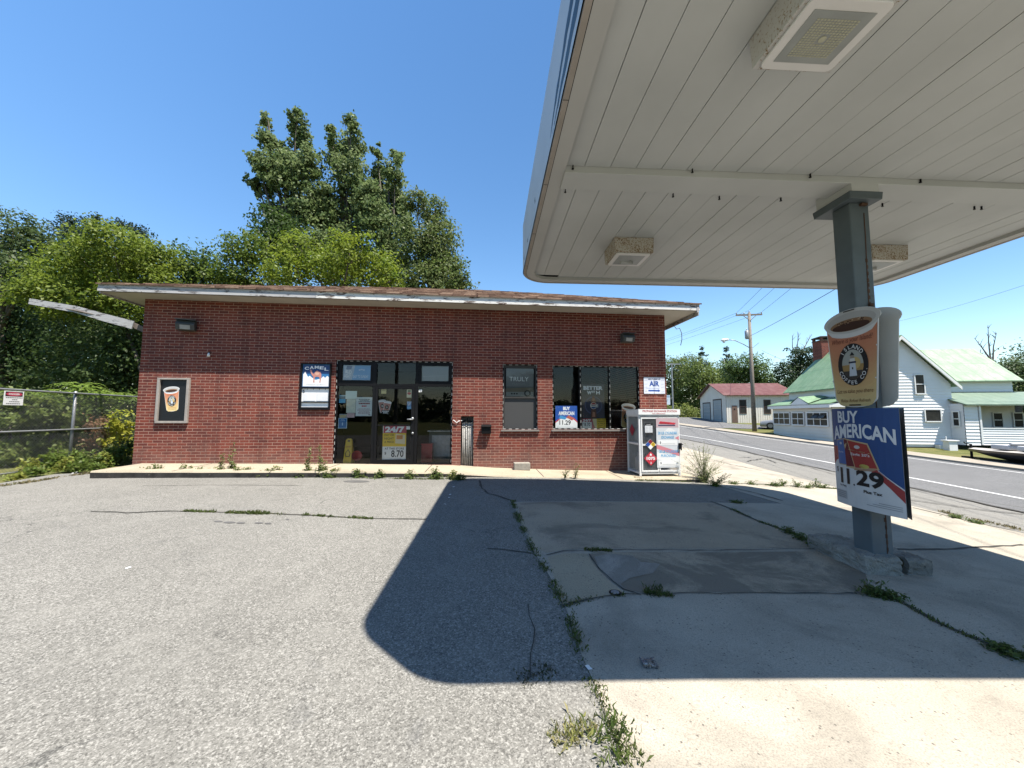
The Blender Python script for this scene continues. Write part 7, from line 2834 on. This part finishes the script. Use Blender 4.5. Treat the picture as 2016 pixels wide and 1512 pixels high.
KG = 'weeds along the walkway kerb'
kw = [(455, 934, 62, 'tallest thin weed at the walkway kerb left of the entrance'), (434, 936, 42, 'second thin weed at the walkway kerb, left of the tallest'), (607, 938, 56, 'tall weed at the kerb under the price board'), (629, 939, 62, 'tall weed at the kerb just left of the entrance'), (640, 937, 30, 'small white-tipped weed at the left jamb of the entrance')]
for (a, b, hp, lab) in kw:
    p = hit(a, b)
    h = hp * p.y / FPX
    st = [(random.uniform(-.03, .03), random.uniform(-.02, .02), h), (random.uniform(-.08, .08), .0, h * .6), (random.uniform(-.05, .05), -.03, h * .4), (random.uniform(-.1, .1), .02, h * .3)]
    plant('tall_weed', lab, 'weed', p, st, (.17, .20, .07), .034, KG, .42, 80)
low = [262, 284, 296, 308, 364, 378, 392, 404, 415, 426, 440, 468, 478, 490, 503, 517, 531, 545, 560, 574, 590, 612, 648, 660, 705, 716, 748, 808, 852, 862, 888, 898, 905]
for i, a in enumerate(low):
    b = np.interp(a, [200, 600, 900, 990], [933, 939, 944, 944]) + random.uniform(-2, 1)
    p = hit(a, b)
    h = random.uniform(9, 24) * p.y / FPX
    st = [(random.uniform(-.10, .10), random.uniform(-.05, .05), h * random.uniform(.4, 1)) for _ in range(6)]
    plant('small_weed', 'small ragged green weed growing at the walkway kerb', 'weed', p, st, random.choice([(.135, .175, .05), (.17, .19, .06), (.11, .15, .04)]), .028, KG, .7, 34, asp=.4)
for (a, b, hp, lab) in ((1133, 940, 28, 'upright grassy weed on the walkway between the block and the propane cage'), (1112, 941, 18, 'short weed left of the grassy one near the concrete block')):
    p = hit(a, b, .03)
    h = hp * p.y / FPX
    plant('small_weed', lab, 'weed', p, [(.02, 0, h), (.08, 0, h * .9), (-.05, 0, h * .7), (.12, .02, h * .8)], (.15, .17, .06), .022, KG, .5, 26)
# bushy weed past the propane cage
p = hit(1385, 950)
stems = []
for i in range(52):
    a = random.uniform(-1.25, 1.25)
    L = random.uniform(.45, .98)
    stems.append((math.sin(a) * L * .75, random.uniform(-.3, .3), math.cos(a) * L))
plant('bushy_weed', 'large bushy roadside weed with fine stems beside the propane cage', 'weed', p, stems, (.20, .225, .10), .020, None, .55, 55, stemr=.004, asp=.3)
p = hit(1408, 957)
plant('bushy_weed', 'green trailing weed at the foot of the big bushy one', 'weed', p, [(random.uniform(-.35, .35), random.uniform(-.2, .2), random.uniform(.1, .3)) for _ in range(16)], (.13, .19, .035), .022, None, .7, 40)
RGW = 'weeds at the edge of the concrete apron'
for (a, b, hp) in ((1445, 953, 7), (1480, 954, 9), (1528, 958, 12), (1540, 957, 16), (1570, 959, 18), (1590, 961, 9), (1606, 958, 18), (1622, 961, 10), (1450, 990, 5), (1555, 1050, 14), (1575, 1062, 12), (1600, 1075, 18), (1612, 1080, 16), (1978, 1285, 16), (2000, 1292, 14), (1710, 1170, 20), (1732, 1174, 26), (1752, 1178, 18), (1880, 1020, 8), (1920, 1030, 8)):
    p = hit(a, b)
    h = hp * p.y / FPX
    plant('small_weed', 'small green weed in a crack of the concrete apron', 'weed', p, [(random.uniform(-.12, .12), random.uniform(-.08, .08), h * random.uniform(.3, 1)) for _ in range(7)], (.105, .145, .04), .02, RGW, .8, 26, asp=.4)


def blades(name, paths, dens, hgt, wid, cols, cull=True):
    """Uncountable grass along lines on the ground: list of (points, width)."""
    C, T, Wd, Cc = [], [], [], []
    for (pts, wd, dn) in paths:
        for i in range(len(pts) - 1):
            a, b = Vector(pts[i]), Vector(pts[i + 1])
            L = (b - a).length
            nr = Vector((-(b - a).y, (b - a).x)).normalized()
            for _ in range(int(L * dens * dn)):
                t = random.random()
                p = a.lerp(b, t) + nr * random.gauss(0, wd * .4)
                cl = mnoise.noise(Vector((p.x * 3.2, p.y * 3.2, 4.0)))
                if cull and cl < -.12 and random.random() < .85:
                    continue
                h = hgt * random.uniform(.3, 1.1) * (.6 + .8 * max(0, cl + .3))
                d = Vector((random.gauss(0, .7), random.gauss(0, .7), 1)).normalized()
                z = H(p.x, p.y)
                C.append((p.x, p.y, z))
                T.append((p.x + d.x * h, p.y + d.y * h, z + max(.01, d.z * h)))
                Wd.append(wid * random.uniform(.6, 1.4))
                Cc.append(random.choice(cols))
    C, T = np.array(C), np.array(T)
    n = len(C)
    side = unit(np.cross(T - C, rng.normal(size=(n, 3)))) * np.array(Wd)[:, None]
    M_ = (C + T) / 2 + rng.normal(size=(n, 3)) * .006
    V = np.stack([C - side * .5, M_ - side, T, M_ + side], 1).reshape(-1, 3)
    me = bpy.data.meshes.new(name)
    me.vertices.add(n * 4)
    me.vertices.foreach_set('co', V.astype(np.float32).ravel())
    me.loops.add(n * 4)
    me.loops.foreach_set('vertex_index', np.arange(n * 4, dtype=np.int32))
    me.polygons.add(n)
    me.polygons.foreach_set('loop_start', np.arange(0, n * 4, 4, dtype=np.int32))
    me.update(calc_edges=True)
    at = me.color_attributes.new('Col', 'FLOAT_COLOR', 'CORNER')
    cc = np.array(Cc) * (1 + .5 * (rng.random((n, 1)) - .5))
    c4 = np.concatenate([cc, np.ones((n, 1))], 1)
    at.data.foreach_set('color', np.repeat(c4, 4, 0).astype(np.float32).ravel())
    me.materials.append(M_LEAF)
    o = bpy.data.objects.new(name, me)
    COL.objects.link(o)
    return o


GRN = [(.085, .125, .028), (.11, .15, .035), (.07, .10, .025), (.15, .15, .06)]
JP = [tuple(q) for q in JOINT]
o = blades('joint_grass', [(JP, .06, .6), (J2[1:], .05, .5), (J2b, .05, .4), (J4[:3], .04, .4), (px((1150, 1083), (1205, 1086)), .04, 1.0), (px((1268, 1168), (1325, 1174)), .05, 1.6), (px((1560, 1050), (1620, 1080)), .07, .8), (px((1940, 1272), (2030, 1305)), .08, .8), (px((1700, 1168), (1760, 1180)), .06, 1.0)], 900, .042, .0042, GRN)
tag(o, 'grass growing in the joint between asphalt and concrete', 'grass', None, 'stuff')
o = blades('crack_grass', [(px((360, 1007), (425, 1009)), .03, .8), (px((448, 1010), (560, 1013)), .05, 1.4), (px((598, 1014), (640, 1017)), .04, 1.2), (px((648, 1018), (735, 1022)), .03, .7), (px((262, 934), (420, 936)), .05, .5), (px((420, 937), (660, 941)), .06, 1.0), (px((660, 941), (905, 945)), .05, .6), (px((1440, 952), (1650, 963)), .06, .9), (px((1250, 946), (1300, 947), (1390, 950)), .06, .6)], 700, .05, .006, GRN)
tag(o, 'short grass in the asphalt cracks and along the walkway kerb', 'grass', None, 'stuff')
o = blades('dry_grass', [(px((1248, 942), (1300, 944), (1388, 943)), .12, 1.3), (px((60, 950), (130, 938), (200, 930)), .10, .6), (px((0, 958), (60, 950)), .1, .5), (px((1850, 1008), (1930, 1026), (2016, 1045)), .10, .5)], 900, .06, .006, [(.30, .24, .12), (.22, .18, .08), (.16, .16, .06), (.10, .08, .04)])
tag(o, 'dry brown grass in front of the propane cage and along the lot edge', 'grass', None, 'stuff')
TGp = 'grass tufts in the foreground joint'
for (a, b, lab, cc, nb, h_) in ((1128, 1448, 'sprawling pale straw-green tuft on the asphalt in the foreground', [(.30, .30, .10), (.24, .26, .08), (.38, .34, .16)], 190, .08), (1205, 1440, 'upright dark green weed tuft in the foreground joint', [(.09, .14, .035), (.12, .17, .04)], 120, .07), (1222, 1500, 'green weed tuft at the bottom edge of the joint', [(.10, .15, .03), (.14, .17, .05)], 100, .06), (1055, 1328, 'flattened mossy tuft in the canopy shade on the asphalt', [(.06, .075, .03), (.09, .09, .045)], 120, .04), (1290, 1166, 'dark weed tuft beside the metal lid in the shade', [(.05, .075, .025), (.08, .10, .03)], 70, .07)):
    p = hit(a, b)
    o = blades('grass_tuft', [([(p.x - .10, p.y - .05), (p.x + .10, p.y + .05)], .10, 1.)], nb / .22, h_, .0045, cc, False)
    tag(o, lab, 'grass tuft', TGp)

# litter
p = hit(1277, 1310)
me = rough_block(-.05, .05, -.035, .035, 0, .022, 2.2, .016, 6)
me.materials.append(mat('crushed_can_metal', (.30, .31, .32), .35, .8, 60, metal=.6, dirt=(.02, .02, .02, 1), dirt_amt=.5))
o = bpy.data.objects.new('crushed_can', me)
COL.objects.link(o)
o.location = p + Vector((0, 0, .006))
tag(o, 'crushed dark and silver can lying in the canopy shade', 'can')
p = hit(1211, 1169)
mb = MB()
mb.tube([(0, 0, .008), (0, 0, .012)], .05, 20, 0)
mb.tube([(0, 0, .012), (0, 0, .016)], .034, 16, 1)
tag(mb.build('metal_lid', [M_BLACK, M_STEEL], loc=p), 'small round metal cap set in the concrete joint', 'lid')
LG = 'pale litter scraps on the lot'
for (a, b) in ((893, 959), (886, 974), (884, 980), (876, 993), (143, 932), (252, 1119), (1159, 1316), (150, 930)):
    p = hit(a, b)
    mb = MB()
    mb.add([(-.02, -.012, .004), (.02, -.015, .007), (.018, .014, .012), (-.015, .016, .006)], [(0, 1, 2, 3)])
    tag(mb.build('litter', M_WHITE, loc=p, rot=(0, 0, random.uniform(0, 3))), 'tiny scrap of white litter on the asphalt', 'litter', LG)

# what the entrance and window glass mirror from behind the camera
q = bw(-2.9 - .2096 * 24, -24, 0)
e = empty('utility_pole', (q.x, q.y, H(q.x, q.y)))
tag(e, 'utility pole with a street lamp mirrored in the middle transom glass', 'utility pole')
mb = MB()
mb.tube([(0, 0, -.3), (0, 0, 10.5)], [.17, .12], 10)
mb.build('post', M_POLEWOOD, e)
mb = MB()
mb.tube([(0, 0, 6.6), (.9, 0, 7.1), (2.2, 0, 7.25)], .035, 8)
mb.tube([(2.1, 0, 7.25), (2.4, 0, 7.25), (2.75, 0, 7.18)], [.08, .13, .05], 8)
mb.build('lamp_arm', M_STEEL, e)
X, Y = 2.6, -34
p = bw(X, Y, 0)
base = Vector((p.x, p.y, H(p.x, p.y)))
e = empty('tree', base)
tag(e, 'broad tree mirrored in the left pane of the three-pane window', 'tree')
Cs, Ns = [], []
for j in range(7):
    a, b, t = lobe_leaves((random.uniform(-3, 3), random.uniform(-2, 2), random.uniform(2.5, 6.5)), (1.6, 1.5, 1.3), .3, .16)
    Cs.append(a)
    Ns.append(b)
C, N = np.concatenate(Cs), np.concatenate(Ns)
leaf_mesh('crown', C, N, .16 * np.ones(len(C)), np.tile(np.array((.05, .08, .03)), (len(C), 1)), .6, M_LEAF, e)
mb = MB()
mb.tube([(0, 0, -.2), (0, 0, 5)], [.3, .12], 8)
mb.build('trunk', M_BARK, e)
# far-off wood behind the viewpoint, one mass put in to darken the glass reflections
Cs, Ns = [], []
for j in range(70):
    a, b, t = lobe_leaves((-90 + j * 2.6, random.uniform(-62, -56), random.uniform(1.0, 3.2)), (2.6, 1.6, 2.4), .30, .42)
    Cs.append(a)
    Ns.append(b)
for j in range(120):
    az = R(12 + j * 2.9)
    rr_ = 135 + random.uniform(-8, 8)
    X_, Y_ = rr_ * math.sin(az), rr_ * math.cos(az)
    zz_ = H(X_, Y_)
    a, b, t = lobe_leaves((X_, Y_, zz_ + random.uniform(2.5, 4.5)), (5.2, 4.2, 4.4), .22, .8)
    Cs.append(a)
    Ns.append(b)
C, N = np.concatenate(Cs), np.concatenate(Ns)
C[:, 2] = np.maximum(C[:, 2], -1.5)
o = leaf_mesh('far_woods', C, N, np.where(np.hypot(C[:, 0], C[:, 1]) > 105, .8, .42), np.tile(np.array((.045, .07, .03)), (len(C), 1)), .7, M_LEAF)
tag(o, 'dark far-off treeline round the horizon, mirrored low in the entrance glass', 'woods', None, 'stuff')
